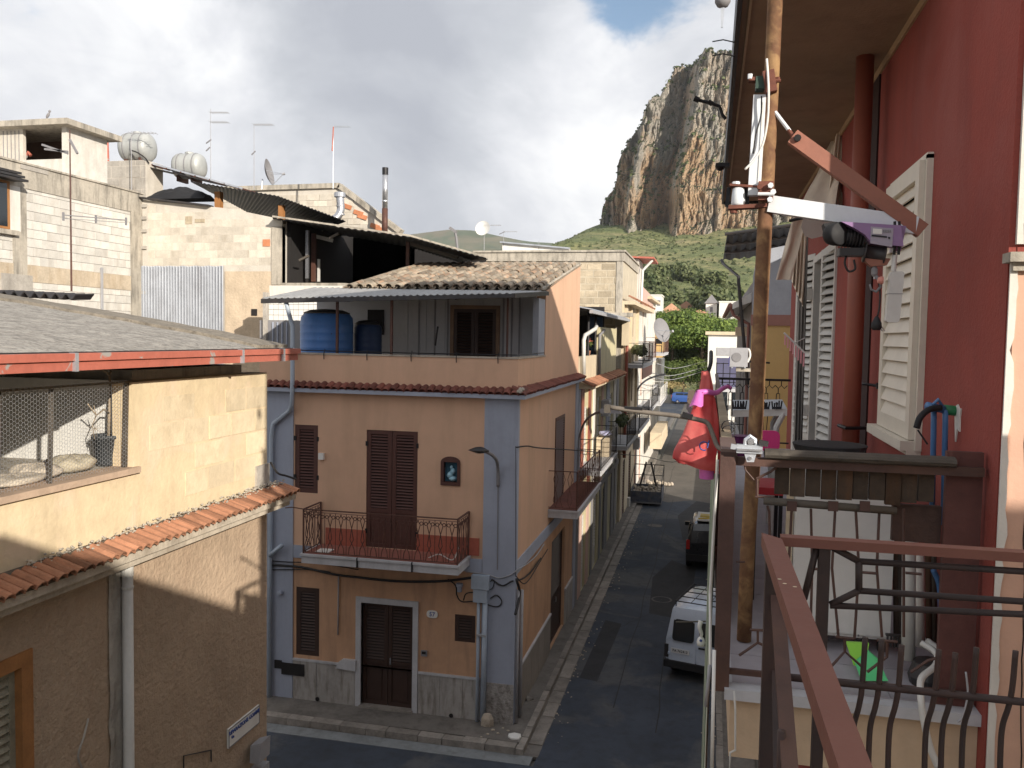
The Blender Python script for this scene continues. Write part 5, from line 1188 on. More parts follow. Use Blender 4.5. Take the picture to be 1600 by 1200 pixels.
# stone house behind with a falling gable
YS = 34.
SHs = thing('stone_house', 'pale stone house far behind with a sloping gable and a few orange bricks', 'house', (Q(430, 400, YS).x, YS, 6))
P_ = [Q(340, 297, YS), Q(430, 294, YS), Q(530, 291, YS), Q(624, 363, YS)]
g = MB(); g.prism([V((P_[0].x, YS, 6)), V((P_[3].x, YS, 6)), P_[3], P_[2], P_[1], P_[0]], (0, .3, 0)); g.build('gable_wall', mt_mortar, SHs)
SFr = Fr((0, YS, 0), (1, 0, 0), (0, -1, 0))
def gt(u): return (P_[2].z if u < P_[2].x else P_[2].z+(P_[3].z-P_[2].z)*(u-P_[2].x)/(P_[3].x-P_[2].x))-.25
blocks(SHs, SFr, P_[0].x, P_[3].x, Q(500, 352, YS).z, P_[2].z, .6, .26, mt_blocktan, seed=12, gap=.02, proud=.02, ztop=gt, name='block')
for k, (p, q) in enumerate(((P_[0], P_[2]), (P_[2], P_[3]))): MB().beam(p+V((0, .1, .02)), q+V((0.05, .1, .02)), .45, .2).build('coping', mt_conc, SHs)
for (x, y) in ((542, 322), (560, 332), (566, 338), (586, 353), (592, 357)): p = Q(x, y, YS-.03); MB().beam(p-V((.2, 0, -.05)), p+V((.2, 0, -.08)), .06, .18).build('orange_brick', mt_brick, SHs)

# rooftop tanks on their pedestal
def htank(c, L, r, m, label, tilt=0.):
    t_ = thing('water_tank', label, 'water tank', c-V((0, 0, r))); ax = V((cos(tilt), sin(tilt), 0)); g = MB()
    pr = [(.05, -L/2-.12), (r*.55, -L/2-.09), (r*.85, -L/2-.03), (r*.98, -L/2+.06), (r, -L/2+.15), (r, L/2-.15), (r*.98, L/2-.06), (r*.85, L/2+.03), (r*.55, L/2+.09), (.05, L/2+.12)]
    g.lathe(c, pr, 24, ax); g.build('body', m, t_, True)
    for s in (-.3, 0.02, .32): g = MB(); g.lathe(c+ax*(s*L), [(r+.012, -.02), (r+.02, 0), (r+.012, .02)], 24, ax, False); g.build('band', mt_grey, t_)
    g = MB(); g.lathe(c+V((0, 0, r-.02)), [(.16, 0), (.16, .06), (.12, .08)], 12); g.build('hatch', m, t_)
    for s in (-.3, .3): MB().box(c.x+s*L-.05, c.y-.3, c.z-r-.12, c.x+s*L+.05, c.y+.3, c.z-r*.8).build('cradle', mt_iron, t_)
    return t_
mt_tankg = mat('grey_tank', (.42, .43, .42), .5, .1, 2, .05, 20, metal=.2, stain=.4, stain_col=(.24, .24, .22))
c1, c2 = Q(215, 231, 28), Q(296, 260, 28.5)
tk = htank(c1, .98, .52, mt_tankg, 'larger grey cylindrical tank on the block pedestal', .1)
htank(c2, .95, .46, mt_tankg, 'smaller grey cylindrical tank lower on the sloping frame', .1)
PD = thing('block_pedestal', 'grey block pedestal standing under the larger tank', 'pedestal', Q(195, 300, 27.5))
a, b = Q(163, 252, 27.5), Q(228, 306, 27.5); g = MB(); g.box(a.x, 27.5, b.z-1, b.x, 28.5, a.z); g.build('core', mt_mortar, PD)
PF = Fr((0, 27.5, 0), (1, 0, 0), (0, -1, 0)); blocks(PD, PF, a.x, b.x, b.z-.6, a.z, .6, .42, mt_patchgrey, seed=15, gap=.02, name='block')
g = MB(); q = Q(154, 268, 27.4); g.box(q.x-.25, 27.5, q.z-.6, q.x+.22, 28, q.z+.35); g.build('broken_wall', mt_tuff, PD); g = MB(); g.box(q.x-.12, 27.48, q.z-.3, q.x+.1, 27.5, q.z+.15); g.build('opening', mt_dark, PD)
FR = thing('tank_frame', 'sloping metal frame carrying the smaller tank down to the shed roof', 'frame', Q(270, 290, 28.3))
for dy, m in ((-.5, mt_galv), (.4, mt_iron)): MB().beam(Q(230, 254, 28.3)+V((0, dy, 0)), Q(390, 298, 28.8)+V((0, dy, 0)), .07, .06).build('rail', m, FR)
for k in range(8): a = Q(230, 256, 28.3).lerp(Q(385, 297, 28.8), k/7); MB().beam(a+V((0, -.55, 0)), a+V((0, .5, 0)), .05).build('crossbar', mt_iron, FR)
MB().beam(Q(232, 262, 28.2), Q(345, 288, 28.2), .9, .03).build('edge_sheet', mt_slate, FR)
cable([Q(205, 235, 27.4), Q(214, 238, 27.4), Q(226, 246, 27.4), Q(233, 255, 27.6)], .025, None, 'black hose drooping over the front of the larger tank', 'hose')
# rooftop aerials
def aerial(x, y0, y1, Y, booms, label, m=mt_cablew, r=.014, h=None, extra=()):
    t_ = thing('tv_aerial', label, 'aerial', Q(x, y1, Y), 'television aerials on the roofs'); a, b = Q(x, y1, Y), Q(x, y0, Y); a = V((b.x, Y, a.z))
    g = MB(); g.path([a, b], r, 6, r*.6); g.build('mast', m, t_)
    for (by, x0, x1, n, el) in booms:
        p, q = Q(x0, by, Y), Q(x1, by, Y); q.z = p.z+(q.z-p.z); g = MB(); g.beam(p, q, .02); g.build('boom', m, t_)
        g = MB()
        for k in range(n): c = p.lerp(q, (k+.5)/n); g.beam(c-V((0, el, 0)), c+V((0, el, 0)), .01)
        if n: g.build('elements', m, t_)
    for (ax, ay, bx_, by_) in extra: MB().beam(Q(ax, ay, Y), Q(bx_, by_, Y), .035).build('small_boom', mt_grey, t_)
    return t_
aerial(329, 170, 288, 30, [(176, 328, 357, 8, .18), (191, 328, 357, 8, .22)], 'tallest aerial, with two horizontal arms near its top', extra=[(322, 224, 330, 218), (322, 236, 328, 230)])
aerial(397, 195, 296, 30, [(195, 396, 427, 9, .2)], 'aerial with one arm just left of the satellite dish', extra=[(393, 242, 399, 236)])
aerial(521, 197, 295, 31, [(198, 520, 547, 8, .18)], 'aerial with a red upper mast between the dish and the steel flue', m=mt_galv)
MB().path([Q(521, 198, 30.96), Q(519, 236, 30.96)], .024, 6).build('red_sleeve', mt_fascia, bpy.data.objects['tv_aerial.002'])
p0 = onX(109, 200, BX+6); yy = p0.y
aerial(109, 203, 455, yy, [], 'rusty aerial mast in front of the block house', m=mt_iron, r=.018, extra=[(109, 218, 121, 240), (66, 226, 106, 240), (70, 233, 106, 237)])
ma = bpy.data.objects['tv_aerial.003']; p, q = onX(99, 336, BX+6), onX(197, 344, BX+6.3); MB().beam(p, q, .018).build('long_boom', mt_grey, ma); MB().beam(p+V((0, 0, -.06)), q+V((0, 0, -.05)), .010).build('long_boom', mt_grey, ma)
for f in (.0, .5, 1): c = p.lerp(q, f); MB().beam(c+V((0, 0, -.1)), c+V((0, 0, .05)), .03).build('boom_clamp', mt_grey, ma)
aerial(205, 205, 300, 27.2, [(208, 203, 244, 7, .2)], 'thin aerial in front of the larger tank')
aerial(168, 215, 252, 28.6, [], 'short red post left of the larger tank', m=mt_fascia, r=.06)
aerial(757, 347, 393, 40, [(352, 757, 783, 7, .25)], 'aerial on the roof behind the tiled roof, with a white dish halfway')
aerial(787, 360, 384, 46, [(362, 787, 808, 6, .25)], 'small far aerial right of the one with a white dish', extra=[(780, 366, 789, 362)])
aerial(842, 376, 390, 46, [], 'short thin mast at the right end of the far white roof', r=.015)
# satellite dishes
def dish(c, r, n, label, m, group=None, arm=True, sy=1.):
    n = V(n).normalized(); t_ = thing('satellite_dish', label, 'satellite dish', c); a = n.cross(Zv).normalized(); b = a.cross(n)
    g = MB(); g.sheet(lambda u, v: c+a*(r*(.02+.98*v)*cos(2*pi*u))+b*(r*sy*(.02+.98*v)*sin(2*pi*u))+n*(.28*r*v*v), 28, 6, n*(-.012)); g.build('reflector', m, t_, True)
    if arm:
        f = c+n*(r*1.25)-b*(r*.35); g = MB(); g.path([c-b*r+n*(.28*r), f], r*.03, 5); g.path([c+a*r*.7+b*.0+n*(.2*r), f], r*.02, 4); g.path([c-a*r*.7+n*(.2*r), f], r*.02, 4); g.build('arm', mt_galv, t_)
        g = MB(); g.lathe(f, [(r*.08, -.05), (r*.11, .06)], 8, n); g.build('receiver', mt_cablew, t_)
    return t_
dish(Q(416, 270, 30), .50, (.95, .22, .22), 'dark mesh satellite dish turned edge-on, on the back roof', mt_grey, sy=1.)
MB().path([Q(410, 280, 30), Q(409, 296, 30)], .03, 6).build('dish_mast', mt_galv, bpy.data.objects['satellite_dish'])
q = Q(756, 358, 40); t2 = dish(q+V((0, -.1, 0)), .36, (-.1, -.9, .25), 'small white satellite dish on the aerial mast behind the tiled roof', mt_white, arm=False)
# flues
F1 = thing('steel_flue', 'shiny steel flue with an elbow and cap, leaning up from the shed', 'flue', Q(505, 352, 27))
g = MB(); g.path(spline([Q(500, 356, 26.4), Q(513, 347, 26.7), Q(526, 340, 26.9), Q(532, 330, 27), Q(532, 318, 27), Q(531, 305, 27)], 5), .13, 14); g.build('pipe', mt_steel, F1, True)
q = Q(531, 309, 27); g = MB(); g.lathe(q, [(.14, 0), (.19, .02), (.19, .16), (.15, .18)], 14); g.build('cap', mt_steel, F1)
for z_ in (322, 335): q = Q(532, z_, 27); g = MB(); g.lathe(q, [(.145, -.02), (.145, .02)], 14); g.build('collar', mt_steel, F1)
F2 = thing('steel_flue', 'tall straight steel flue with a black cap behind the gable', 'flue', Q(604, 352, 33))
a = Q(602, 262, 33); b = Q(604, 326, 33); c = Q(605, 352, 33)
g = MB(); g.path([V((a.x, 33, b.z)), a], .11, 12); g.build('pipe', mt_steel, F2, True); g = MB(); g.path([V((a.x, 33, c.z-.5)), V((a.x, 33, b.z))], .12, 12); g.build('rusty_base', mt_iron, F2, True)
g = MB(); g.lathe(a, [(.12, -.28), (.125, 0)], 12); g.build('black_cap', mt_black, F2); g = MB(); g.lathe(V((a.x, 33, b.z+.3)), [(.118, -.02), (.118, .02)], 12); g.build('collar', mt_galv, F2)
# lamp post far behind
t_ = thing('street_lamp', 'dark street lamp rising behind the shed roof', 'street lamp', Q(715, 392, 38)); g = MB(); g.path([Q(715, 392, 38), Q(713, 372, 38), Q(711, 362, 38), Q(706, 358, 38)], .06, 6); g.build('pole', mt_grey, t_)
MB().beam(Q(713, 363, 38), Q(703, 356, 38), .2, .12).build('head', mt_grey, t_)
# ------------------------------------------------------------------ left side of the street beyond the corner house
def sx(x, y, X=XS): p = onX(x, y, X); return p.y, p.z
def ac_unit(c, n, label, w=.78, h=.55, d=.28, group='air conditioner units on the facades'):
    n = V(n); u = Zv.cross(n); t_ = thing('air_conditioner', label, 'air conditioner', c-Zv*h/2, group); F = Fr(c, u, n)
    g = MB(); g.fbox(F, -w/2, w/2, -h/2, h/2, 0, d); g.build('casing', mt_cablew, t_)
    g = MB(); g.lathe(F.at(-.1*w/.78, 0, d+.002), [(w*.27, 0), (w*.27, .012), (w*.22, .014)], 16, n); g.build('fan_grille', mt_grey, t_)
    for s in (-w*.36, w*.36): g = MB(); g.fbox(F, s-.02, s+.02, -h/2-.04, -h/2-.003, -.1, d); g.build('bracket', mt_galv, t_)
    return t_
def far_house(name, label, y0, y1, zt, m, X=XS, depth=7., holes=(), shut=mt_shutd, cornice=None, nside=None, reveal=.12):
    h = thing(name, label, 'house', (X, y0, 0)); F = Fr((X, 0, 0), (0, 1, 0), (1, 0, 0))
    g = MB(); g.wall(F, y0, y1, 0, zt, holes, reveal); g.build('street_wall', m, h)
    g = MB(); g.box(X-depth, y0, 0, X-.13, y1, zt-.002); g.build('core', nside or m, h)
    for a, b, c, d in holes: shutters(F, h, a+.02, b-.02, c+.01, d-.02, shut, 2 if b-a > .75 else 1, -.09, .11, frame=.07, solid=.25 if d-c > 2 else 0)
    if cornice: g = MB(); g.fbox(F, y0, y1, zt, zt+.14, -.2, .32); g.build('cornice', cornice, h)
    return h, F
def bal(h, F, y0, y1, z, d, m=mt_black, bars=14, orn=None, zt=.95, sm=mt_lslab):
    s_ = slab(F, h, y0, y1, z, .16, d, sm, name='balcony_slab'); rail(F, s_, y0+.03, y1-.03, z, z+zt, d-.02, m, bars, True, orn, .035, bt=.009); return s_

# B: pale yellow house with the tiled ledge and a roofed terrace
B, BFr = far_house('yellow_terrace_house', 'pale yellow and red-banded house next to the peach house, with an orange tiled ledge', YB+.12, 37.9, 6.75, mt_yellowgreen,
    holes=[(27.0, 27.9, .1, 2.6), (29.9, 31.0, .1, 2.7), (32.6, 33.6, .1, 2.6), (27.1, 28.0, 3.9, 6.1), (30.4, 31.3, 3.9, 6.2), (34.2, 35.2, 3.9, 6.1), (35.2, 36.2, .1, 2.6)], shut=mt_greyshut)
for a, b, m in ((25.83, 26.2, mt_bluegrey), (26.3, 26.95, mt_redpipe), (28.05, 28.6, mt_redpipe), (29.2, 29.6, mt_whitewall), (31.5, 32.0, mt_pinkwall), (33.0, 34.0, mt_bluegrey), (35.4, 36.3, mt_whitewall), (36.6, 37.4, mt_grey)):
    MB().fbox(BFr, a, b, 3.0, 6.74, -.01, .035).build('painted_strip', m, B)
    MB().fbox(BFr, a, b, 0.1, 2.99, -.01, .03).build('painted_strip', mt_pinkwall if m is mt_redpipe else mt_grey, B)
MB().fbox(BFr, YB+.12, 37.9, 3.0-.2, 3.0+.02, -.01, .05).build('string_course', mt_grey, B)
zl = 6.75; g = MB(); g.hexa([(XS-.02, YB+.25, zl), (XS+.42, YB+.25, zl), (XS+.42, 36.2, zl), (XS-.02, 36.2, zl), (XS-.02, YB+.25, zl+.24), (XS+.42, YB+.25, zl+.05), (XS+.42, 36.2, zl+.05), (XS-.02, 36.2, zl+.24)]); g.build('ledge', mt_cream, B)
ledge_tiles(B, me_org_t, (XS+.46, 36.2, zl+.07), (XS+.46, YB+.25, zl+.07), (-1, 0, 0), .42, .2, 9)
g = MB(); g.box(XS-.16, YB+.26, zl, XS, 30.6, 7.72); g.build('terrace_parapet', mt_cream, B)
g = MB(); g.box(XS-.16, 30.6, zl, XS, 36.2, sx(955, 513)[1]); g.build('terrace_wall', mt_yellowgreen, B)
g = MB(); g.box(XS-6, 33.0, zl, XS-.16, 33.2, 9.5); g.build('terrace_back_wall', mt_dark, B)
MB().box(XS-.7, 32.9, zl, XS-.2, 32.99, 9.1).build('blue_panel', mat('blue_panel_paint', (.05, .09, .18), .6, .1, 3, 0), B)
for a, r in ((28.4, .05), (30.2, .05)): MB().tube((XS-.1, a, 7.7), (XS-.1, a, 9.2), r, 8).build('terrace_post', mt_black, B)
# canopy of B
c0, c1 = onX(903, 500, XS+.25), onX(976, 513, XS+.35); zc_ = c0.z
def canB(a, b): return V((XS+.30-b*3.4, YB+.3+a*(38.6-YB-.3), 9.18+b*.55+.02*sin(a*2*pi*40)))
g = MB(); g.sheet(canB, 160, 3, (0, 0, -.02)); g.build('canopy_sheet', mt_galv, B)
g = MB(); g.box(XS+.26, YB+.3, 9.05, XS+.36, 38.4, 9.15); g.build('canopy_gutter', mt_cablew, B)
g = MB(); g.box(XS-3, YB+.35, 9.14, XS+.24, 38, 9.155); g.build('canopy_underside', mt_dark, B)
pipe('downpipe', [onX(932, 510, XS+.3), onX(930, 514, XS+.28), onX(914, 524, XS+.1), onX(912, 532, XS+.1), onX(912, 585, XS+.1)], .065, mt_pipew, 'white downpipe bending under the terrace canopy of the pale yellow house', cat='downpipe')
pipe('downpipe', [onX(944, 516, XS+.06), onX(937, 524, XS+.06), onX(936, 600, XS+.06)], .05, mt_grey, 'dark downpipe on the terrace wall of the pale yellow house', cat='downpipe')
fl = onX(921, 562, XS-.05); t_ = thing('potted_plant', 'red flowering plant on the terrace parapet of the pale yellow house', 'plant', (fl.x-.06, fl.y, 7.72))
g = MB(); g.lathe((fl.x-.06, fl.y, 7.72), [(.07, 0), (.1, .16)], 10); g.build('pot', mt_orange, t_)
mb = crown((.16, .16, .2), 160, .05, 51, 5); mb.v = [v+V((fl.x-.06, fl.y, 8.08)) for v in mb.v]; mb.build('foliage', mt_leaf, t_)
mb = crown((.12, .12, .12), 40, .05, 52, 4); mb.v = [v+V((fl.x-.02, fl.y, 8.2)) for v in mb.v]; mb.build('flowers', mt_fascia, t_)
bal(B, BFr, YB+.35, 30.5, 4.25, .72, mt_black, 14)
b2 = bal(B, BFr, 33.6, 37.6, 4.1, .8, mt_black, 14)
ac_unit(V((XS+.02, 31.8, 5.75)), (1, 0, 0), 'white air conditioner on the pale yellow house, level with the tiled ledge')
# stack of crates and plants on that balcony
for k in range(4):
    g = MB(); z_ = 4.26+.17*k; g.box(XS+.15, 29.2, z_, XS+.6, 29.9, z_+.03)
    for (a, b, c, d) in ((.15, 29.2, .6, 29.23), (.15, 29.87, .6, 29.9), (.15, 29.23, .18, 29.87), (.57, 29.23, .6, 29.87)): g.box(XS+a, b, z_+.03, XS+c, d, z_+.15)
    one('plastic_crate', g, mt_cream, ['lowest', 'second', 'third', 'topmost'][k]+' pale crate of the stack on the balcony of the pale yellow house', 'crate', 'stacked crates on the balcony')
sack((XS+.42, 29.5, 4.95), .22, .35, .16, mat('lilac_cloth', (.38, .38, .55), .8, .2, 9, .2, 30), 'laundry_bundle', 'lilac bundle of laundry on top of the pale crates', 17, 'laundry')
mb = crown((.3, .9, .32), 1300, .07, 55, 7); mb.v = [v+V((XS+.45, 35.2, 4.9)) for v in mb.v]; o = one('balcony_plants', mb, mt_olive, 'dark green plants crowding a balcony of the pale yellow house', 'plants')
# curved lamp bracket on the painted strip
t_ = thing('street_lamp', 'street lamp on a tall curved arm in front of the pale yellow house', 'street lamp', onX(903, 790, XS+.1))
g = MB(); g.path(spline([onX(903, 790, XS+.1), onX(904, 700, XS+.1), onX(907, 676, XS+.18), onX(916, 656, XS+.5), onX(930, 646, XS+.9), onX(941, 642, XS+1.2)], 6), .032, 7); g.build('arm', mt_grey, t_)
a = onX(941, 642, XS+1.2); g = MB(); g.hexa([a+V((-.05, -.1, -.05)), a+V((.5, -.12, -.05)), a+V((.5, .12, -.05)), a+V((-.05, .1, -.05)), a+V((-.05, -.06, .05)), a+V((.4, -.07, .07)), a+V((.4, .07, .07)), a+V((-.05, .06, .05))]); g.build('head', mt_grey, t_)

# C: stone building
YSB = 38.2; top = onY(940, 394, YSB).z; top2 = onY(940, 408, YSB).z
C_ = thing('stone_block_house', 'tall unplastered tuff-block house with a concrete frame behind the tiled roof', 'house', (XS, YSB, 0))
xw = onY(742, 398, YSB).x
g = MB(); g.box(xw, YSB, 0, XS, 45.6, top2); g.build('wall', mt_tuffm, C_)
g = MB(); g.box(xw, YSB-.1, top2+.001, XS+.06, 45.7, top); g.build('parapet', mt_conc, C_); MB().box(xw-.05, YSB-.18, top, XS+.12, 45.8, top+.08).build('parapet_cap', mt_conc, C_)
FC = Fr((0, YSB, 0), (1, 0, 0), (0, -1, 0))
bxr = onY(963, 450, YSB).x
blocks(C_, FC, -9.5, bxr, 8.6, top2-.03, .62, .30, mt_tuff, seed=31, gap=.05, proud=.02, depth=.08, name='tuff_block')
g = MB(); g.fbox(FC, bxr, XS+.01, 7, top2, 0, .05); g.build('concrete_column', mt_conc, C_)
FCs = Fr((XS, 0, 0), (0, 1, 0), (1, 0, 0))
hl = [(39.2, 40.1, 5.2, 7.6), (42.3, 43.3, 5.2, 7.6), (39.3, 40.3, .1, 2.7), (42.2, 43.4, .1, 2.7), (39.3, 40.1, 8.4, 9.9), (42.5, 43.2, 8.4, 9.9)]
g = MB(); g.wall(Fr((XS+.1, 0, 0), (0, 1, 0), (1, 0, 0)), YSB, 45.6, 0, sx(985, 472, -3.5)[1]-.1, hl, .12); g.build('street_wall', mt_cream, C_)
FCs = Fr((XS+.1, 0, 0), (0, 1, 0), (1, 0, 0))
for a, b, c, d in hl: shutters(FCs, C_, a, b, c, d, mt_shut, 2, -.08, .12, frame=.07)
for y_ in (38.5, 40.9, 44.6): MB().fbox(FCs, y_, y_+.35, 3.2, sx(985, 472, -3.5)[1]-.12, -.01, .12).build('pilaster', mt_cream, C_)
zc2 = sx(985, 472, -3.5)[1]; MB().fbox(FCs, YSB, 45.6, zc2-.1, zc2+.06, -.1, .45).build('cornice', mt_cream, C_)
ledge_tiles(C_, me_org_t, (XS+.6, 45.6, zc2+.09), (XS+.6, YSB, zc2+.09), (-1, 0, 0), .5, .24, 12)
MB().tube((XS+.25, YSB+.1, 3), (XS+.25, YSB+.1, sx(968, 515)[1]+.3), .07, 8).build('red_downpipe', mt_redpipe, C_)
MB().box(XS-.6, YSB-.35, sx(968, 494)[1], XS+.5, YSB-.02, sx(968, 492)[1]+.12).build('ledge', mt_conc, C_)
MB().box(XS+.05, YSB-.3, 8.0, XS+.35, YSB-.02, 9.3).build('pillar', mt_cream, C_)
bal(C_, FCs, YSB+.5, 45.2, 7.15, .85, mt_black, 18); bal(C_, FCs, YSB+.5, 45.2, 4.2, .75, mt_black, 18)
mb = crown((.35, 1.8, .4), 1500, .08, 57, 9); mb.v = [v+V((XS+.6, 41.0, 7.7)) for v in mb.v]; one('balcony_plants', mb, mt_olive, 'dark plants along the upper balcony of the tuff-block house', 'plants')
g = MB(); g.fbox(FCs, YSB+.55, 45.1, 6.5, 7.0, .80, .84); g.build('red_valance', mt_redpipe, C_)

# D: white penthouse house; E: white house with balconies; F: small ochre end
D, DF = far_house('white_penthouse_house', 'white house with a small red-roofed penthouse, beyond the tuff-block house', 45.9, 52.5, sx(1000, 478, -3.5)[1]+.1, mt_whitewall,
    holes=[(46.6, 47.6, 5.0, 7.3), (49.8, 50.8, 5.0, 7.3), (46.7, 47.9, .1, 2.7), (50, 51.2, .1, 2.7), (47, 47.8, 8.4, 10), (50, 50.8, 8.4, 10)], shut=mt_brick)
zD = sx(1000, 478, -3.5)[1]+.1
pz = onY(990, 404, 44.5).z; xa, xb = onY(981, 430, 46).x, onY(998, 430, 46).x
ph = MB(); ph.box(xa-3, 46.0, zD, xb, 48.6, onY(990, 405, 46).z); ph.build('penthouse', mt_whitewall, D)
zp = onY(990, 405, 46).z; MB().box(xa-.0, 45.98, zD+1.4, xa+.42, 45.999, zp-.35).build('frosted_window', mat('frosted_glass', (.45, .50, .52), .4, .1, 2, 0), D)
MB().hexa([(xa-3, 45.7, zp+.18), (xb+.8, 45.7, zp), (xb+.8, 49.2, zp), (xa-3, 49.2, zp+.18), (xa-3, 45.7, zp+.27), (xb+.8, 45.7, zp+.09), (xb+.8, 49.2, zp+.09), (xa-3, 49.2, zp+.27)]).build('penthouse_roof', mt_fascia, D)
MB().path([(xb+.7, 46, zp-.05), (xb+.2, 46, zp-.6), (xb+.15, 46, zD)], .07, 7).build('downpipe', mt_white, D)
MB().hexa([(XS-.2, 48.7, zD), (XS+.05, 48.7, zD), (XS+.05, 58, zD), (XS-.2, 58, zD), (XS-.2, 48.7, onX(1000, 445, XS).z), (XS+.05, 48.7, onX(1000, 445, XS).z), (XS+.05, 58, zD+1.0), (XS-.2, 58, zD+1.0)]).build('sloping_parapet', mt_pinkwall, D)
MB().fbox(DF, 45.9, 52.5, zD-.2, zD, -.1, .5).build('eaves', mt_cream, D)
ledge_tiles(D, me_org_t, (XS+.52, 52.5, zD+.02), (XS+.52, 45.9, zD+.02), (-1, 0, 0), .5, .26, 14)
bal(D, DF, 46.2, 52.0, 4.6, .9, mt_black, 14); bal(D, DF, 46.2, 52.0, 7.2, .7, mt_iron, 14)
E, EF = far_house('white_balcony_house', 'tall white house with balconies further down the left side', 52.7, 61.5, sx(1022, 479, XS)[1]+.2, mt_whitewall,
    holes=[(53.5, 54.6, 5.2, 7.4), (57, 58.1, 5.2, 7.4), (53.5, 54.7, .1, 2.8), (57.4, 58.7, .1, 2.8), (53.6, 54.5, 8.3, 10.2), (57, 58, 8.3, 10.2)], shut=mt_greyshut, cornice=mt_cream)
bal(E, EF, 53.0, 58.6, 7.45, 1.1, mt_iron, 12); bal(E, EF, 53.0, 60.8, 4.4, 1.0, mt_white, 14); 
g = MB(); g.fbox(EF, 53, 60.8, 1.6, 2.6, .4, 1.1); g.build('masonry_balcony', mt_cream, E)
G2, GF2 = far_house('yellow_end_house', 'last lower house on the left, yellowish with a white front', 61.7, 70.5, onX(1030, 540, XS).z+1.4, mt_whitewall,
    holes=[(62.8, 63.8, 4.6, 6.6), (66.5, 67.5, 4.6, 6.6), (62.8, 64, .1, 2.6), (66.5, 68, .1, 2.6)], shut=mt_greyshut, nside=mt_ochre)
MB().fbox(GF2, 61.7, 66, 7.0, 8.7, .01, .5).build('ochre_bay', mt_ochre, G2); MB().fbox(GF2, 66.1, 70.5, 4.0, 6.8, .01, .25).build('white_bay', mt_white, G2)
dish(onX(1030, 517, XS+.9), .72, (.80, -.55, .25), 'grey satellite dish sticking out from the far white houses', mt_grey)
ac_unit(V((XS+.12, 60.0, 4.9)), (1, 0, 0), 'white air conditioner on the far white house'); ac_unit(V((XS+.12, 44.9, 2.9)), (1, 0, 0), 'white air conditioner low on the tuff-block house')
g = MB(); q = V((XS+.7, 54.1, 7.46)); g.box(q.x-.22, q.y-.22, q.z+.42, q.x+.22, q.y+.22, q.z+.46)
for a in (-.2, .2):
    for b in (-.2, .2): g.beam(q+V((a, b, 0)), q+V((a, b, .44 if b < 0 else .9)), .03)
g.box(q.x-.2, q.y+.18, q.z+.55, q.x+.2, q.y+.21, q.z+.88); one('balcony_chair', g, mt_black, 'small dark chair on the upper balcony of the tall white house', 'chair')
t_ = thing('street_lamp', 'distant street lamp on a curved arm over the far end of the left row', 'street lamp', onX(996, 640, XS+.1))
g = MB(); g.path(spline([onX(996, 700, XS+.1), onX(995, 625, XS+.1), onX(998, 606, XS+.3), onY(1010, 594, 46.), onY(1024, 588, 46.2), onY(1034, 585, 46.3)], 5), .05, 6); g.build('arm', mt_grey, t_)
MB().beam(onY(1032, 586, 46.3), onY(1040, 585, 46.3), .16, .1).build('head', mt_grey, t_)
for k, (y0_, z0_, y1_, z1_) in enumerate(((44, 6.4, 66, 6.2), (44, 6.6, 66, 6.5), (50, 6.9, 66, 6.9))):
    cable([V((XS+.9, y0_, z0_)), V((-2.2, (y0_+y1_)/2, (z0_+z1_)/2-.5)), V((0.2, y1_, z1_))], .018, mt_cablew, ['lowest', 'middle', 'highest'][k]+' pale wire strung across the far end of the street', 'wire')

# far cross wall under the trees, ends of the street
g = MB(); g.box(-16, 114, 0, 14, 114.3, 1.1); one('far_wall', g, mt_conc, 'low wall behind the parked cars at the end of the street', 'wall')

# ------------------------------------------------------------------ village at the foot of the hill
def small_house(px0, px1, pyt, pyb, Y, m, roof, label, rise=1.2, win=3):
    a, b = onY(px0, pyt, Y), onY(px1, pyb, Y); zb = min(b.z, hill_h(a.x, Y)); t_ = thing('village_house', label, 'house', (a.x, Y, zb-1), 'houses of the village under the hill')
    MB().box(a.x, Y, zb-1, b.x, Y+8, a.z).build('wall', m, t_)
    if roof: MB().prism([(a.x-.4, Y-.4, a.z), (b.x+.4, Y-.4, a.z), ((a.x+b.x)/2, Y-.4, a.z+rise)], (0, 9, 0)).build('roof', roof, t_)
    else: MB().box(a.x-.15, Y-.15, a.z, b.x+.15, Y+8.1, a.z+.25).build('roof', m, t_)
    for k in range(win):
        x = a.x+(b.x-a.x)*(k+.5)/win; w = MB(); w.box(x-.35, Y-.03, a.z-2.1, x+.35, Y-.01, a.z-.9); w.build('window', mt_grey, t_)
    return t_
mt_salmon = mat('salmon_roof', (.55, .30, .20), .9, .15, .5, .2, 5)
small_house(1017, 1033, 462, 492, 180, mt_white, None, 'white two-storey flat-roofed village house at the far left of the group', win=2)
small_house(1036, 1062, 486, 500, 200, mt_cream, mt_salmon, 'village house with a low salmon gable roof, left of the others', 1.8)
small_house(1058, 1086, 482, 500, 235, mt_pinkwall, mt_salmon, 'village house with a wide salmon roof in the middle of the group', 2.0)
small_house(1030, 1056, 494, 505, 170, mt_whitewall, mt_salmon, 'low village house with a salmon roof just above the pines', 1.0)
small_house(1082, 1104, 489, 500, 215, mt_cream, mt_salmon, 'low cream village house between the salmon roof and the white gable', .8)
small_house(1103, 1120, 474, 490, 220, mt_white, mt_grey, 'small white village house with a steep grey gable', 2.2, 1)
small_house(1124, 1152, 472, 492, 215, mt_white, None, 'blank white flat-roofed village house at the right of the group', win=0)
small_house(1093, 1103, 480, 492, 228, mt_tuff, mt_salmon, 'tiny brownish village house beside the white gable', .6, 1)
t_ = thing('white_roof_house', 'long low white building seen above the tuff-block parapet', 'building', onY(785, 393, 46)); a, b, c = onY(785, 380, 46), onY(862, 390, 46), onY(785, 392, 46)
MB().prism([(a.x, 46, c.z-2), (b.x+1, 46, c.z-2), (b.x+1, 46, b.z), a], (0, 4, 0)).build('wall', mt_white, t_)
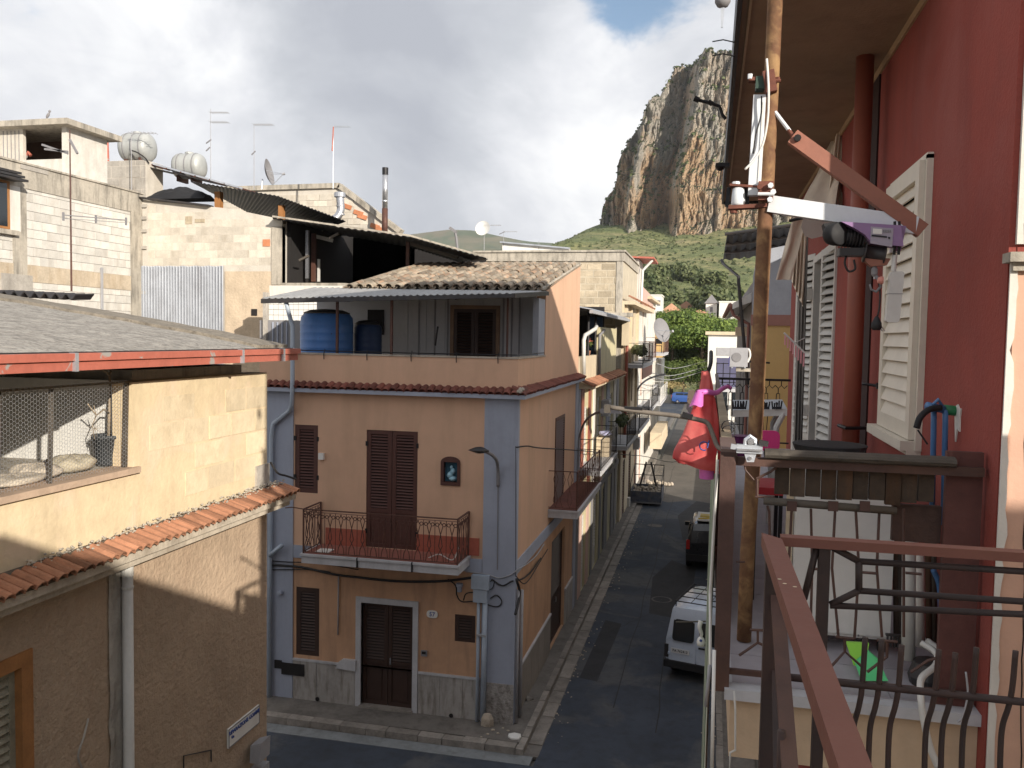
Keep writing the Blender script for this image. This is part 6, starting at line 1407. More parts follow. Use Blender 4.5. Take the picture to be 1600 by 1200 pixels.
MB().beam(a+V((-.1, -.05, .05)), b+V((1, -.05, .05)), .3, .08).build('roof_edge', mt_galv, t_)
# ------------------------------------------------------------------ vehicles
def wheel(parent, c, r=.29, w=.17):
    g = MB(); g.lathe(V(c)-V((w/2, 0, 0)), [(r*.72, 0), (r*.95, .005), (r, w*.25), (r, w*.75), (r*.95, w-.005), (r*.72, w)], 20, (1, 0, 0)); t = g.build('wheel', mt_rubber, parent, True)
    g = MB(); g.lathe(V(c)-V((w/2+.004, 0, 0)), [(.04, 0), (r*.66, .01), (r*.68, w*.5), (r*.66, w-.002), (.04, w+.008)], 14, (1, 0, 0)); g.build('rim', mt_grey, t)
def shell(sec, parent, name, m, n=20):
    """body skinned over cross-sections: each (y, half width low, half width high, z low, z shoulder, z top, half width roof)"""
    g = MB(); rings = []
    for (y, wl, wh, z0, zs, zt, wr) in sec:
        P = [(-wl, z0), (-wl*1.0, z0+.12), (-wh, (z0+zs)/2), (-wh, zs), (-(wh*.35+wr*.65), zs+(zt-zs)*.62), (-wr, zt-.03), (-wr*.88, zt), (0, zt+.02)]
        rings.append([V((a, y, b)) for a, b in P]+[V((-a, y, b)) for a, b in reversed(P[:-1])])
    k = len(rings[0])
    for r in rings: g.v += r
    for j in range(len(rings)-1):
        for i in range(k-1): g.f.append((j*k+i, j*k+i+1, (j+1)*k+i+1, (j+1)*k+i)); g.m.append(0)
    g.f.append(tuple(range(k))); g.m.append(0); g.f.append(tuple(reversed(range((len(rings)-1)*k, len(rings)*k)))); g.m.append(0)
    for j in range(len(rings)-1): g.f.append((j*k, (j+1)*k, (j+1)*k+k-1, j*k+k-1)); g.m.append(0)
    o = g.build(name, m, parent, True); md = o.modifiers.new('edge_split', 'EDGE_SPLIT'); md.split_angle = RD(28); return o
def rrect(c, w, h, r, nx, d):      # rounded panel in the xz plane at y=c.y
    pts = []
    for qx, qz, a0 in ((1, 1, 0), (-1, 1, pi/2), (-1, -1, pi), (1, -1, 3*pi/2)):
        for k in range(5): t = a0+k*pi/8; pts.append(V(c)+V((qx*(w/2-r)+r*cos(t), 0, qz*(h/2-r)+r*sin(t))))
    return MB().prism(pts, (0, d, 0))
def local(t_, fn, rz):
    """build the parts round the thing's own origin, then turn it"""
    WL[t_.name] = V((0, 0, 0)); l = t_.location.copy(); t_.location = (0, 0, 0); fn(t_); t_.location = l; t_.rotation_euler = (0, 0, rz); WL[t_.name] = l
def van_parts(t):
    b = shell([(0, .74, .76, .30, .92, 1.00, .70), (.02, .76, .77, .28, .95, 1.55, .66), (.10, .76, .78, .26, .95, 1.74, .645), (.5, .77, .79, .24, .95, 1.79, .66), (1.9, .77, .79, .24, .95, 1.80, .66), (2.25, .77, .79, .24, .95, 1.74, .63), (2.75, .76, .78, .24, .96, 1.12, .62), (3.4, .74, .75, .26, .84, .90, .62), (3.75, .70, .70, .30, .66, .72, .58)], t, 'body', mt_van)
    # rear doors lie on the tail: two panels, glass, handle
    for s in (-1, 1):
        g = rrect((s*.345, -.035, .98), .655, 1.22, .05, 1, .03)
        for i, v in enumerate(g.v): g.v[i] = V((v.x*(1-.10*max(0, v.z-.95)), v.y+.14*max(0, v.z-.95)**1.2, v.z))
        d = g.build('rear_door', mt_van, t)
        g = rrect((s*.335, -.052, 1.24), .49, .50, .07, 1, .012)
        for i, v in enumerate(g.v): g.v[i] = V((v.x*(1-.08*max(0, v.z-.95)), v.y+.14*max(0, v.z-.95)**1.2, v.z))
        g.build('window', mt_glass, d)
        g = rrect((s*.335, -.046, 1.24), .54, .55, .08, 1, .012)
        for i, v in enumerate(g.v): g.v[i] = V((v.x*(1-.08*max(0, v.z-.95)), v.y+.14*max(0, v.z-.95)**1.2, v.z))
        g.build('window_seal', mt_rubber, d)
        if s > 0: MB().box(.06, -.065, .86, .24, -.045, .90).build('handle', mt_rubber, d)
        for z_ in (.6, 1.0): MB().box(s*.675-.02, -.05, z_, s*.675+.02, .0, z_+.06).build('hinge', mt_van, d)
    p = MB().box(-.62, -.05, .66, -.16, -.037, .78).build('number_plate', mt_plate, t); 
    text('plate_lettering', 'PA 762413', .085, (-.39, -.053, .72), (1, 0, 0), (0, 0, 1), mt_ink, t)
    for s in (-1, 1): MB().box(s*.74-.05, -.03, .52, s*.74+.045, .08, .84).build('tail_lamp', mt_slate, t)
    MB().box(-.78, -.10, .30, .78, .08, .47).build('bumper', mt_rubber, t)
    r = MB()
    for s in (-1, 1): r.tube((s*.58, .12, 1.90), (s*.58, 1.75, 1.93), .014, 6)
    for y in (.12, .55, 1.0, 1.4, 1.75): r.tube((-.58, y, 1.90), (.58, y, 1.90), .014, 6)
    for s in (-.2, .2): r.tube((s, .12, 1.905), (s, 1.75, 1.93), .009, 5)
    for s in (-1, 1):
        for y in (.15, 1.7): r.tube((s*.58, y, 1.76), (s*.58, y, 1.91), .012, 5)
    r.build('roof_rack', mt_black, t)
    for s in (-1, 1):
        for y in (.62, 3.0): wheel(t, (s*.68, y, .28))
        MB().box(s*.78-.02 if s > 0 else -.94, 2.35, 1.02, .94 if s > 0 else -.76, 2.43, 1.22).build('mirror', mt_rubber, t)
        MB().box(s*.785-.004, 1.75, 1.0, s*.785+.004, 2.35, 1.42).build('side_window', mt_glass, t)
    MB().hexa([(-.6, 2.28, 1.70), (.6, 2.28, 1.70), (.66, 2.72, 1.14), (-.66, 2.72, 1.14), (-.6, 2.30, 1.73), (.6, 2.30, 1.73), (.66, 2.75, 1.16), (-.66, 2.75, 1.16)]).build('windscreen', mt_glass, t)
v = thing('parked_van', 'small pale blue van with a roof rack parked at an angle, rear doors towards us', 'van', (-.13, 20.95, 0)); local(v, van_parts, RD(-15))
def suv_parts(t, m=mt_carblack, h=1.72, wd=.86, L=4.2, plate=True):
    shell([(0, wd-.06, wd-.03, .42, .98, 1.02, wd-.16), (.04, wd-.02, wd, .38, 1.02, 1.45*h/1.72, wd-.2), (.22, wd, wd, .34, 1.02, h-.06, wd-.22), (.6, wd, wd, .3, 1.02, h, wd-.2), (2.2, wd, wd, .3, 1.0, h-.02, wd-.2), (2.9, wd, wd, .3, 1.0, 1.10, wd-.16), (3.7, wd-.03, wd-.03, .32, .9, .96, wd-.16), (L, wd-.12, wd-.12, .38, .66, .72, wd-.2)], t, 'body', m)
    g = rrect((0, -.02, h*.74), wd*1.36, .46, .07, 1, .02)
    for i, v_ in enumerate(g.v): g.v[i] = V((v_.x*(1-.2*(v_.z-h*.62)), v_.y+.02+.35*max(0, v_.z-1.02)**1.3, v_.z))
    g.build('rear_window', mat('sky_glass', (.03, .06, .12), .08, .05, 1, 0, spec=1.), t)
    MB().box(-.02, -.035, .80, .42, -.02, .93).build('number_plate', mt_plate, t)
    if plate: text('plate_lettering', 'EZ 472 XB', .09, (.2, -.038, .865), (1, 0, 0), (0, 0, 1), mt_ink, t)
    MB().box(-wd+.02, -.09, .38, wd-.02, .06, .60).build('bumper', mt_rubber, t)
    for s in (-1, 1):
        MB().box(s*(wd-.08)-.06, -.025, .78, s*(wd-.08)+.06, .06, 1.12).build('tail_lamp', mt_red_l, t)
        for y in (.75, L-.85): wheel(t, (s*(wd-.1), y, .33), .33, .2)
        MB().box((wd-.02) if s > 0 else -wd-.16, 2.75, 1.05, wd+.16 if s > 0 else -wd+.02, 2.84, 1.2).build('mirror', m, t)
        MB().box(s*(wd-.06)-.004, .55, 1.08, s*(wd-.06)+.004, 1.5, 1.4).build('side_window', mt_glass, t)
        MB().box(s*(wd-.06)-.004, 1.58, 1.08, s*(wd-.06)+.004, 2.4, 1.4).build('side_window', mt_glass, t)
def suv2(t):
    suv_parts(t)
    MB().box(-.5, .35, 1.745, .52, 1.9, 1.785).build('roof_board', mt_white, t)
    MB().path([(-.45, .5, 1.80), (.1, .7, 1.82), (.5, .55, 1.81)], .035, 6).build('yellow_strap', mt_yellow, t)
    MB().box(-.4, .9, 1.79, .5, 1.3, 1.84).build('yellow_board', mt_yellow, t)
v = thing('parked_car', 'black car with white and yellow boards on its roof, parked beyond the van', 'car', (.18, 31.3, 0)); local(v, suv2, RD(-1))
def hatch(m):
    def f(t): suv_parts(t, m, 1.48, .82, 4.0, False)
    return f
q = onZ(1040, 630, 0); v = thing('parked_car', 'small white car parked across the end of the street', 'car', (q.x-4.4, q.y+.6, 0)); local(v, hatch(mt_carwhite), RD(-85))
v = thing('parked_car', 'bright blue car parked across the end of the street, right of the white one', 'car', (q.x+.75, q.y+.2, 0)); local(v, hatch(mt_carblue), RD(-88))
# builder's platform trailer against the left kerb
def skip_parts(t):
    g = MB(); g.box(0, 0, .12, 1.55, 2.3, .20); g.build('floor', mt_grey, t)
    for a in ((0, 0, 1.55, .05), (0, 2.25, 1.55, 2.3), (0, .05, .05, 2.25), (1.5, .05, 1.55, 2.25)): MB().box(a[0], a[1], .2, a[2], a[3], .72).build('side_panel', mat('worn_blue_steel', (.10, .115, .15), .6, .3, 5, .2, 30, metal=.3, stain=.8, stain_col=(.22, .19, .17), streak=False), t)
    for x in (.02, .52, 1.03, 1.53):
        MB().beam((x, 2.28, .7), (x, 2.28, 1.75), .035).build('upright', mt_black, t)
    for x in (.02, 1.53): MB().beam((x, .02, .7), (x, .02, 1.1), .035).build('upright', mt_black, t); MB().beam((x, .02, 1.1), (x, 2.28, 1.73), .03).build('brace', mt_black, t)
    MB().beam((0, 2.28, 1.75), (1.55, 2.28, 1.75), .04).build('top_bar', mt_black, t); MB().beam((0, 2.28, 1.2), (1.55, 2.28, 1.2), .03).build('middle_bar', mt_black, t)
    for s in (-1, 1): MB().beam((.78+s*.42, 1.6, .72), (.78+s*.12, 1.6, 1.98), .09).build('a_frame_leg', mt_slate, t)
    R_ = random.Random(8); g = MB()
    for k in range(60):
        c = V((R_.uniform(.12, 1.43), R_.uniform(.15, 2.15), .55+R_.uniform(0, .18))); r = R_.uniform(.05, .14); a = V((R_.gauss(0, 1), R_.gauss(0, 1), R_.gauss(0, 1))).normalized()
        g.lathe(c, [(.01, -r*.5), (r, -r*.3), (r*.9, r*.3), (.01, r*.5)], 6, a)
    g.build('rubble', mt_rubble, t, kind='stuff')
q = onZ(984, 789, 0); v = thing('rubble_skip', 'dark steel rubble skip with an upright railing standing by the left kerb', 'skip', (q.x, q.y, 0)); local(v, skip_parts, 0)
q = onZ(980, 792, .1); g = MB(); g.box(q.x-.2, q.y-.1, .13, q.x+.12, q.y+.25, .55); one('bin', g, mt_pipew, 'pale small bin on the pavement beside the skip', 'bin')
p = V((-3.0, 49.5, 0))
g = MB()
for k in range(9): a = V((-3.3+k*.17, 49.5+rnd.uniform(-.4, .4), .02)); g.lathe(a, [(.01, 0), (.12, .04), (.09, .16), (.01, .22)], 6)
o = one('rubble_heap', g, mt_rubble, 'pale heap of rubble on the road behind the skip', 'rubble')
# ------------------------------------------------------------------ the red house on the right
RX = 1.06; RF = Fr((RX, 0, 0), (0, 1, 0), (-1, 0, 0)); RY0, RY1, RZT = 3.53, 12.5, 13.2
RH = thing('red_house', 'dark red rendered house on the right with a deep balcony above and below', 'house', (RX, RY0, 0))
def rx(x, y, X=RX): p = onX(x, y, X); return p.y, p.z
sh_y0, sh_y1 = rx(1447, 480)[0], rx(1393, 480)[0]; sh_z0, sh_z1 = 7.80, 9.23
dr_y0, dr_y1 = 8.05, 9.7
g = MB(); g.wall(RF, RY0, RY1, 6.60, RZT, [(dr_y0, dr_y1, 6.9, 9.2)], .25); g.build('wall', mt_red, RH)
g = MB(); g.wall(RF, RY0, RY1, 0, 6.60, [(5, 6, .1, 2.4), (9, 10.4, .1, 2.5)], .2); g.build('lower_wall', mt_red, RH)
g = MB(); g.box(RX+.25, RY0, 0, RX+9, RY1, RZT-.01); g.build('core', mt_cream, RH)
g = MB(); g.box(RX-.35, RY0-.3, RZT, RX+9.3, RY1+.3, RZT+.2); g.build('roof', mt_conc, RH)
# end wall towards us, salmon below a cap and white above it
capz = onY(1575, 412, RY0).z
jag = [(1558+6, 430), (1561, 560), (1557, 700), (1553, 820), (1556, 900), (1549, 1010), (1546, 1120), (1540, 1210)]
g = MB(); g.box(RX+.018, RY0-.03, -.05, RX+3, RY0-.002, capz); g.build('end_wall', mt_peachnear, RH)
g = MB(); n_ = 90; R_ = random.Random(4)
for k in range(n_):
    z0, z1 = 4.5+(capz-4.5)*k/n_, 4.5+(capz-4.5)*(k+1)/n_; w0 = .022+.018*noise.noise(V((0, 0, z0*9)))+.012*noise.noise(V((1, 0, z0*31))); w1 = .022+.018*noise.noise(V((0, 0, z1*9)))+.012*noise.noise(V((1, 0, z1*31)))
    if k == 0: w0_ = w0
    g.hexa([(RX-.003, RY0-.040, z0), (RX+max(.004, w0_), RY0-.040, z0), (RX+max(.004, w0_), RY0-.03, z0), (RX-.003, RY0-.03, z0), (RX-.003, RY0-.040, z1), (RX+max(.004, w1), RY0-.040, z1), (RX+max(.004, w1), RY0-.03, z1), (RX-.003, RY0-.03, z1)]); w0_ = w1
g.build('ragged_plaster_edge', mt_whitewall, RH)
g = MB(); g.box(RX+.02, RY0-.02, capz+.07, RX+3, RY0-.002, RZT); g.build('upper_end_wall', mt_whitewall, RH)
g = MB(); g.box(RX-.02, RY0-.09, capz, RX+3, RY0+.0, capz+.035); g.box(RX+.0, RY0-.06, capz-.03, RX+3, RY0-.03, capz); g.build('cap', mt_conc, RH)
g = MB(); g.path([V((RX+.06, RY0-.031, z))+V((.03*(8.6-z)+.012*noise.noise(V((0, 0, z*6))), 0, 0)) for z in [8.75-.09*k for k in range(26)]], .0025, 4); g.build('crack', mt_dark, RH)
# upper balcony whose underside we see
g = MB(); g.box(.115, 4.6, 10.15, RX-.001, 11.95, 10.33); g.build('upper_balcony', mt_soffit, RH)
g = MB(); g.box(.085, 4.55, 10.12, .113, 12.0, 10.38); g.box(.113, 11.952, 10.12, RX, 12.0, 10.38); g.build('edge_strip', mt_slate, RH)
g = MB(); g.box(.15, 4.6, 10.138, .165, 11.9, 10.15); g.build('drip_groove', mat('pale_trim', (.48, .38, .26), .8, .1, 3, .1), RH)
g = MB(); g.box(RX-.016, 4.6, 10.10, RX-.001, 11.9, 10.15); g.build('corner_line', mat('pale_trim_b', (.44, .30, .18), .8, .1, 3, .1), RH)
# brackets and a bulb beyond the edge
hk = thing('iron_hook', 'black iron hook arm sticking out from the edge of the upper balcony, across the cliff', 'hook', (.085, 7.2, 10.2))
g = MB(); g.path([onY(1134, 186, 6.2), onY(1129, 180, 6.2), onY(1124, 166, 6.2), onY(1110, 161, 6.2), onY(1085, 155, 6.2)], .012, 6); g.build('arm', mt_black, hk)
g = MB(); g.path([onY(1085, 154, 6.2), onY(1092, 157, 6.2)], .02, 5); g.path([onY(1107, 159, 6.2), onY(1113, 163, 6.2)], .018, 5); g.build('clip', mt_black, hk)
g = MB(); q = onY(1129, 258, 8.0); g.box(q.x-.06, 7.95, q.z-.02, q.x+.06, 8.05, q.z+.012); g.lathe(q+V((-.02, 0, -.05)), [(.01, 0), (.03, .01), (.045, .04)], 8); one('small_lamp', g, mt_black, 'small black fitting under the edge of the upper balcony', 'fitting')
for (a, b, l) in ((62, 66, 'upper thin wire sticking out left of the upper balcony edge'), (84, 88, 'lower thin wire sticking out left of the upper balcony edge')): 
    g = MB(); g.path([onY(1148, b, 5.5), onY(1130, a, 5.5), onY(1113, a+3, 5.5)], .004, 5); one('wire', g, mt_cable, l, 'wire')
t_ = thing('hanging_bell', 'grey bulb-shaped weight hanging at the top edge of the picture', 'weight', onY(1129, 12, 4.2)); q = onY(1129, 12, 4.2)
g = MB(); g.lathe(q, [(.005, 0), (.025, .006), (.036, .025), (.036, .05), (.02, .08), (.008, .16)], 14); g.build('bulb', mt_grey, t_, True); g = MB(); g.hexa([q+V((-.004, -.004, -.09)), q+V((.004, -.004, -.09)), q+V((.004, .004, -.09)), q+V((-.004, .004, -.09)), q+V((-.009, -.004, 0)), q+V((.009, -.004, 0)), q+V((.009, .004, 0)), q+V((-.009, .004, 0))]); g.build('tag', mt_galv, t_)

# closed cream shutter
ps = RF
MB().fbox(ps, sh_y0, sh_y1, sh_z0, sh_z1, .0, .012).build('window_back', mt_dark, RH)
so_ = louvre(ps, RH, sh_y0+.005, sh_y1-.005, sh_z0+.005, sh_z1-.003, .013, mt_creamshut, (sh_z1-sh_z0-.17)/17, frame=.085, slath=.086, tilt=-.36, t=.045, name='cream_shutter')
g = MB(); g.fbox(ps, sh_y0-.02, sh_y1+.08, sh_z0-.05, sh_z0+.0, 0, .10); g.fbox(ps, sh_y0-.02, sh_y1+.06, sh_z0-.07, sh_z0-.05, 0, .07); g.build('window_sill', mt_creamshut, RH)
for z in (sh_z0+.25, sh_z1-.3): g = MB(); g.fbox(ps, sh_y1-.01, sh_y1+.03, z, z+.10, 0, .05); g.build('hinge', mt_creamshut, so_)
g = MB(); g.fbox(ps, sh_y0-.03, sh_y0, sh_z0-.05, sh_z1+.02, 0, .03); g.fbox(ps, sh_y0-.03, sh_y1+.03, sh_z1, sh_z1+.03, 0, .03); g.build('shutter_frame', mt_creamshut, RH)
# French door with its folded louvred leaves
MB().fbox(RF, dr_y0, dr_y1, 6.9, 9.2, -.24, -.22).build('door_dark', mt_dark, RH)
g = MB(); g.fbox(RF, dr_y0, dr_y0+.06, 6.9, 9.2, -.2, .02); g.fbox(RF, dr_y1-.06, dr_y1, 6.9, 9.2, -.2, .02); g.fbox(RF, dr_y0+.06, dr_y1-.06, 9.13, 9.2, -.2, .02); g.build('door_frame', mt_greyshut, RH)
def leaf(p, q, z0, z1, lbl):
    p, q = V(p), V(q); d = (q-p).normalized(); L = (q-p).length; n = d.cross(Zv)
    F = Fr(p, d, n); return louvre(F, RH, 0, L, z0, z1, -.02, mt_greyshut, .075, frame=.06, slath=.085, tilt=-.7, t=.04, name='door_shutter', solid=.14)
def pl(x, Y): q = onY(x, 500, Y); return (q.x, Y, 0)
leaf(pl(1245, 10.3), pl(1273, 9.75), 6.92, onY(1262, 398, 9.9).z, '')
leaf(pl(1283, 8.8), pl(1310, 8.2), 6.92, onY(1298, 386, 8.5).z, '')
MB().box(pl(1276, 9.7)[0], 9.66, 6.92, pl(1282, 9.7)[0], 9.7, 9.2).build('door_jamb', mt_greyshut, RH)
for z in (7.5, 8.75): MB().box(RX-.09, 9.72, z, RX-.02, 9.82, z+.12).build('door_hinge', mt_greyshut, RH)
# red downpipe
g = MB(); yp = onX(1340, 400, .92).y; g.tube((.92, yp, 6.87), (.92, yp, 10.15), .056, 20); one('red_column', g, mt_redpipe, 'thick red painted downpipe standing against the red wall', 'downpipe', None, True)
yd0, yd1 = onX(1348, 400, RX-.012).y, onX(1363, 400, RX-.012).y; MB().box(RX-.012, yd1, 6.9, RX-.0005, yd0, 10.14).build('painted_shade_gap', mat('shade_gap_dark', (.03, .010, .009), .8, .2, 2, .1), RH)  # dark strip painted on the wall for the shadow gap beside the downpipe
for z in (7.75,): g = MB(); g.path([(RX-.02, yp-.12, z), (RX-.2, yp-.2, z), (RX-.22, yp-.02, z)], .012, 6); q = onX(1372, 603, RX-.02); g.path([q, q+V((-.06, .3, 0))], .01, 6); g.lathe(q, [(.02, -.01), (.02, .01)], 8, (1, 0, 0)); one('wall_hook', g, mt_black, 'small black hook fixed in the red wall beside the red downpipe', 'hook')
# canvas awning, hanging loose
aw = thing('awning', 'loose beige canvas awning hanging in folds under the upper balcony', 'awning', onY(1320, 200, 8.2))
def bil(A, B, C, D, fold=0, nf=6, tip=None, ph=0.):
    A, B, C, D = map(V, (A, B, C, D)); n = (B-A).cross(D-A).normalized()
    def f(u, v):
        p = A.lerp(B, u).lerp(D.lerp(C, u), v); return p+n*(fold*sin(u*2*pi*nf+v*2.2+ph)*(.35+.65*v))+n*(.02*noise.noise(V((u*3, v*3, ph))))
    return f
g = MB(); g.sheet(bil(onY(1306, 205, 8.6), onY(1330, 192, 8.3), onY(1300, 352, 7.6), onY(1240, 338, 7.9), .015, 1.5), 30, 20, (0, .004, .002)); g.build('canopy_cloth', mt_awning, aw, True)
g = MB(); g.sheet(bil(onY(1305, 212, 8.1), onY(1330, 196, 8.1), onY(1329, 335, 7.9), onY(1290, 332, 7.9), .035, 5, ph=1), 70, 20, (0, .004, .002)); g.build('folded_cloth', mt_awning, aw, True)
P0 = [(1256, 338), (1330, 340), (1332, 364), (1300, 366), (1268, 373), (1257, 368), (1252, 355)]
g = MB(); g.prism([onY(a, b, 7.55) for a, b in P0], (0, .006, 0)); g.build('valance', mat('pale_canvas', (.52, .47, .42), .9, .07, 2, .1, 80, stain=.3, stain_col=(.36, .32, .28)), aw)
g = MB(); g.sheet(bil(onY(1240, 336, 8.0), onY(1262, 333, 8.0), onY(1236, 437, 8.1), onY(1212, 437, 8.1), .018, 1.2, ph=2), 20, 16, (0, .005, 0)); g.build('hanging_corner', mt_awning, aw, True)
g = MB(); g.sheet(bil(onY(1241, 340, 8.3), onY(1262, 336, 8.3), onY(1255, 480, 8.4), onY(1237, 440, 8.4), .03, 4, ph=.5), 50, 16, (0, .005, 0)); g.build('shaded_fold', mt_awning, aw, True)
g = MB(); g.sheet(bil(onY(1250, 345, 9.2), onY(1264, 342, 9.2), onY(1254, 690, 9.3), onY(1240, 690, 9.3), .02, 3, ph=.2), 40, 12, (0, .005, 0)); g.build('long_drop', mat('grey_canvas', (.26, .24, .22), .9, .1, 2, .1), aw, True)
MB().path([onY(1322, 196, 8.2), onY(1330, 183, 8.15)], .02, 6).build('bracket', mt_fascia, aw)
g = MB(); g.path([onY(1234, 345, 7.85), onY(1300, 330, 7.6)], .014, 6); g.build('roller_bar', mt_black, aw)

# floor of the lower balcony, its edge and near rail
FZ = 6.87; BY0 = 3.60; NB_ = thing('near_balcony', 'balcony of the red house with a rusty iron railing, just beyond ours', 'balcony', (.1, BY0, FZ-.3))
g = MB(); g.box(.12, BY0+.02, FZ-.30, RX-.001, 11.9, FZ-.045); g.build('slab', mat('beige_slab_render', (.56, .42, .29), .9, .1, 2, .2, 40, stain=.3, stain_col=(.35, .27, .2)), NB_)
g = MB(); g.box(.095, BY0-.02, FZ-.045, RX-.001, 11.95, FZ); g.build('marble_edge', mt_lslab, NB_)
me_ft = MB(); me_ft.box(-.5, -.5, 0, .5, .5, 1); me_ft = mesh('floor_tile', me_ft, mat('lilac_floor_tile', (.36, .34, .37), .6, .1, 3, .05, 30, stain=.3, stain_col=(.22, .2, .2), streak=False, rndv=.06))
for i in range(3):
    for j in range(24): inst('floor_tile', me_ft, NB_, (.28+i*.31, BY0+.22+j*.33, FZ), None, (.305, .325, .005))
RT = 7.86; PX = .105
def post(x0, y, z0, z1, w, m=mt_ourdark, nm='post'): MB().box(x0-w/2, y-w/2, z0, x0+w/2, y+w/2, z1).build(nm, m, NB_)
mt_nrail = mat('brown_near_rail', (.075, .040, .033), .6, .2, 6, .3, 60, stain=.4, stain_col=(.15, .075, .045), streak=False, dist=.004)
pc = onY(1138, 705, BY0+.03); RT = pc.z; PX = pc.x
post(PX, BY0+.03, FZ-.02, RT, .062, mt_nrail)
MB().box(PX-.03, BY0-.0, RT-.015, PX+.035, BY0+.45, RT+.012).build('corner_cap', mat('greyish_brown_cap', (.15, .10, .085), .7, .12, 4, .1), NB_)
# outer rail to the street
MB().box(PX-.022, BY0+.45, RT-.02, PX+.026, 8.3, RT+.006).build('outer_handrail', mat('worn_tan_rail', (.34, .28, .19), .8, .25, 5, .3, 40, stain=.4, stain_col=(.14, .11, .07), streak=False), NB_)
MB().box(PX-.018, 8.3, RT-.02, PX+.02, 11.9, RT+.004).build('outer_handrail', mt_nrail, NB_)
MB().box(PX-.02, BY0+.05, FZ+.09, PX+.02, 11.9, FZ+.115).build('lower_bar', mt_nrail, NB_)
for k in range(19): y = BY0+.45+k*.44; MB().beam((PX, y, FZ+.1), (PX, y, RT-.02), .012).build('bar', mt_nrail, NB_)
for y in (5.6, 7.8, 10.0): MB().box(PX-.02, y, FZ, PX+.02, y+.04, RT-.02).build('post', mt_nrail, NB_)
# near rail: wood-topped handrail, planter boards, lower pole and hexagon ironwork
wy = BY0+.03
def nr(x, y): return onY(x, y, wy)
a, b = nr(1150, 706), nr(1480, 708)
MB().box(PX+.03, wy-.015, RT-.055, RX-.02, wy+.015, RT-.02).build('cross_rail', mt_nrail, NB_)
a, b = nr(1195, 692), nr(1492, 700)
g = MB(); n_ = 14
g.grid(lambda u, v: V((a.x+(min(RX-.01, b.x)-a.x)*u, wy-.05+.10*(.5-.5*cos(2*pi*v)) if False else wy-.045*cos(2*pi*v)-.0, RT-.004+.022*sin(2*pi*v)+.003*noise.noise(V((u*6, v, 3))))), 24, 12)
g.build('wooden_rail', mt_wood, NB_)
pa, pb = nr(1212, 714), nr(1462, 792); npl = 10; R_ = random.Random(6)
for k in range(npl):
    x0 = pa.x+(pb.x-pa.x)*k/npl; x1 = pa.x+(pb.x-pa.x)*(k+1)/npl
    MB().box(x0+.002, wy+.022+R_.uniform(0, .012), pb.z+R_.uniform(-.012, .015), x1-.002, wy+.045+R_.uniform(0, .01), pa.z+R_.uniform(-.01, .0)).build('board', mt_planter, NB_)
a, b = nr(1193, 782), nr(1400, 798); g = MB(); g.tube((a.x, wy-.005, a.z), (b.x, wy-.005, b.z), .016, 10); g.build('lower_pole', mt_wood, NB_, True)
for x_ in (1232, 1296, 1345): q = nr(x_, 789); MB().box(q.x-.008, wy-.026, q.z-.02, q.x+.03, wy-.018, q.z+.02).build('pole_clip', mt_nrail, NB_)
MB().box(nr(1478, 800).x, wy+.02, FZ, RX-.015, wy+.05, nr(1478, 706).z-.0).build('side_board', mat('dark_red_board', (.11, .045, .038), .8, .2, 3, .2, 25), NB_)
MB().box(nr(1400, 800).x, wy+.06, nr(1400, 850).z, nr(1478, 800).x, wy+.09, nr(1400, 792).z).build('back_board', mat('dark_brown_board', (.07, .04, .032), .85, .3, 4, .3), NB_)
def iron(pts, r=.0058): g = MB(); g.path([nr(*p)+V((0, -.0, 0)) for p in pts], r, 6); g.build('ironwork', mt_nrail, NB_)
iron([(1199, 790), (1202, 800), (1203, 860)]); 
for (x0, x1, x2) in ((1237, 1232, 1240), (1267, 1269, 1266), (1305, 1300, 1310), (1337, 1342, 1335), (1374, 1370, 1378), (1412, 1412, 1412)):
    iron([(x0, 795), (x1, 888), (x2, 995 if x0 != 1337 else 998)])
iron([(1306, 995), (1334, 998)]); iron([(1370, 1000), (1402, 1003)]); iron([(1320, 998), (1320, 1018)]); iron([(1300, 1040), (1320, 1018), (1345, 1040), (1352, 1045)]); iron([(1355, 1050), (1386, 1026), (1386, 1003)]); iron([(1423, 1050), (1450, 1032), (1464, 1028)])
iron([(1273, 889), (1283, 889)]); iron([(1345, 894), (1370, 896)]); iron([(1415, 895), (1440, 897)])
iron([(1172, 984), (1195, 985), (1240, 986)]); iron([(1184, 985), (1184, 1004), (1155, 1024)]); iron([(1184, 1004), (1215, 1018)]); iron([(1150, 878), (1164, 878)], .004)
iron([(1182, 748), (1204, 737), (1213, 730)]); iron([(1183, 748), (1183, 775)]); iron([(1180, 776), (1210, 777)]); iron([(1160, 716), (1165, 735), (1178, 750)], .004)
a, b = nr(1148, 1049), nr(1515, 1082); MB().beam((PX, wy, a.z), (RX-.03, wy, a.z-.0), .02, .022).build('bottom_bar', mt_nrail, NB_)
# the cream fascia under the slab carries a thin white pipe
pipe('thin_pipe', [onY(a, b, 3.5) for a, b in ((1147, 1080), (1149, 1110), (1149, 1172), (1141, 1176), (1140, 1215))], .0045, mt_pipew, 'thin pale pipe dropping from the corner of the near balcony', 6)
pipe('thin_pipe', [onY(1116, 1016, 3.4), onY(1112, 1215, 3.4)], .007, mt_white, 'white tube standing at the bottom edge beside the striped canvas', 8)
pipe('thin_pipe', [onY(1109, 1040, 3.9), onY(1103, 1104, 3.9)], .008, mt_cablew, 'short grey tube left of the white tube at the bottom', 8)
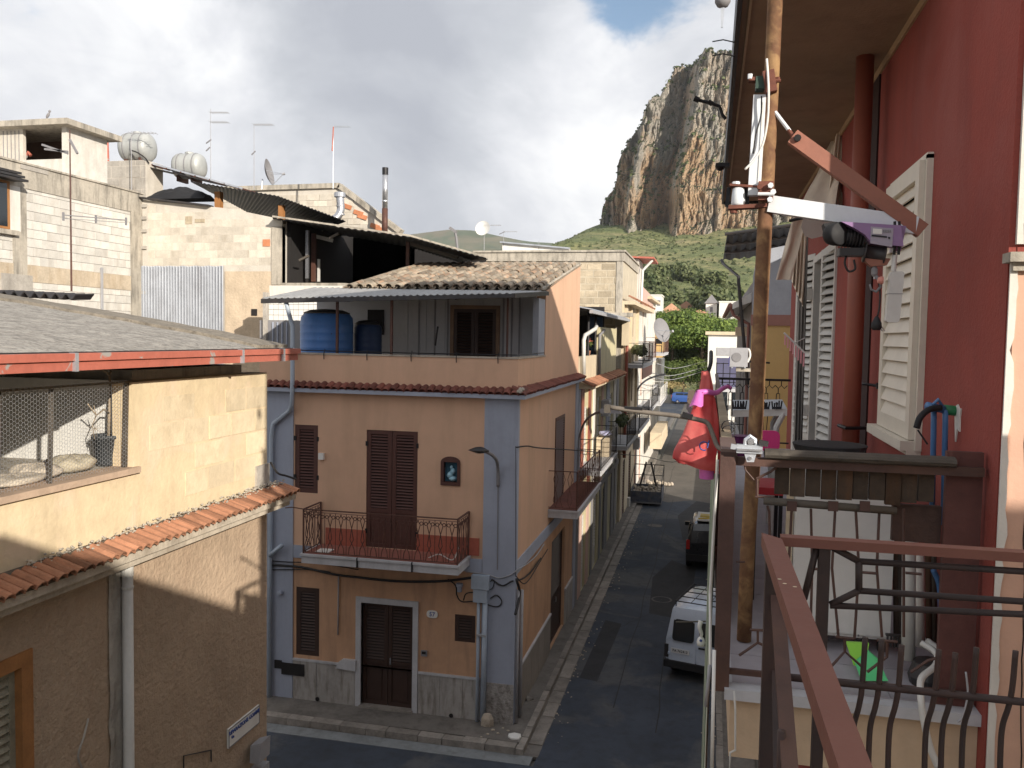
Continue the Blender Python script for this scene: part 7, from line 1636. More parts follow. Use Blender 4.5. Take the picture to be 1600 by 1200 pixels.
# striped canvas hanging down outside the railing
cv_ = thing('striped_canvas', 'pale green striped canvas blind hanging outside the near balcony', 'canvas', (.055, 4, 3))
for k in range(16):
    y0 = BY0+.80+k*.26
    def fz(u, v, y0=y0): return V((.042-.006*sin(k+v*3)-.022*(1-v)+.006*sin(u*pi), y0+u*.26, 2.2+v*(RT-.12-2.2)))
    MB().sheet(fz, 3, 8, (.003, 0, 0)).build('stripe', mt_striped if k % 2 == 0 else mt_stripe, cv_)
MB().path([(PX-.04, BY0+.12, RT-.05), (PX-.055, BY0+.2, 7.2), (PX-.045, BY0+.1, FZ+.05)], .006, 5).build('edge_cord', mt_white, cv_)
# things on the balcony
t_ = thing('white_shelf', 'white plastic rack with dark gloves pegged to it, on the near balcony', 'rack', onY(1190, 660, 7.0))
a, b, c, d = onY(1145, 641, 6.6), onY(1230, 639, 6.6), onY(1222, 624, 7.2), onY(1145, 625, 7.2); th = V((0, 0, -.03))
g = MB(); g.hexa([a+th, b+th, c+th, d+th, a, b, c, d]); g.build('top', mat('pale_blue_plastic', (.45, .50, .54), .5, .05, 3, 0), t_)
g = MB(); g.hexa([a+V((0, -.01, -.05)), b+V((0, -.01, -.05)), b+V((0, 0, -.05)), a+V((0, 0, -.05)), a+V((0, -.01, 0)), b+V((0, -.01, 0)), b, a]); g.build('apron', mt_white, t_)
for (x0, x1) in ((1218, 1214),): 
    for dx in (0, .35): g = MB(); g.path([onY(1225, 640, 6.62)+V((0, dx, 0)), onY(1222, 650, 6.6)+V((0, dx, 0)), onY(1213, 668, 6.6)+V((0, dx, 0)), V((onY(1213, 668, 6.6).x-.01, 6.6+dx, FZ))], .022, 8); g.build('leg', mt_white, t_)
R_ = random.Random(5)
for k, x_ in enumerate((1149, 1157, 1162, 1192, 1198, 1210, 1217)):
    g = MB(); q = onY(x_, 637, 6.59)
    for j in range(3): g.path([q+V(((j-1)*.012, -.01, -.01)), q+V(((j-1)*.02, -.01, .035+R_.uniform(0, .02)))], .006, 5)
    g.path([q+V((-.016, -.01, 0)), q+V((.016, -.01, 0))], .008, 5); one('peg_cluster', g, mt_ink, 'dark glove fingertips pegged along the front of the white rack', 'gloves', 'dark gloves on the white rack')
t_ = thing('pink_chair', 'pink plastic chair with its back to us behind the rusty pole', 'chair', (onY(1195, 700, 5.2).x, 5.2, FZ))
a, b = onY(1176, 672, 5.2), onY(1218, 705, 5.2)
g = rrect(V(((a.x+b.x)/2, 5.2, (a.z+b.z)/2)), b.x-a.x, a.z-b.z, .03, 1, .02); g.build('backrest', mt_pink, t_)
MB().box(a.x, 4.85, b.z-.20, b.x+.0, 5.2, b.z-.16).build('seat', mat('red_plastic', (.42, .02, .03), .45, .05, 3, 0), t_)
for (x_, y_) in ((a.x+.01, 4.87), (b.x-.01, 4.87), (a.x+.01, 5.18), (b.x-.01, 5.18)): MB().beam((x_, y_, FZ), (x_, y_, b.z+(.0 if y_ > 5 else -.2)), .02).build('leg', mt_black, t_)
q = onY(1158, 683, 5.6); g = MB(); g.lathe(q-V((0, 0, .13)), [(.05, 0), (.07, .13), (.075, .14)], 12); one('purple_pot', g, mat('purple_plastic', (.16, .04, .14), .5, .1, 4, 0), 'small purple pot between the post and the rusty pole', 'pot')
q = onY(1290, 690, 4.6); g = MB(); g.lathe((q.x, 4.45, q.z-.16), [(.11, 0), (.165, .14), (.175, .165), (.15, .168)], 24); one('black_basin', g, mt_rubber, 'black round basin rim showing above the wooden rail', 'basin')
# white cabinet
a, b = onY(1243, 800, 4.15), onY(1392, 1002, 4.15); t_ = thing('white_cabinet', 'white metal cabinet standing on the near balcony behind the railing', 'cabinet', (a.x, 4.15, FZ))
b.x = min(b.x, RX-.16)
MB().box(a.x, 4.17, FZ+.07, b.x, 4.5, nr(1300, 770).z).build('body', mt_white, t_)
MB().box(a.x+.004, 4.15, FZ+.09, b.x-.004, 4.168, nr(1300, 770).z-.01).build('door', mt_white, t_)
MB().box(a.x-.035, 4.2, FZ+.07, a.x-.005, 4.23, nr(1300, 770).z).build('side_rail', mt_cream, t_)
for k in range(4): z = FZ+.2+k*.2; MB().box(a.x-.034, 4.19, z, a.x-.004, 4.24, z+.02).build('rung', mt_cream, t_)
for x_ in (a.x+.03, b.x-.03): MB().box(x_-.015, 4.2, FZ, x_+.015, 4.23, FZ+.07).build('foot', mt_black, t_)
for (x_, y_) in ((1310, 984), (1308, 988), (1341, 993)): q = onY(x_, y_, 4.149); MB().box(q.x-.003, 4.146, q.z-.004, q.x+.004, 4.15, q.z+.004).build('chip', mt_grey, t_)
# green dustpan
a = onY(1328, 1008, 4.0); t_ = thing('green_dustpan', 'green plastic dustpan leaning behind the railing', 'dustpan', (a.x, 3.85, FZ))
P1, P2, P3, P4 = onY(1322, 1004, 3.95), onY(1358, 1006, 3.95), onY(1352, 1040, 3.9), onY(1334, 1040, 3.9)
MB().prism([P1, P2, P3, P4], (0, .02, 0)).build('upper_part', mt_lime, t_)
MB().prism([onY(1336, 1036, 3.86), onY(1358, 1018, 3.88), onY(1372, 1030, 3.86), onY(1388, 1064, 3.80), onY(1346, 1064, 3.80)], (0, .02, 0)).build('pan', mt_green, t_)
# pipes, bag and rolls at the right end
pipe('white_pipe', [onY(1421, 800, 3.9), onY(1419, 1030, 3.9)], .028, mt_pipew, 'thick white vertical pipe behind the railing, right of the cabinet', 12)
pipe('white_pipe', [onY(1436, 850, 4.05), onY(1438, 1010, 4.05)], .02, mt_whitewall, 'thinner white pipe right of the thick white pipe', 10)
pipe('leaning_strip', [onY(1400, 806, 4.1), onY(1432, 850, 4.1)], .012, mt_pipew, 'white strip leaning above the pipes', 6)
for k, x_ in enumerate((1399, 1405, 1450, 1458)):
    pipe('dark_roll', [onY(x_, 830, 4.2), onY(x_+2, 1010, 4.2)], .014, mt_wood if k % 2 else mt_planter, 'brown cane standing among the pipes beside the cabinet', 6, 'cane', 'brown canes beside the cabinet')
cable([onY(1440, 1005, 3.8), onY(1462, 1020, 3.75), onY(1462, 1040, 3.7), onY(1440, 1060, 3.6), onY(1438, 1085, 3.52), onY(1442, 1120, 3.5), onY(1452, 1165, 3.5), onY(1466, 1200, 3.5)], .014, mt_pipew, 'white hose curling over the balcony edge and hanging down', 'hose')
cable([onY(1448, 1002, 3.9), onY(1470, 1020, 3.85), onY(1476, 1045, 3.8), onY(1472, 1062, 3.75)], .018, mt_pipew, 'pale flexible duct behind the hanging hose', 'hose')
cable([onY(1509, 1050, 3.5), onY(1512, 1085, 3.5), onY(1504, 1120, 3.5), onY(1496, 1128, 3.5)], .004, mt_cablew, 'thin grey wire hanging by the lower right wall', 'wire')
cable([onY(1458, 890, 3.9), onY(1468, 920, 3.9), onY(1470, 1000, 3.9)], .012, mt_blueplastic, 'blue hose running down behind the bars', 'hose')
sack((onY(1492, 1050, 3.8).x-.0, 3.78, FZ), .075, .07, .38, mt_rubber, 'black_bag', 'black rubbish bag slumped in the right corner of the near balcony', 33, 'bag')
g = MB(); q = onY(1455, 1040, 3.85); g.lathe((q.x, 3.85, FZ), [(.08, 0), (.09, .04), (.07, .1)], 14); one('dark_basin', g, mt_slate, 'dark basin on the floor under the pipes', 'basin')
g = MB(); q = onY(1400, 1000, 4.0)
for k in range(6): g.box(q.x-.04+k*.014, 3.98, q.z-.03, q.x-.034+k*.014, 4.0, q.z+.02)
g.box(q.x-.045, 3.98, q.z+.02, q.x+.045, 4.0, q.z+.028); one('small_crate', g, mt_slate, 'dark slatted crate behind the bars beside the cabinet', 'crate')
# blue pipes with a green fitting out of the wall
t_ = thing('water_pipes', 'blue water pipes with a green coupling coming out of the broken red wall', 'pipes', onX(1490, 645, RX-.02))
wy2 = onX(1494, 643, RX)[1]; wz2 = onX(1494, 643, RX).z
a = onY(1448, 634, wy2-.05); b = onY(1497, 643, wy2-.0)
MB().tube(onY(1475, 640, wy2-.02), b+V((.02, 0, 0)), .022, 12).build('green_coupling', mt_greenfit, t_, True)
MB().tube(a, onY(1476, 640, wy2-.02), .018, 10).build('blue_valve', mt_blueplastic, t_, True)
MB().path([onY(1458, 632, wy2-.06), onY(1466, 624, wy2-.06), onY(1472, 634, wy2-.04)], .007, 6).build('valve_lever', mt_blueplastic, t_)
for x_ in (1459, 1477): MB().path([onY(x_, 640, wy2-.03), onY(x_+0, 660, wy2-.03), onY(x_-3, 820, wy2-.03)], .012, 10).build('blue_pipe', mt_blueplastic, t_, True)
MB().path(spline([onY(1470, 637, wy2-.06), onY(1452, 640, wy2-.08), onY(1438, 652, wy2-.1), onY(1432, 669, wy2-.1)], 5), .014, 8).build('black_elbow', mt_rubber, t_, True)
MB().path([onY(1434, 672, wy2-.1), onY(1449, 694, wy2-.08)], .004, 5).build('thin_tail', mt_cable, t_)
g = MB(); c = onX(1496, 648, RX-.004); g.prism([V((RX-.006, c.y+a, c.z+b)) for a, b in ((.03, -.05), (.012, -.12), (-.01, -.06), (-.045, -.07), (-.04, -.01), (-.052, .03), (-.02, .03), (.0, .045), (.03, .035), (.04, 0))], (.01, 0, 0)); g.build('broken_plaster', mt_whitewall, t_)

# ------------------------------------------------------------------ ochre house beyond the gap, and the far right side
OY = 26.0
def oy(x, y, Y=OY): return onY(x, y, Y)
ox = oy(1174, 540).x
OH = thing('ochre_house', 'house with an ochre wall, mauve band and blue-grey stuccoed gable under a dark sheet roof', 'house', (ox, OY, 0))
zm1, zm2 = oy(1220, 492).z, oy(1220, 509).z; zt1 = oy(1215, 398).z
MB().box(ox, OY, 0, ox+3, OY+.3, zm2).build('ochre_wall', mt_ochre, OH)
MB().box(ox-.03, OY-.05, zm2, ox+3, OY+.25, zm1).build('mauve_band', mt_mauve, OH)
zz = [oy(1160, 430).z, oy(1182, 398).z]; xg = oy(1160, 430).x
g = MB(); g.prism([(ox-.0, OY, zm1), (ox+3, OY, zm1), (ox+3, OY, zt1+.7), (oy(1185, 390).x, OY, oy(1185, 392).z), (ox, OY, oy(1172, 430).z)], (0, .3, 0)); g.build('grey_gable', mt_greyw, OH)
OF = Fr((ox, 0, 0), (0, 1, 0), (-1, 0, 0)); zo_ = oy(1172, 440).z
hl = [(OY+1.5, OY+2.5, 5.0, 8.0), (OY+4.5, OY+5.5, 5.0, 8.0), (OY+8, OY+9, 5.0, 8.0), (OY+2, OY+3, .1, 2.5), (OY+8, OY+10.5, .1, 2.6)]
g = MB(); g.wall(OF, OY+.3, OY+14.5, 0, zo_, hl, .15); g.build('side_wall', mt_grey, OH)
for a, b, c, d in hl: shutters(OF, OH, a, b, c, d, mt_greyshut if c > 4 else mt_shutd, 2, -.08, .12, frame=.07)
MB().box(ox+.16, OY+.3, 0, ox+3, OY+14.4, zo_).build('core', mt_grey, OH)
# hooded eaves on the side and the dark sheet roof above
ze = onX(1150, 468, ox-.55).z
MB().hexa([(ox-.55, OY+.6, ze-.12), (ox-.01, OY+.6, ze+.10), (ox-.01, OY+14.5, ze+.10), (ox-.55, OY+14.5, ze-.12), (ox-.55, OY+.6, ze+.05), (ox-.01, OY+.6, ze+.38), (ox-.01, OY+14.5, ze+.38), (ox-.55, OY+14.5, ze+.05)]).build('hooded_eaves', mt_white, OH)
MB().path([(ox-.62, OY+.7, ze-.0), (ox-.62, OY+14, ze-.0)], .07, 8).build('gutter', mt_mauve, OH)
MB().path([(ox-.62, OY+.9, ze), (ox-.5, OY+.9, ze-.3), (ox-.06, OY+.9, ze-.55), (ox-.06, OY+.9, 0.1)], .05, 8).build('downpipe', mt_mauve, OH)
A, B_, C2, D2_ = oy(1130, 405, OY-.6), oy(1245, 392, OY-.6), oy(1245, 350, OY+2.5), oy(1138, 366, OY+3.5)
A = oy(1136, 366, OY-1.0); B_ = oy(1250, 350, OY-1.0); C2 = oy(1250, 391, OY+3.2); D2_ = oy(1130, 404, OY+3.2)
sheet4(A, D2_, C2, B_, 'sheet_roof', mt_black, OH, 8, .03, .05)
for f in (.33, .66): MB().beam(A.lerp(D2_, f)+V((0, 0, -.05)), B_.lerp(C2, f)+V((0, 0, -.05)), .1, .1).build('purlin', mt_grey, OH)
MB().path([D2_+V((-.05, 0, -.05)), oy(1130, 412, OY+3), oy(1154, 432, OY+.4), oy(1154, 440, OY+.4), V((ox-.05, OY+.5, 7))], .05, 7).build('downpipe', mt_slate, OH)
MB().path([A+V((-.06, -.02, .0)), B_+V((0, -.02, .0))], .05, 6).build('eaves_gutter', mt_slate, OH)
q = onX(1165, 512, ox-.4); MB().box(ox-.42, OY+1.2, q.z-.15, ox-.01, OY+1.8, q.z+.12).build('cornice_stub', mt_cream, OH)
bal(OH, OF, OY+1.0, OY+12, 4.8, .95, mt_black, 24)
ac_unit(V((onY(1154, 558, OY-2.2).x, OY-2.2, 0))+V((0, 0, onY(1156, 558, OY-2.2).z)), (0, -1, 0), 'white air conditioner hanging beside the rusty pole, on the side of the ochre house', w=.46, h=.50)
MB().path(spline([oy(1165, 548, OY-2.3), oy(1170, 546, OY-2.3), oy(1172, 556, OY-2.3), oy(1168, 566, OY-2.3)]), .03, 6).build('coolant_pipe', mt_white, bpy.data.objects['air_conditioner.003'])
a = oy(1150, 577, OY-2.2); MB().box(a.x, OY-2.4, a.z-.05, ox+.05, OY-1.9, a.z+.03).build('shelf', mt_conc, bpy.data.objects['air_conditioner.003'])
# low buildings filling the gap (their tops lie below the near balcony)
LW = thing('low_house', 'low flat-roofed house between the red and the ochre house', 'house', (1.9, 12.6, 0)); MB().box(1.9, 12.6, 0, 9, 25.9, 4.4).build('wall', mt_cream, LW); MB().box(1.8, 12.55, 4.4, 9.1, 25.95, 4.6).build('roof', mt_conc, LW)
# black rail with hexagons closing the far end of the balcony
fe = thing('end_railing', 'black railing with hexagon pattern closing the far end of the near balcony', 'railing', (PX, 11.9, FZ))
def er(x, y): return onY(x, y, 11.9)
z1 = er(1220, 594).z; MB().beam((PX, 11.9, z1), (RX-.02, 11.9, z1), .03).build('handrail', mt_black, fe); MB().beam((PX, 11.9, FZ+.08), (RX-.02, 11.9, FZ+.08), .02).build('bottom_rail', mt_black, fe)
n = 6; w = (RX-.06-PX)/n
for k in range(n):
    x = PX+w*(k+.5); g = MB(); r = .006
    g.path([(x-w/2, 11.9, z1-.07), (x-w/4, 11.9, z1-.11), (x, 11.9, z1-.07), (x+w/4, 11.9, z1-.11), (x+w/2, 11.9, z1-.07)], r, 4)
    g.path([(x, 11.9, z1), (x, 11.9, z1-.07)], r, 4); g.path([(x-w/4, 11.9, z1-.11), (x-w/4, 11.9, z1-.18)], r, 4)
    g.path([(x-w*.38, 11.9, z1-.18), (x-w*.12, 11.9, z1-.18), (x-w*.05, 11.9, z1-.45), (x-w*.16, 11.9, FZ+.12), (x-w*.36, 11.9, FZ+.12), (x-w*.45, 11.9, z1-.45), (x-w*.38, 11.9, z1-.18)], r, 4)
    g.build('panel', mt_black, fe)
# thin rod in front of the ochre wall
MB().path([onY(1165, 565, 8), onY(1202, 567, 8)], .008, 5).build('rod', mt_black, fe) if False else None
q0, q1 = onY(1172, 565, 5.5), onY(1203, 567, 5.5); g = MB(); g.path([q0, q1], .006, 5); one('rod', g, mt_black, 'thin dark rod sticking out behind the rusty pole in front of the ochre wall', 'rod')
# far right: white house, balcony clutter
GY = 60.
GH = thing('white_far_house', 'bright white house with a flat roof at the far right of the street', 'house', onY(1130, 600, GY)); a = onY(1107, 523, GY)
GH_z = a.z
MB().box(a.x, GY, 0, a.x+9, GY+9, a.z).build('wall', mt_white, GH); MB().box(a.x-.2, GY-.25, a.z, a.x+9.2, GY+9.2, a.z+.22).build('roof_edge', mt_cream, GH)
p, q = onY(1120, 543, GY), onY(1150, 556, GY); MB().box(p.x, GY-.04, q.z, q.x, GY-.001, p.z).build('grey_panel', mt_cablew, GH)
for k in range(3): x0 = p.x+.1+k*1.0; MB().box(x0, GY-.06, 3.2, x0+.7, GY-.002, 5.4).build('window', mt_glass, GH)
p, q = onY(1120, 560, GY-6), onY(1150, 600, GY-6)
bb_ = thing('far_balcony', 'balcony with a dark grid railing and blue cloth before the white house', 'balcony', p); MB().box(p.x, GY-6, q.z-.5, q.x+3, GY-3, q.z-.3).build('slab', mt_lslab, bb_)
MB().box(p.x, GY-4.0, q.z-.4, q.x+3, GY-3.9, p.z).build('back_wall', mat('dim_blue_wall', (.10, .10, .17), .9, .1, 2, 0), bb_)
for k in range(6): MB().beam((p.x+k*.4, GY-6, q.z-.3), (p.x+k*.4, GY-6, p.z-.25), .05).build('bar', mt_black, bb_)
for f in (.25, .6, 1): MB().beam((p.x, GY-6, q.z-.3+(p.z-q.z)*f), (q.x+3, GY-6, q.z-.3+(p.z-q.z)*f), .05).build('crossbar', mt_black, bb_)
p, q = onY(1139, 557, GY-7), onY(1147, 572, GY-7); MB().box(p.x, GY-7.1, q.z, q.x, GY-7.0, p.z).build('blue_cloth', mat('blue_cloth', (.03, .03, .20), .9, .1, 4, 0), bb_)
g = MB(); g.box(.75, 41.5, 0, .95, 59.5, .7); one('yard_wall', g, mt_cream, 'low cream yard wall on the right of the lit stretch of road', 'wall')
# rooms of our own side: the roof behind us that throws the shadow

RB = thing('unseen_shade_block', 'unseen block added behind the low house to shade the ochre house', 'house', (4, 22, 0)); MB().box(4, 22, 0, 16, 25.9, 11.7).build('wall', mt_cream, RB)  # out of view, added only to keep the sun off the ochre wall
OB = thing('our_house', 'house behind and beside the viewer', 'house', (1.06, -12, 0))
MB().box(1.06, -12, 0, 9, -.82, 9.78).build('tall_part', mt_cream, OB); MB().box(1.75, -.8, 0, 9, 3.4, 6.75).build('low_part', mt_cream, OB); MB().box(1.80, 2.42, 6.75, 1.89, 2.51, 9.6).build('sun_blocker_post', mt_cream, OB); MB().box(1.95, 2.70, 6.75, 2.45, 2.85, 9.95).build('parapet', mt_cream, OB); MB().box(1.80, 2.05, 6.75, 2.30, 2.28, 8.55).build('parapet', mt_cream, OB)  # thin post and both parapets: unseen blockers added to shade pole, end wall, boards
MB().box(.1, .2, 6.60, 1.75, 3.3, 6.84).build('balcony_slab', mt_cream, OB) if False else None
MB().box(.2, -3.0, 6.60, 1.75, 1.95, 6.84).build('balcony_slab', mt_lslab, OB)
# ------------------------------------------------------------------ rusty pole with its hoist
HY = 4.17
def hy(x, y, Y=HY): return onY(x, y, Y)
PO = thing('rusty_pole', 'tall rusty scaffold pole standing on the near balcony and carrying the hoist', 'pole', hy(1158, 1045))
g = MB(); g.path([V((.193, 4.17, 6.88)), hy(1168, 860), hy(1181, 660), hy(1191, 430), hy(1198, 290), hy(1214, -60), V((.275, 4.17, 11.2))], .0335, 20); g.build('tube', mt_rust, PO, True)
# galvanised clamp at the railing
CL = thing('pole_clamp', 'galvanised bolted clamp holding the rusty pole to the railing', 'clamp', hy(1176, 712, HY-.05))
y_ = 3.56
def cl(x, y): return onY(x, y, y_)
a, b = cl(1151, 694), cl(1191, 709); MB().box(a.x, y_-.01, b.z, b.x, y_+.02, a.z).build('plate', mt_galv, CL); MB().box(a.x+.002, y_-.022, (a.z+b.z)/2-.006, b.x-.002, y_-.01, (a.z+b.z)/2+.002).build('rib', mt_steel, CL)
MB().path([cl(1164, 697), cl(1165, 687), cl(1172, 681), cl(1180, 687), cl(1182, 697)], .008, 8).build('u_bolt', mt_galv, CL)
MB().lathe(cl(1173, 690), [(.014, -.02), (.014, .012)], 6, (0, -1, 0)).build('nut', mt_steel, CL)
MB().prism([cl(1163, 709), cl(1182, 709), cl(1178, 722), cl(1167, 722)], (0, .02, 0)).build('lower_plate', mt_galv, CL); MB().lathe(cl(1172, 716), [(.008, -.006), (.008, .006)], 6, (0, -1, 0)).build('nut', mt_steel, CL)
MB().beam(cl(1186, 691), cl(1200, 694), .035, .02).build('jaw', mt_slate, CL); MB().beam(cl(1142, 697), cl(1152, 699), .02, .02).build('jaw', mt_galv, CL)
# hoist frame
HO = thing('hoist_arm', 'swinging hoist arm of white and brown steel bars bolted to the rusty pole', 'hoist', hy(1200, 320))
mt_wsteel = mat('white_painted_steel', (.66, .69, .72), .4, .05, 4, .05, 40, stain=.2, stain_col=(.35, .25, .18))
mt_bsteel = mat('brown_primer_steel', (.30, .125, .085), .6, .1, 4, .08, 40, stain=.2, stain_col=(.18, .08, .055), streak=False)
MB().beam(hy(1201, 319, HY-.02), hy(1432, 353, HY-.05), .05, .075).build('lower_beam', mt_wsteel, HO)
a, b = hy(1238, 214, HY-.045), hy(1441, 361, HY-.05)
MB().beam(a, b, .05, .065).build('upper_beam', mt_bsteel, HO)
MB().tube(hy(1211, 175, HY-.02), hy(1234, 205, HY-.04), .009, 8).build('tie_rod', mt_wsteel, HO); MB().tube(hy(1232, 203, HY-.04), hy(1243, 218, HY-.05), .009, 8).build('rod_end', mt_rustdark, HO)
MB().lathe(hy(1246, 216, HY-.075), [(.016, 0), (.016, .012), (.007, .013)], 8, (0, -1, 0)).build('bolt', mt_dark, HO)
MB().beam(hy(1187, 150, HY-.01), hy(1178, 306, HY-.01), .055, .05, (0, 1, 0)).build('upright', mt_wsteel, HO)
MB().beam(hy(1193, 160, HY-.03), hy(1184, 300, HY-.03), .008, .02, (0, 1, 0)).build('upright_lip', mt_white, HO)
# upper bracket
MB().beam(hy(1170, 125, HY-.02), hy(1208, 126, HY-.02), .05, .016).build('bracket_plate', mt_rustdark, HO)
MB().beam(hy(1200, 112, HY-.045), hy(1205, 145, HY-.045), .05, .055, (0, 1, 0)).build('clamp_half', mt_rustdark, HO)
MB().box(hy(1180, 140).x, HY-.05, hy(1180, 143).z, hy(1200, 140).x, HY+.02, hy(1180, 124).z).build('spacer', mat('dark_green_steel', (.03, .06, .045), .6, .1, 4, 0), HO)
for (x_, y__) in ((1172, 120), (1215, 125)): MB().lathe(hy(x_, y__, HY-.04), [(.011, -.01), (.011, .012)], 6, (0, 0, 1)).build('nut', mt_wsteel if x_ < 1180 else mt_rustdark, HO)
MB().tube(hy(1198, 126, HY-.06), hy(1220, 126, HY-.06), .007, 6).build('bolt', mt_rustdark, HO)
# lower bracket with its white roller
MB().beam(hy(1140, 290, HY-.01), hy(1182, 293, HY-.01), .06, .010).build('roller_plate', mt_rustdark, HO); MB().beam(hy(1138, 325, HY-.01), hy(1198, 322, HY-.01), .06, .016).build('roller_plate', mt_rustdark, HO)
MB().beam(hy(1139, 293, HY+.02), hy(1136, 323, HY+.02), .02, .02, (0, 1, 0)).build('side_plate', mt_black, HO)
MB().beam(hy(1166, 294, HY+.02), hy(1166, 320, HY+.02), .025, .03, (0, 1, 0)).build('side_plate', mt_black, HO)
g = MB(); g.lathe(hy(1153, 322, HY-.01), [(.026, 0), (.032, .01), (.03, .045), (.026, .08), (.02, .085)], 16, (0, 0, 1)); g.build('roller', mt_wsteel, HO, True)
MB().lathe(hy(1150, 289, HY-.01), [(.018, 0), (.018, .014)], 8).build('roller_cap', mt_wsteel, HO); MB().lathe(hy(1146, 333, HY-.01), [(.016, 0), (.018, .02)], 8).build('roller_nut', mt_rustdark, HO)
MB().box(hy(1184, 300).x, HY-.065, hy(1184, 316).z, hy(1207, 300).x, HY-.035, hy(1184, 287).z).build('clamp_plate', mt_rustdark, HO)
MB().tube(hy(1184, 303, HY-.085), hy(1210, 303, HY-.085), .008, 7).build('clamp_bolt', mt_wsteel, HO)
for (x_, y__, m) in ((1187, 292, mt_rustdark), (1204, 290, mt_wsteel), (1203, 312, mt_wsteel), (1208, 300, mt_wsteel)): MB().lathe(hy(x_, y__, HY-.08), [(.013, -.012), (.013, .012)], 6, (0, -1, 0)).build('nut', m, HO)
cable([hy(1198, 92, HY-.06), hy(1200, 120, HY-.08), hy(1201, 150, HY-.09), hy(1199, 190, HY-.08), hy(1191, 228, HY-.07), hy(1178, 250, HY-.07), hy(1164, 265, HY-.07)], .0055, mt_white, 'white wire curling down in front of the rusty pole', 'wire')
cable([hy(1190, 150, HY-.06), hy(1189, 180, HY-.06), hy(1181, 210, HY-.06), hy(1177, 240, HY-.05)], .0035, mt_cable, 'thin dark wire along the white upright of the hoist', 'wire')
# electric winch
WN = thing('electric_winch', 'electric winch with a black motor and violet cover hanging from the hoist arm', 'winch', hy(1340, 400, HY-.06))
wy_ = HY-.10
def wn(x, y, d=0.): return onY(x, y, wy_+d)
c0 = wn(1308, 368); ax = (wn(1345, 372)-c0).normalized()
g = MB(); g.lathe(wn(1297, 367), [(.025, -.012), (.044, 0), (.05, .02), (.05, .055), (.046, .06)], 20, V((.6, -.8, 0))); g.build('motor_cap', mt_rubber, WN, True)
g = MB(); g.lathe(wn(1306, 368, .02), [(.045, 0), (.045, .12)], 20, ax); g.build('motor', mt_black, WN, True)
for k in range(7): g = MB(); g.lathe(wn(1316, 369, .02)+ax*(k*.014), [(.045, 0), (.051, .001), (.051, .005), (.045, .006)], 18, ax, False); g.build('cooling_fin', mt_slate, WN)
MB().prism([wn(1287, 349), wn(1320, 346), (wn(1318, 352)), wn(1300, 356), wn(1289, 358)], (0, .08, 0)).build('hood', mt_rubber, WN)
MB().prism([wn(1314, 346, -.065), wn(1408, 352, -.065), wn(1412, 385, -.065), wn(1362, 380, -.065), wn(1352, 367, -.065), wn(1335, 356, -.065)], (0, .11, 0)).build('cover', mt_violet, WN)
MB().prism([wn(1361, 354, -.069), wn(1396, 357, -.069), wn(1394, 386, -.069), wn(1360, 380, -.069)], (0, .0035, 0)).build('label', mat('lilac_label', (.34, .31, .37), .5, .04, 4, 0), WN)
MB().prism([wn(1364, 357, -.072), wn(1378, 358, -.072), wn(1378, 366, -.072), wn(1364, 365, -.072)], (0, .0025, 0)).build('label_box', mt_white, WN)
MB().prism([wn(1362, 366.5, -.072), wn(1386, 369, -.072), wn(1386, 371.5, -.072), wn(1362, 369, -.072)], (0, .0025, 0)).build('label_bar', mt_ink, WN)
for k in range(5): MB().prism([wn(1380+k*2.6, 359, -.072), wn(1381.6+k*2.6, 359.2, -.072), wn(1381.6+k*2.6, 363, -.072), wn(1380+k*2.6, 363, -.072)], (0, .0025, 0)).build('label_mark', mt_grey, WN)
MB().prism([wn(1388, 370, -.072), wn(1391, 370.3, -.072), wn(1391, 373, -.072), wn(1388, 373, -.072)], (0, .0025, 0)).build('label_dot', mt_ink, WN)
MB().prism([wn(1398, 352, -.02), wn(1416, 353, -.02), wn(1408, 392, -.02), wn(1396, 392, -.02)], (0, .09, 0)).build('end_cover', mt_violet, WN)
MB().box(wn(1310, 388).x, wy_-.02, wn(1310, 400).z, wn(1354, 388).x, wy_+.06, wn(1310, 388).z).build('gear_base', mt_slate, WN)
g = MB(); g.lathe(wn(1366, 396), [(.01, -.045), (.045, -.043), (.045, -.038), (.034, -.036), (.034, .036), (.045, .038), (.045, .043), (.01, .045)], 18, ax); g.build('drum', mt_slate, WN, True)
MB().prism([wn(1352, 400, -.02), wn(1392, 404, -.02), wn(1386, 414, -.02), wn(1362, 416, -.02), wn(1352, 408, -.02)], (0, .05, 0)).build('rope_guard', mt_bsteel, WN)
for x_ in (1398, 1405): MB().path([wn(x_, 346, -.045), wn(x_+1, 370, -.05), wn(x_-1, 398, -.04)], .006, 6).build('strap', mt_rubber, WN)
cable([wn(1322, 400), wn(1320, 412), wn(1326, 424), wn(1336, 420), wn(1334, 406)], .005, None, 'loop of black cable under the winch motor')
HK = thing('winch_hook', 'grey steel hook hanging under the winch', 'hook', wn(1367, 455)); MB().lathe(wn(1366, 432), [(.008, 0), (.014, .01), (.014, .03), (.006, .05)], 10).build('swivel', mt_grey, HK)
MB().path([wn(1366, 414), wn(1366, 436)], .003, 5).build('rope', mt_steel, HK)
MB().path([wn(1367, 430), wn(1374, 438), wn(1376, 448), wn(1369, 456), wn(1361, 452), wn(1359, 444)], .0085, 8, .004).build('hook', mt_grey, HK, True)
cable([wn(1373, 440), wn(1375, 460), wn(1374, 480), wn(1371, 494)], .004, None, 'thin black flex with a plug hanging from the winch')
PG = thing('plug', 'black mains plug dangling on a thin flex under the winch', 'plug', wn(1368, 516)); g = MB(); g.lathe(wn(1370, 494), [(.006, 0), (.012, -.01), (.022, -.03), (.024, -.05), (.016, -.062)], 10); g.build('body', mt_rubber, PG, True)
for dx in (0, .01): MB().tube(wn(1374, 511)+V((dx, 0, 0)), wn(1379, 516)+V((dx, 0, -.004)), .0025, 5).build('pin', mt_steel, PG)
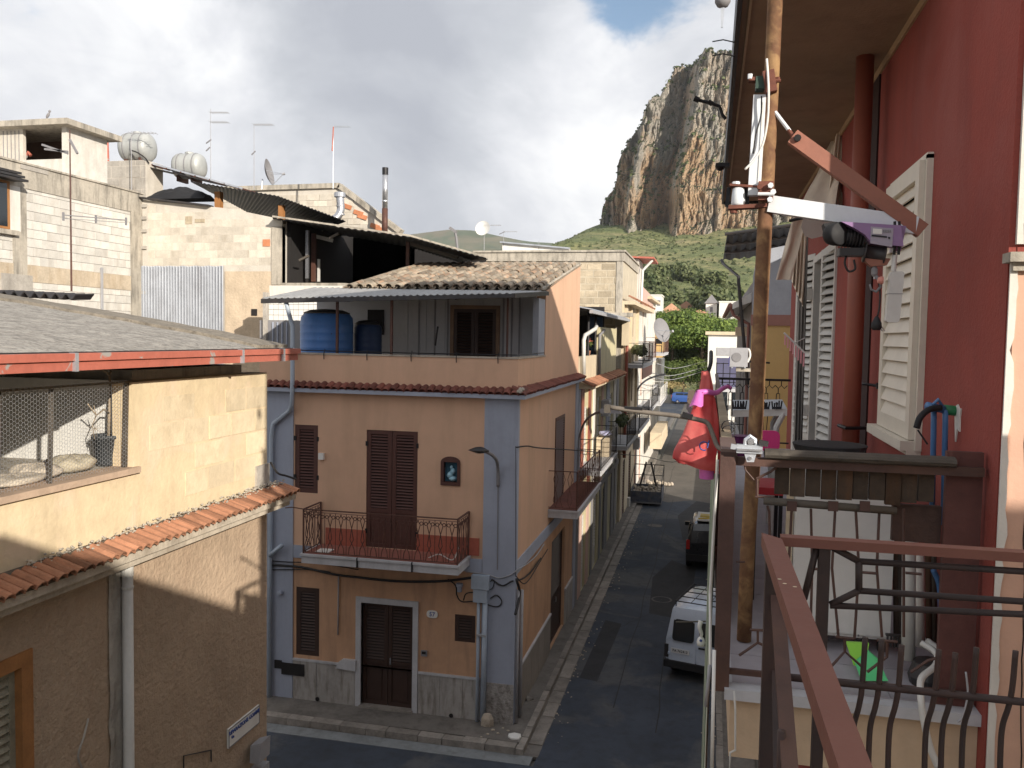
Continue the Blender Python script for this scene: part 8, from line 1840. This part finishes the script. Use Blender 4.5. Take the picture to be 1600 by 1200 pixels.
PB = thing('winch_control', 'long pale grey push-button control box hanging from the winch', 'control box', wn(1392, 505, -.03))
g = MB(); g.path([wn(1398, 398, -.03), wn(1396, 424, -.03)], .011, 10); g.build('cable_sleeve', mt_pipew, PB)
a, b = wn(1386, 425, -.04), wn(1407, 504, -.04)
g = rrect(V(((a.x+b.x)/2-.0, wy_-.07, (a.z+b.z)/2)), .056, a.z-b.z, .012, 1, .045)
zc0 = (a.z+b.z)/2
for i, v_ in enumerate(g.v): g.v[i] = V((v_.x+(v_.z-zc0)*.055, v_.y, v_.z))
g.build('housing', mt_pipew, PB); MB().box((a.x+b.x)/2-.029, wy_-.071, zc0+.012, (a.x+b.x)/2+.03, wy_-.0245, zc0+.015).build('seam', mt_grey, PB)
MB().lathe(wn(1380, 438, -.03), [(.016, 0), (.018, .01), (.012, .022)], 12, (-1, 0, 0)).build('button', mat('salmon_button', (.6, .25, .2), .5, .05, 4, 0), PB)
# boom for washing lines
g = MB(); BYm = 4.3; g.path(spline([onY(952, 636, BYm), onY(1000, 643, BYm), onY(1060, 650, BYm), onY(1092, 656, BYm), onY(1106, 662, BYm), onY(1114, 680, BYm-.02), onY(1121, 697, BYm-.05), onY(1130, 703, BYm-.1), onY(1142, 703, BYm-.2)], 4), .0115, 8)
WB = thing('washing_boom', 'grey metal washing-line arm reaching out over the street', 'pole', onY(1130, 703, BYm)); g.build('arm', mat('weathered_boom', (.17, .145, .12), .6, .2, 6, .2, 60), WB, True)
MB().beam(onY(949, 632, BYm), onY(949, 645, BYm), .03, .03, (0, 1, 0)).build('end_plate', mt_wood, WB); MB().beam(onY(976, 637, BYm), onY(1004, 639, BYm), .02, .014).build('clip', mt_black, WB); MB().beam(onY(1066, 647, BYm), onY(1082, 652, BYm), .035, .025).build('clip', mt_black, WB)
g = MB(); g.path([onY(992, 636, BYm), onY(1010, 640, BYm)], .003, 4); one('wire', g, mt_cable, 'short loose wire on the washing-line arm', 'wire')
# stack of clothes pegs / fittings left of the bags
R_ = random.Random(3)
for k, (x_, y_2) in enumerate(((1079, 618), (1078, 630), (1080, 640), (1076, 668), (1079, 680))):
    q = onY(x_, y_2, 4.7); g = MB(); g.hexa([q+V((-.018, -.01, -.03)), q+V((.012, -.012, -.069)), q+V((.016, .012, -.03)), q+V((-.014, .012, -.03)), q+V((-.012, -.01, .026)), q+V((.02, -.008, .03)), q+V((.02, .012, .028)), q+V((-.01, .012, .03))])
    one('peg', g, (mt_cream, mt_grey, mt_galv, mt_cream, mt_grey)[k], ['topmost pale peg', 'grey peg second from the top', 'silvery peg in the middle', 'pale peg second from the bottom', 'lowest grey peg'][k]+' clipped left of the pink bag', 'peg', 'pegs clipped beside the pink bag')
# pink bags on the railing
BG = thing('pink_peg_bag', 'bright pink-red plastic bag of pegs hanging outside the railing', 'bag', onY(1090, 745, 4.6))
BYy = 4.62
ringc = [((1105, 580), 5), ((1106, 596), 7), ((1105, 612), 9), ((1103, 628), 13), ((1101, 650), 17), ((1096, 680), 23), ((1092, 705), 31), ((1091, 722), 33), ((1094, 730), 27)]
def bagf(u, v):
    t_2 = v*(len(ringc)-1); i = min(len(ringc)-2, int(t_2)); f = t_2-i; (xa, ya), ra_ = ringc[i]; (xb, yb), rb_ = ringc[i+1]
    c = onY(xa+(xb-xa)*f, ya+(yb-ya)*f, BYy); r = (ra_+(rb_-ra_)*f)/1346*4.9; a = 2*pi*u
    w = 1+.13*sin(a*5+v*3)*(1-.5*v)+.12*noise.noise(V((cos(a)*1.5, sin(a)*1.5, v*5)))
    tiltz = -.05*v*(-sin(a)*.0+cos(a)*.55)
    return c+V((cos(a)*r*w*1.1-.006, sin(a)*r*.62*w, -cos(a)*.016*v+.01*noise.noise(V((u*4, v*6, 2)))))
g = MB(); g.grid(bagf, 56, 34, True); g.build('bag', mt_pinkbag, BG, True)
g = MB(); g.path(spline([onY(1106, 582, BYy), onY(1110, 570, BYy), onY(1111, 560, BYy+.1), onY(1111, 550, BYy+.3)]), .011, 6); g.build('twisted_neck', mt_rubber, BG)
g = MB(); g.path(arc(onY(1100, 697, BYy-.13), .022, .3, 5.2, 10), .0035, 4); g.path([onY(1108, 688, BYy-.13), onY(1105, 700, BYy-.13)], .0035, 4); g.build('blue_print', mt_inkblue, BG)
g = MB(); g.grid(lambda u, v: onY(1108+16*v+(u-.5)*(4+12*v), 640+100*v, BYy+.10)+V((0, .02*sin(u*9), 0)), 10, 14); g.build('hanging_flap', mt_pinkbag, BG, True)
g = MB(); q = onY(1104, 738, BYy+.03); g.lathe(onY(1104, 748, BYy+.03), [(.036, 0), (.038, .005), (.04, .09), (.036, .1)], 16); one('magenta_cup', g, mt_magenta, 'magenta plastic container showing below the pink bag', 'container', None, True)
g = MB(); g.grid(lambda u, v: onY(1093-5*v, 612+22*v, BYy-.07)+V((.035*cos(2*pi*u)*(.6+.4*v), .03*sin(2*pi*u), .006*sin(u*20))), 16, 8, True); 
g.path(spline([onY(1090, 614, BYy-.06), onY(1104, 612, BYy-.05), onY(1118, 614, BYy), onY(1128, 608, BYy+.1), onY(1137, 604, BYy+.3), onY(1142, 607, BYy+.3)], 5), .016, 8, .010)
one('magenta_bag', g, mt_magenta, 'magenta plastic bag knotted round the rail above the pink bag', 'bag', None, True)
for (x_, y_2) in ((1130, 667), (1130, 675)): 
    g = MB(); q = onY(x_+8, y_2, 4.35); g.path(arc(q, .032, 0, 2*pi, 14, V((1, 0, 0)), V((0, .25, 1)).normalized()), .003, 5); one('wire_tie', g, mt_cable, ('upper' if y_2 < 670 else 'lower')+' black wire tie round the handrail near the rusty pole', 'tie', 'wire ties on the handrail')
g = MB(); q = onY(1060, 705, 5.2); g.lathe(q, [(.005, -.05), (.02, -.03), (.022, .02), (.005, .04)], 8); one('brown_peg', g, mt_iron, 'small brown lump sticking out left of the pink bag', 'peg')
# clothes-peg hanger on the open shutter
PH = thing('peg_hanger', 'white and pink plastic peg hanger hung beside the grey shutter', 'hanger', onY(1240, 545, 7.4))
a, b = onY(1225, 520, 7.4), onY(1258, 552, 7.4); MB().beam(a, b, .05, .012).build('bar', mt_white, PH)
for k in range(8): c = a.lerp(b, (k+.5)/8); MB().beam(c+V((0, -.01, -.01)), c+V((.0, -.01, -.09-.004*k)), .012, .02, (0, 1, 0)).build('pink_peg', mat('pale_pink', (.75, .35, .38), .5, .05, 4, 0) if k == 0 else bpy.data.materials['pale_pink'], PH)
MB().path([a.lerp(b, .5), onY(1258, 528, 7.4)], .003, 4).build('string', mt_white, PH)

# ------------------------------------------------------------------ our own railing
OR = thing('own_railing', 'brown painted iron railing of the balcony the picture is taken from', 'railing', onZ(1200, 835, 7.84)-V((0, 0, 1)))
TZ = 7.85; FYr = 2.07
c_o, c_i = onZ(1190, 832, TZ), onZ(1222, 842, TZ); e_o, e_i = onZ(1311, 1200, TZ), onZ(1364, 1200, TZ)
ao = e_o+(e_o-c_o)*.35; ai = e_i+(e_i-c_i)*.35; dn = V((0, 0, -.032))
f_o = V((2.2, c_o.y, TZ)); f_i = V((2.2, c_i.y, TZ))
g = MB(); g.hexa([c_o+dn, c_i+dn, ai+dn, ao+dn, c_o, c_i, ai, ao][0:0] or [ao+dn, ai+dn, c_i+dn, c_o+dn, ao, ai, c_i, c_o]); g.build('handrail', mt_ourrail, OR)
g = MB(); y1 = c_o.y+.004; y0 = y1-.036
g.hexa([(c_i.x-.0, y0, TZ-.022), (2.2, y0, TZ-.022), (2.2, y1, TZ-.022), (c_i.x-.0, y1, TZ-.022), (c_i.x-.0, y0, TZ-.001), (2.2, y0, TZ-.001), (2.2, y1, TZ-.001), (c_i.x-.0, y1, TZ-.001)]); g.build('front_handrail', mt_ourrail, OR)
yc = (y0+y1)/2
def orr(x, y, dy=0.): return onY(x, y, yc+dy)
def sq(name, pts, w, m=mt_ourdark):
    for p, q in zip(pts, pts[1:]): MB().beam(p, q, w, w, (0, 1, 0)).build(name, m, OR)
p = orr(1288, 860); MB().box(p.x-.0125, yc-.0125, 6.3, p.x+.0125, yc+.0125, TZ-.0225).build('post', mt_ourdark, OR)
p = orr(1209, 870); MB().box(p.x-.018, yc-.018, 6.3, p.x+.018, yc+.018, TZ-.0225).build('post', mt_ourdark, OR)
r_ = .0065
def rod(pts, r=r_, nm='bar', m=mt_ourdark): MB().path(pts, r, 8).build(nm, m, OR, True)
rod([orr(1277, 851), orr(1256, 936)], .008)
rod([orr(1297, 853), orr(1342, 877)], .008); rod([orr(1342, 877), orr(1342, 923)], .008); rod([orr(1342, 923), orr(1297, 945)], .008)
for y_a, y_b, x_ in ((877, 893, 1342), (923, 940, 1342), (946, 960, 1297)): a = orr(x_, y_a); b = orr(1600, y_b); b = a+(b-a)*3; rod([a, b], .0075, 'horizontal_bar')
a, b = orr(1230, 1058), orr(1600, 1097); b = a+(b-a)*3; rod([a, b], .009, 'lower_bar')
for (x0, y0_) in ((1352, 996), (1378, 1000), (1409, 1008), (1467, 1015), (1493, 1020), (1526, 1012), (1587, 1017), (1640, 1022)):
    t0 = orr(x0, y0_); m0 = orr(x0-5, 1072); rod(spline([t0, m0, m0+V((-.004, .006, -.05)), m0+V((-.012, .016, -.11)), m0+V((-.012, .012, -.22)), m0+V((-.008, .0, -.32))], 5), .0065, 'belly_bar')
# outer side, along the street: flats and bowed bars
def side(t): return c_o.lerp(ao, t)+V((.02, 0, 0))
for k in range(7):
    t = .10+k*.15; s0 = side(t); s0.z = 7.55-(.0 if k % 2 else .2)
    rod(spline([s0, V((s0.x, s0.y, 7.2)), V((s0.x-.05, s0.y, 7.0)), V((s0.x-.06, s0.y, 6.85)), V((s0.x-.03, s0.y, 6.65))], 4), .008, 'belly_bar')
a, b = side(.0), side(1.1); rod([V((a.x, a.y, 7.12)), V((b.x, b.y, 7.12))], .010, 'lower_bar')
MB().beam(orr(1214, 925), V((side(.75).x, side(.75).y, 7.15)), .03, .012).build('flat_bar', mt_nrail, OR)
MB().beam(orr(1214, 1040), V((side(.55).x-.01, side(.55).y, 6.95)), .024, .012).build('flat_bar', mt_ourdark, OR)
for (x_, y_2) in ((1218, 905), (1242, 917), (1226, 912)):
    q = onZ(x_, y_2, TZ+.0006); g = MB(); g.lathe(q, [(.0032, 0), (.0028, .0006)], 7)
    for i, v_ in enumerate(g.v): g.v[i] = q+V(((v_.x-q.x)*1.3, (v_.y-q.y)*.8, v_.z-q.z))
    g.build('paint_chip', mt_cream, OR)
# white hose seen through the bars, laundry on a wire below
WR = thing('laundry_wire', 'wire below with a knotted white cloth peg hanging over the van', 'wire', onY(1097, 1005, 6.0)); MB().path([onY(1056, 972, 6.0), onY(1103, 971, 6.0)], .006, 6).build('wire', mt_wood, WR)
CT = thing('white_pouch', 'small white pouch with a blue mark dangling over the van', 'pouch', onY(1095, 1008, 6.0))
g = MB(); g.path(spline([onY(1095, 970, 5.99), onY(1093, 980, 5.98), onY(1096, 990, 5.99), onY(1095, 996, 6.)]), .016, 8, .009); g.build('knot', mt_white, CT, True)
g = MB(); g.lathe(onY(1095, 1010, 6.0), [(.004, 0), (.024, .006), (.03, .03), (.022, .055), (.008, .07)], 14); g.build('pouch', mt_white, CT, True)
MB().lathe(onY(1095, 1001, 5.968), [(.010, 0), (.006, .002)], 8, (0, -1, 0)).build('blue_mark', mt_inkblue, CT)
# ------------------------------------------------------------------ the air between here and the mountains
g = MB(); g.box(-1900, -60, -1.2, 1900, 2900, 480)
hz = bpy.data.materials.new('haze'); hz.use_nodes = True; t = hz.node_tree; t.nodes.clear()
pv_ = N(t, 'ShaderNodeVolumePrincipled'); pv_.inputs['Color'].default_value = (.86, .91, 1, 1); pv_.inputs['Density'].default_value = .00009; pv_.inputs['Anisotropy'].default_value = .2
lk(t, pv_.outputs[0], N(t, 'ShaderNodeOutputMaterial').inputs['Volume'])
o = obj('haze', g, hz); o['kind'] = 'stuff'; o['label'] = 'pale haze in the air in front of the far mountains'
# lettering becomes plain mesh
dg = bpy.context.evaluated_depsgraph_get()
for o in [o for o in SC.objects if o.type == 'FONT']:
    me = bpy.data.meshes.new_from_object(o.evaluated_get(dg)); n = o.name; m = o.data.materials[0]
    q = bpy.data.objects.new(n+'_', me); COL.objects.link(q); q.parent = o.parent; q.location = o.location; q.rotation_euler = o.rotation_euler
    if not me.materials: me.materials.append(m)
    bpy.data.objects.remove(o); q.name = n
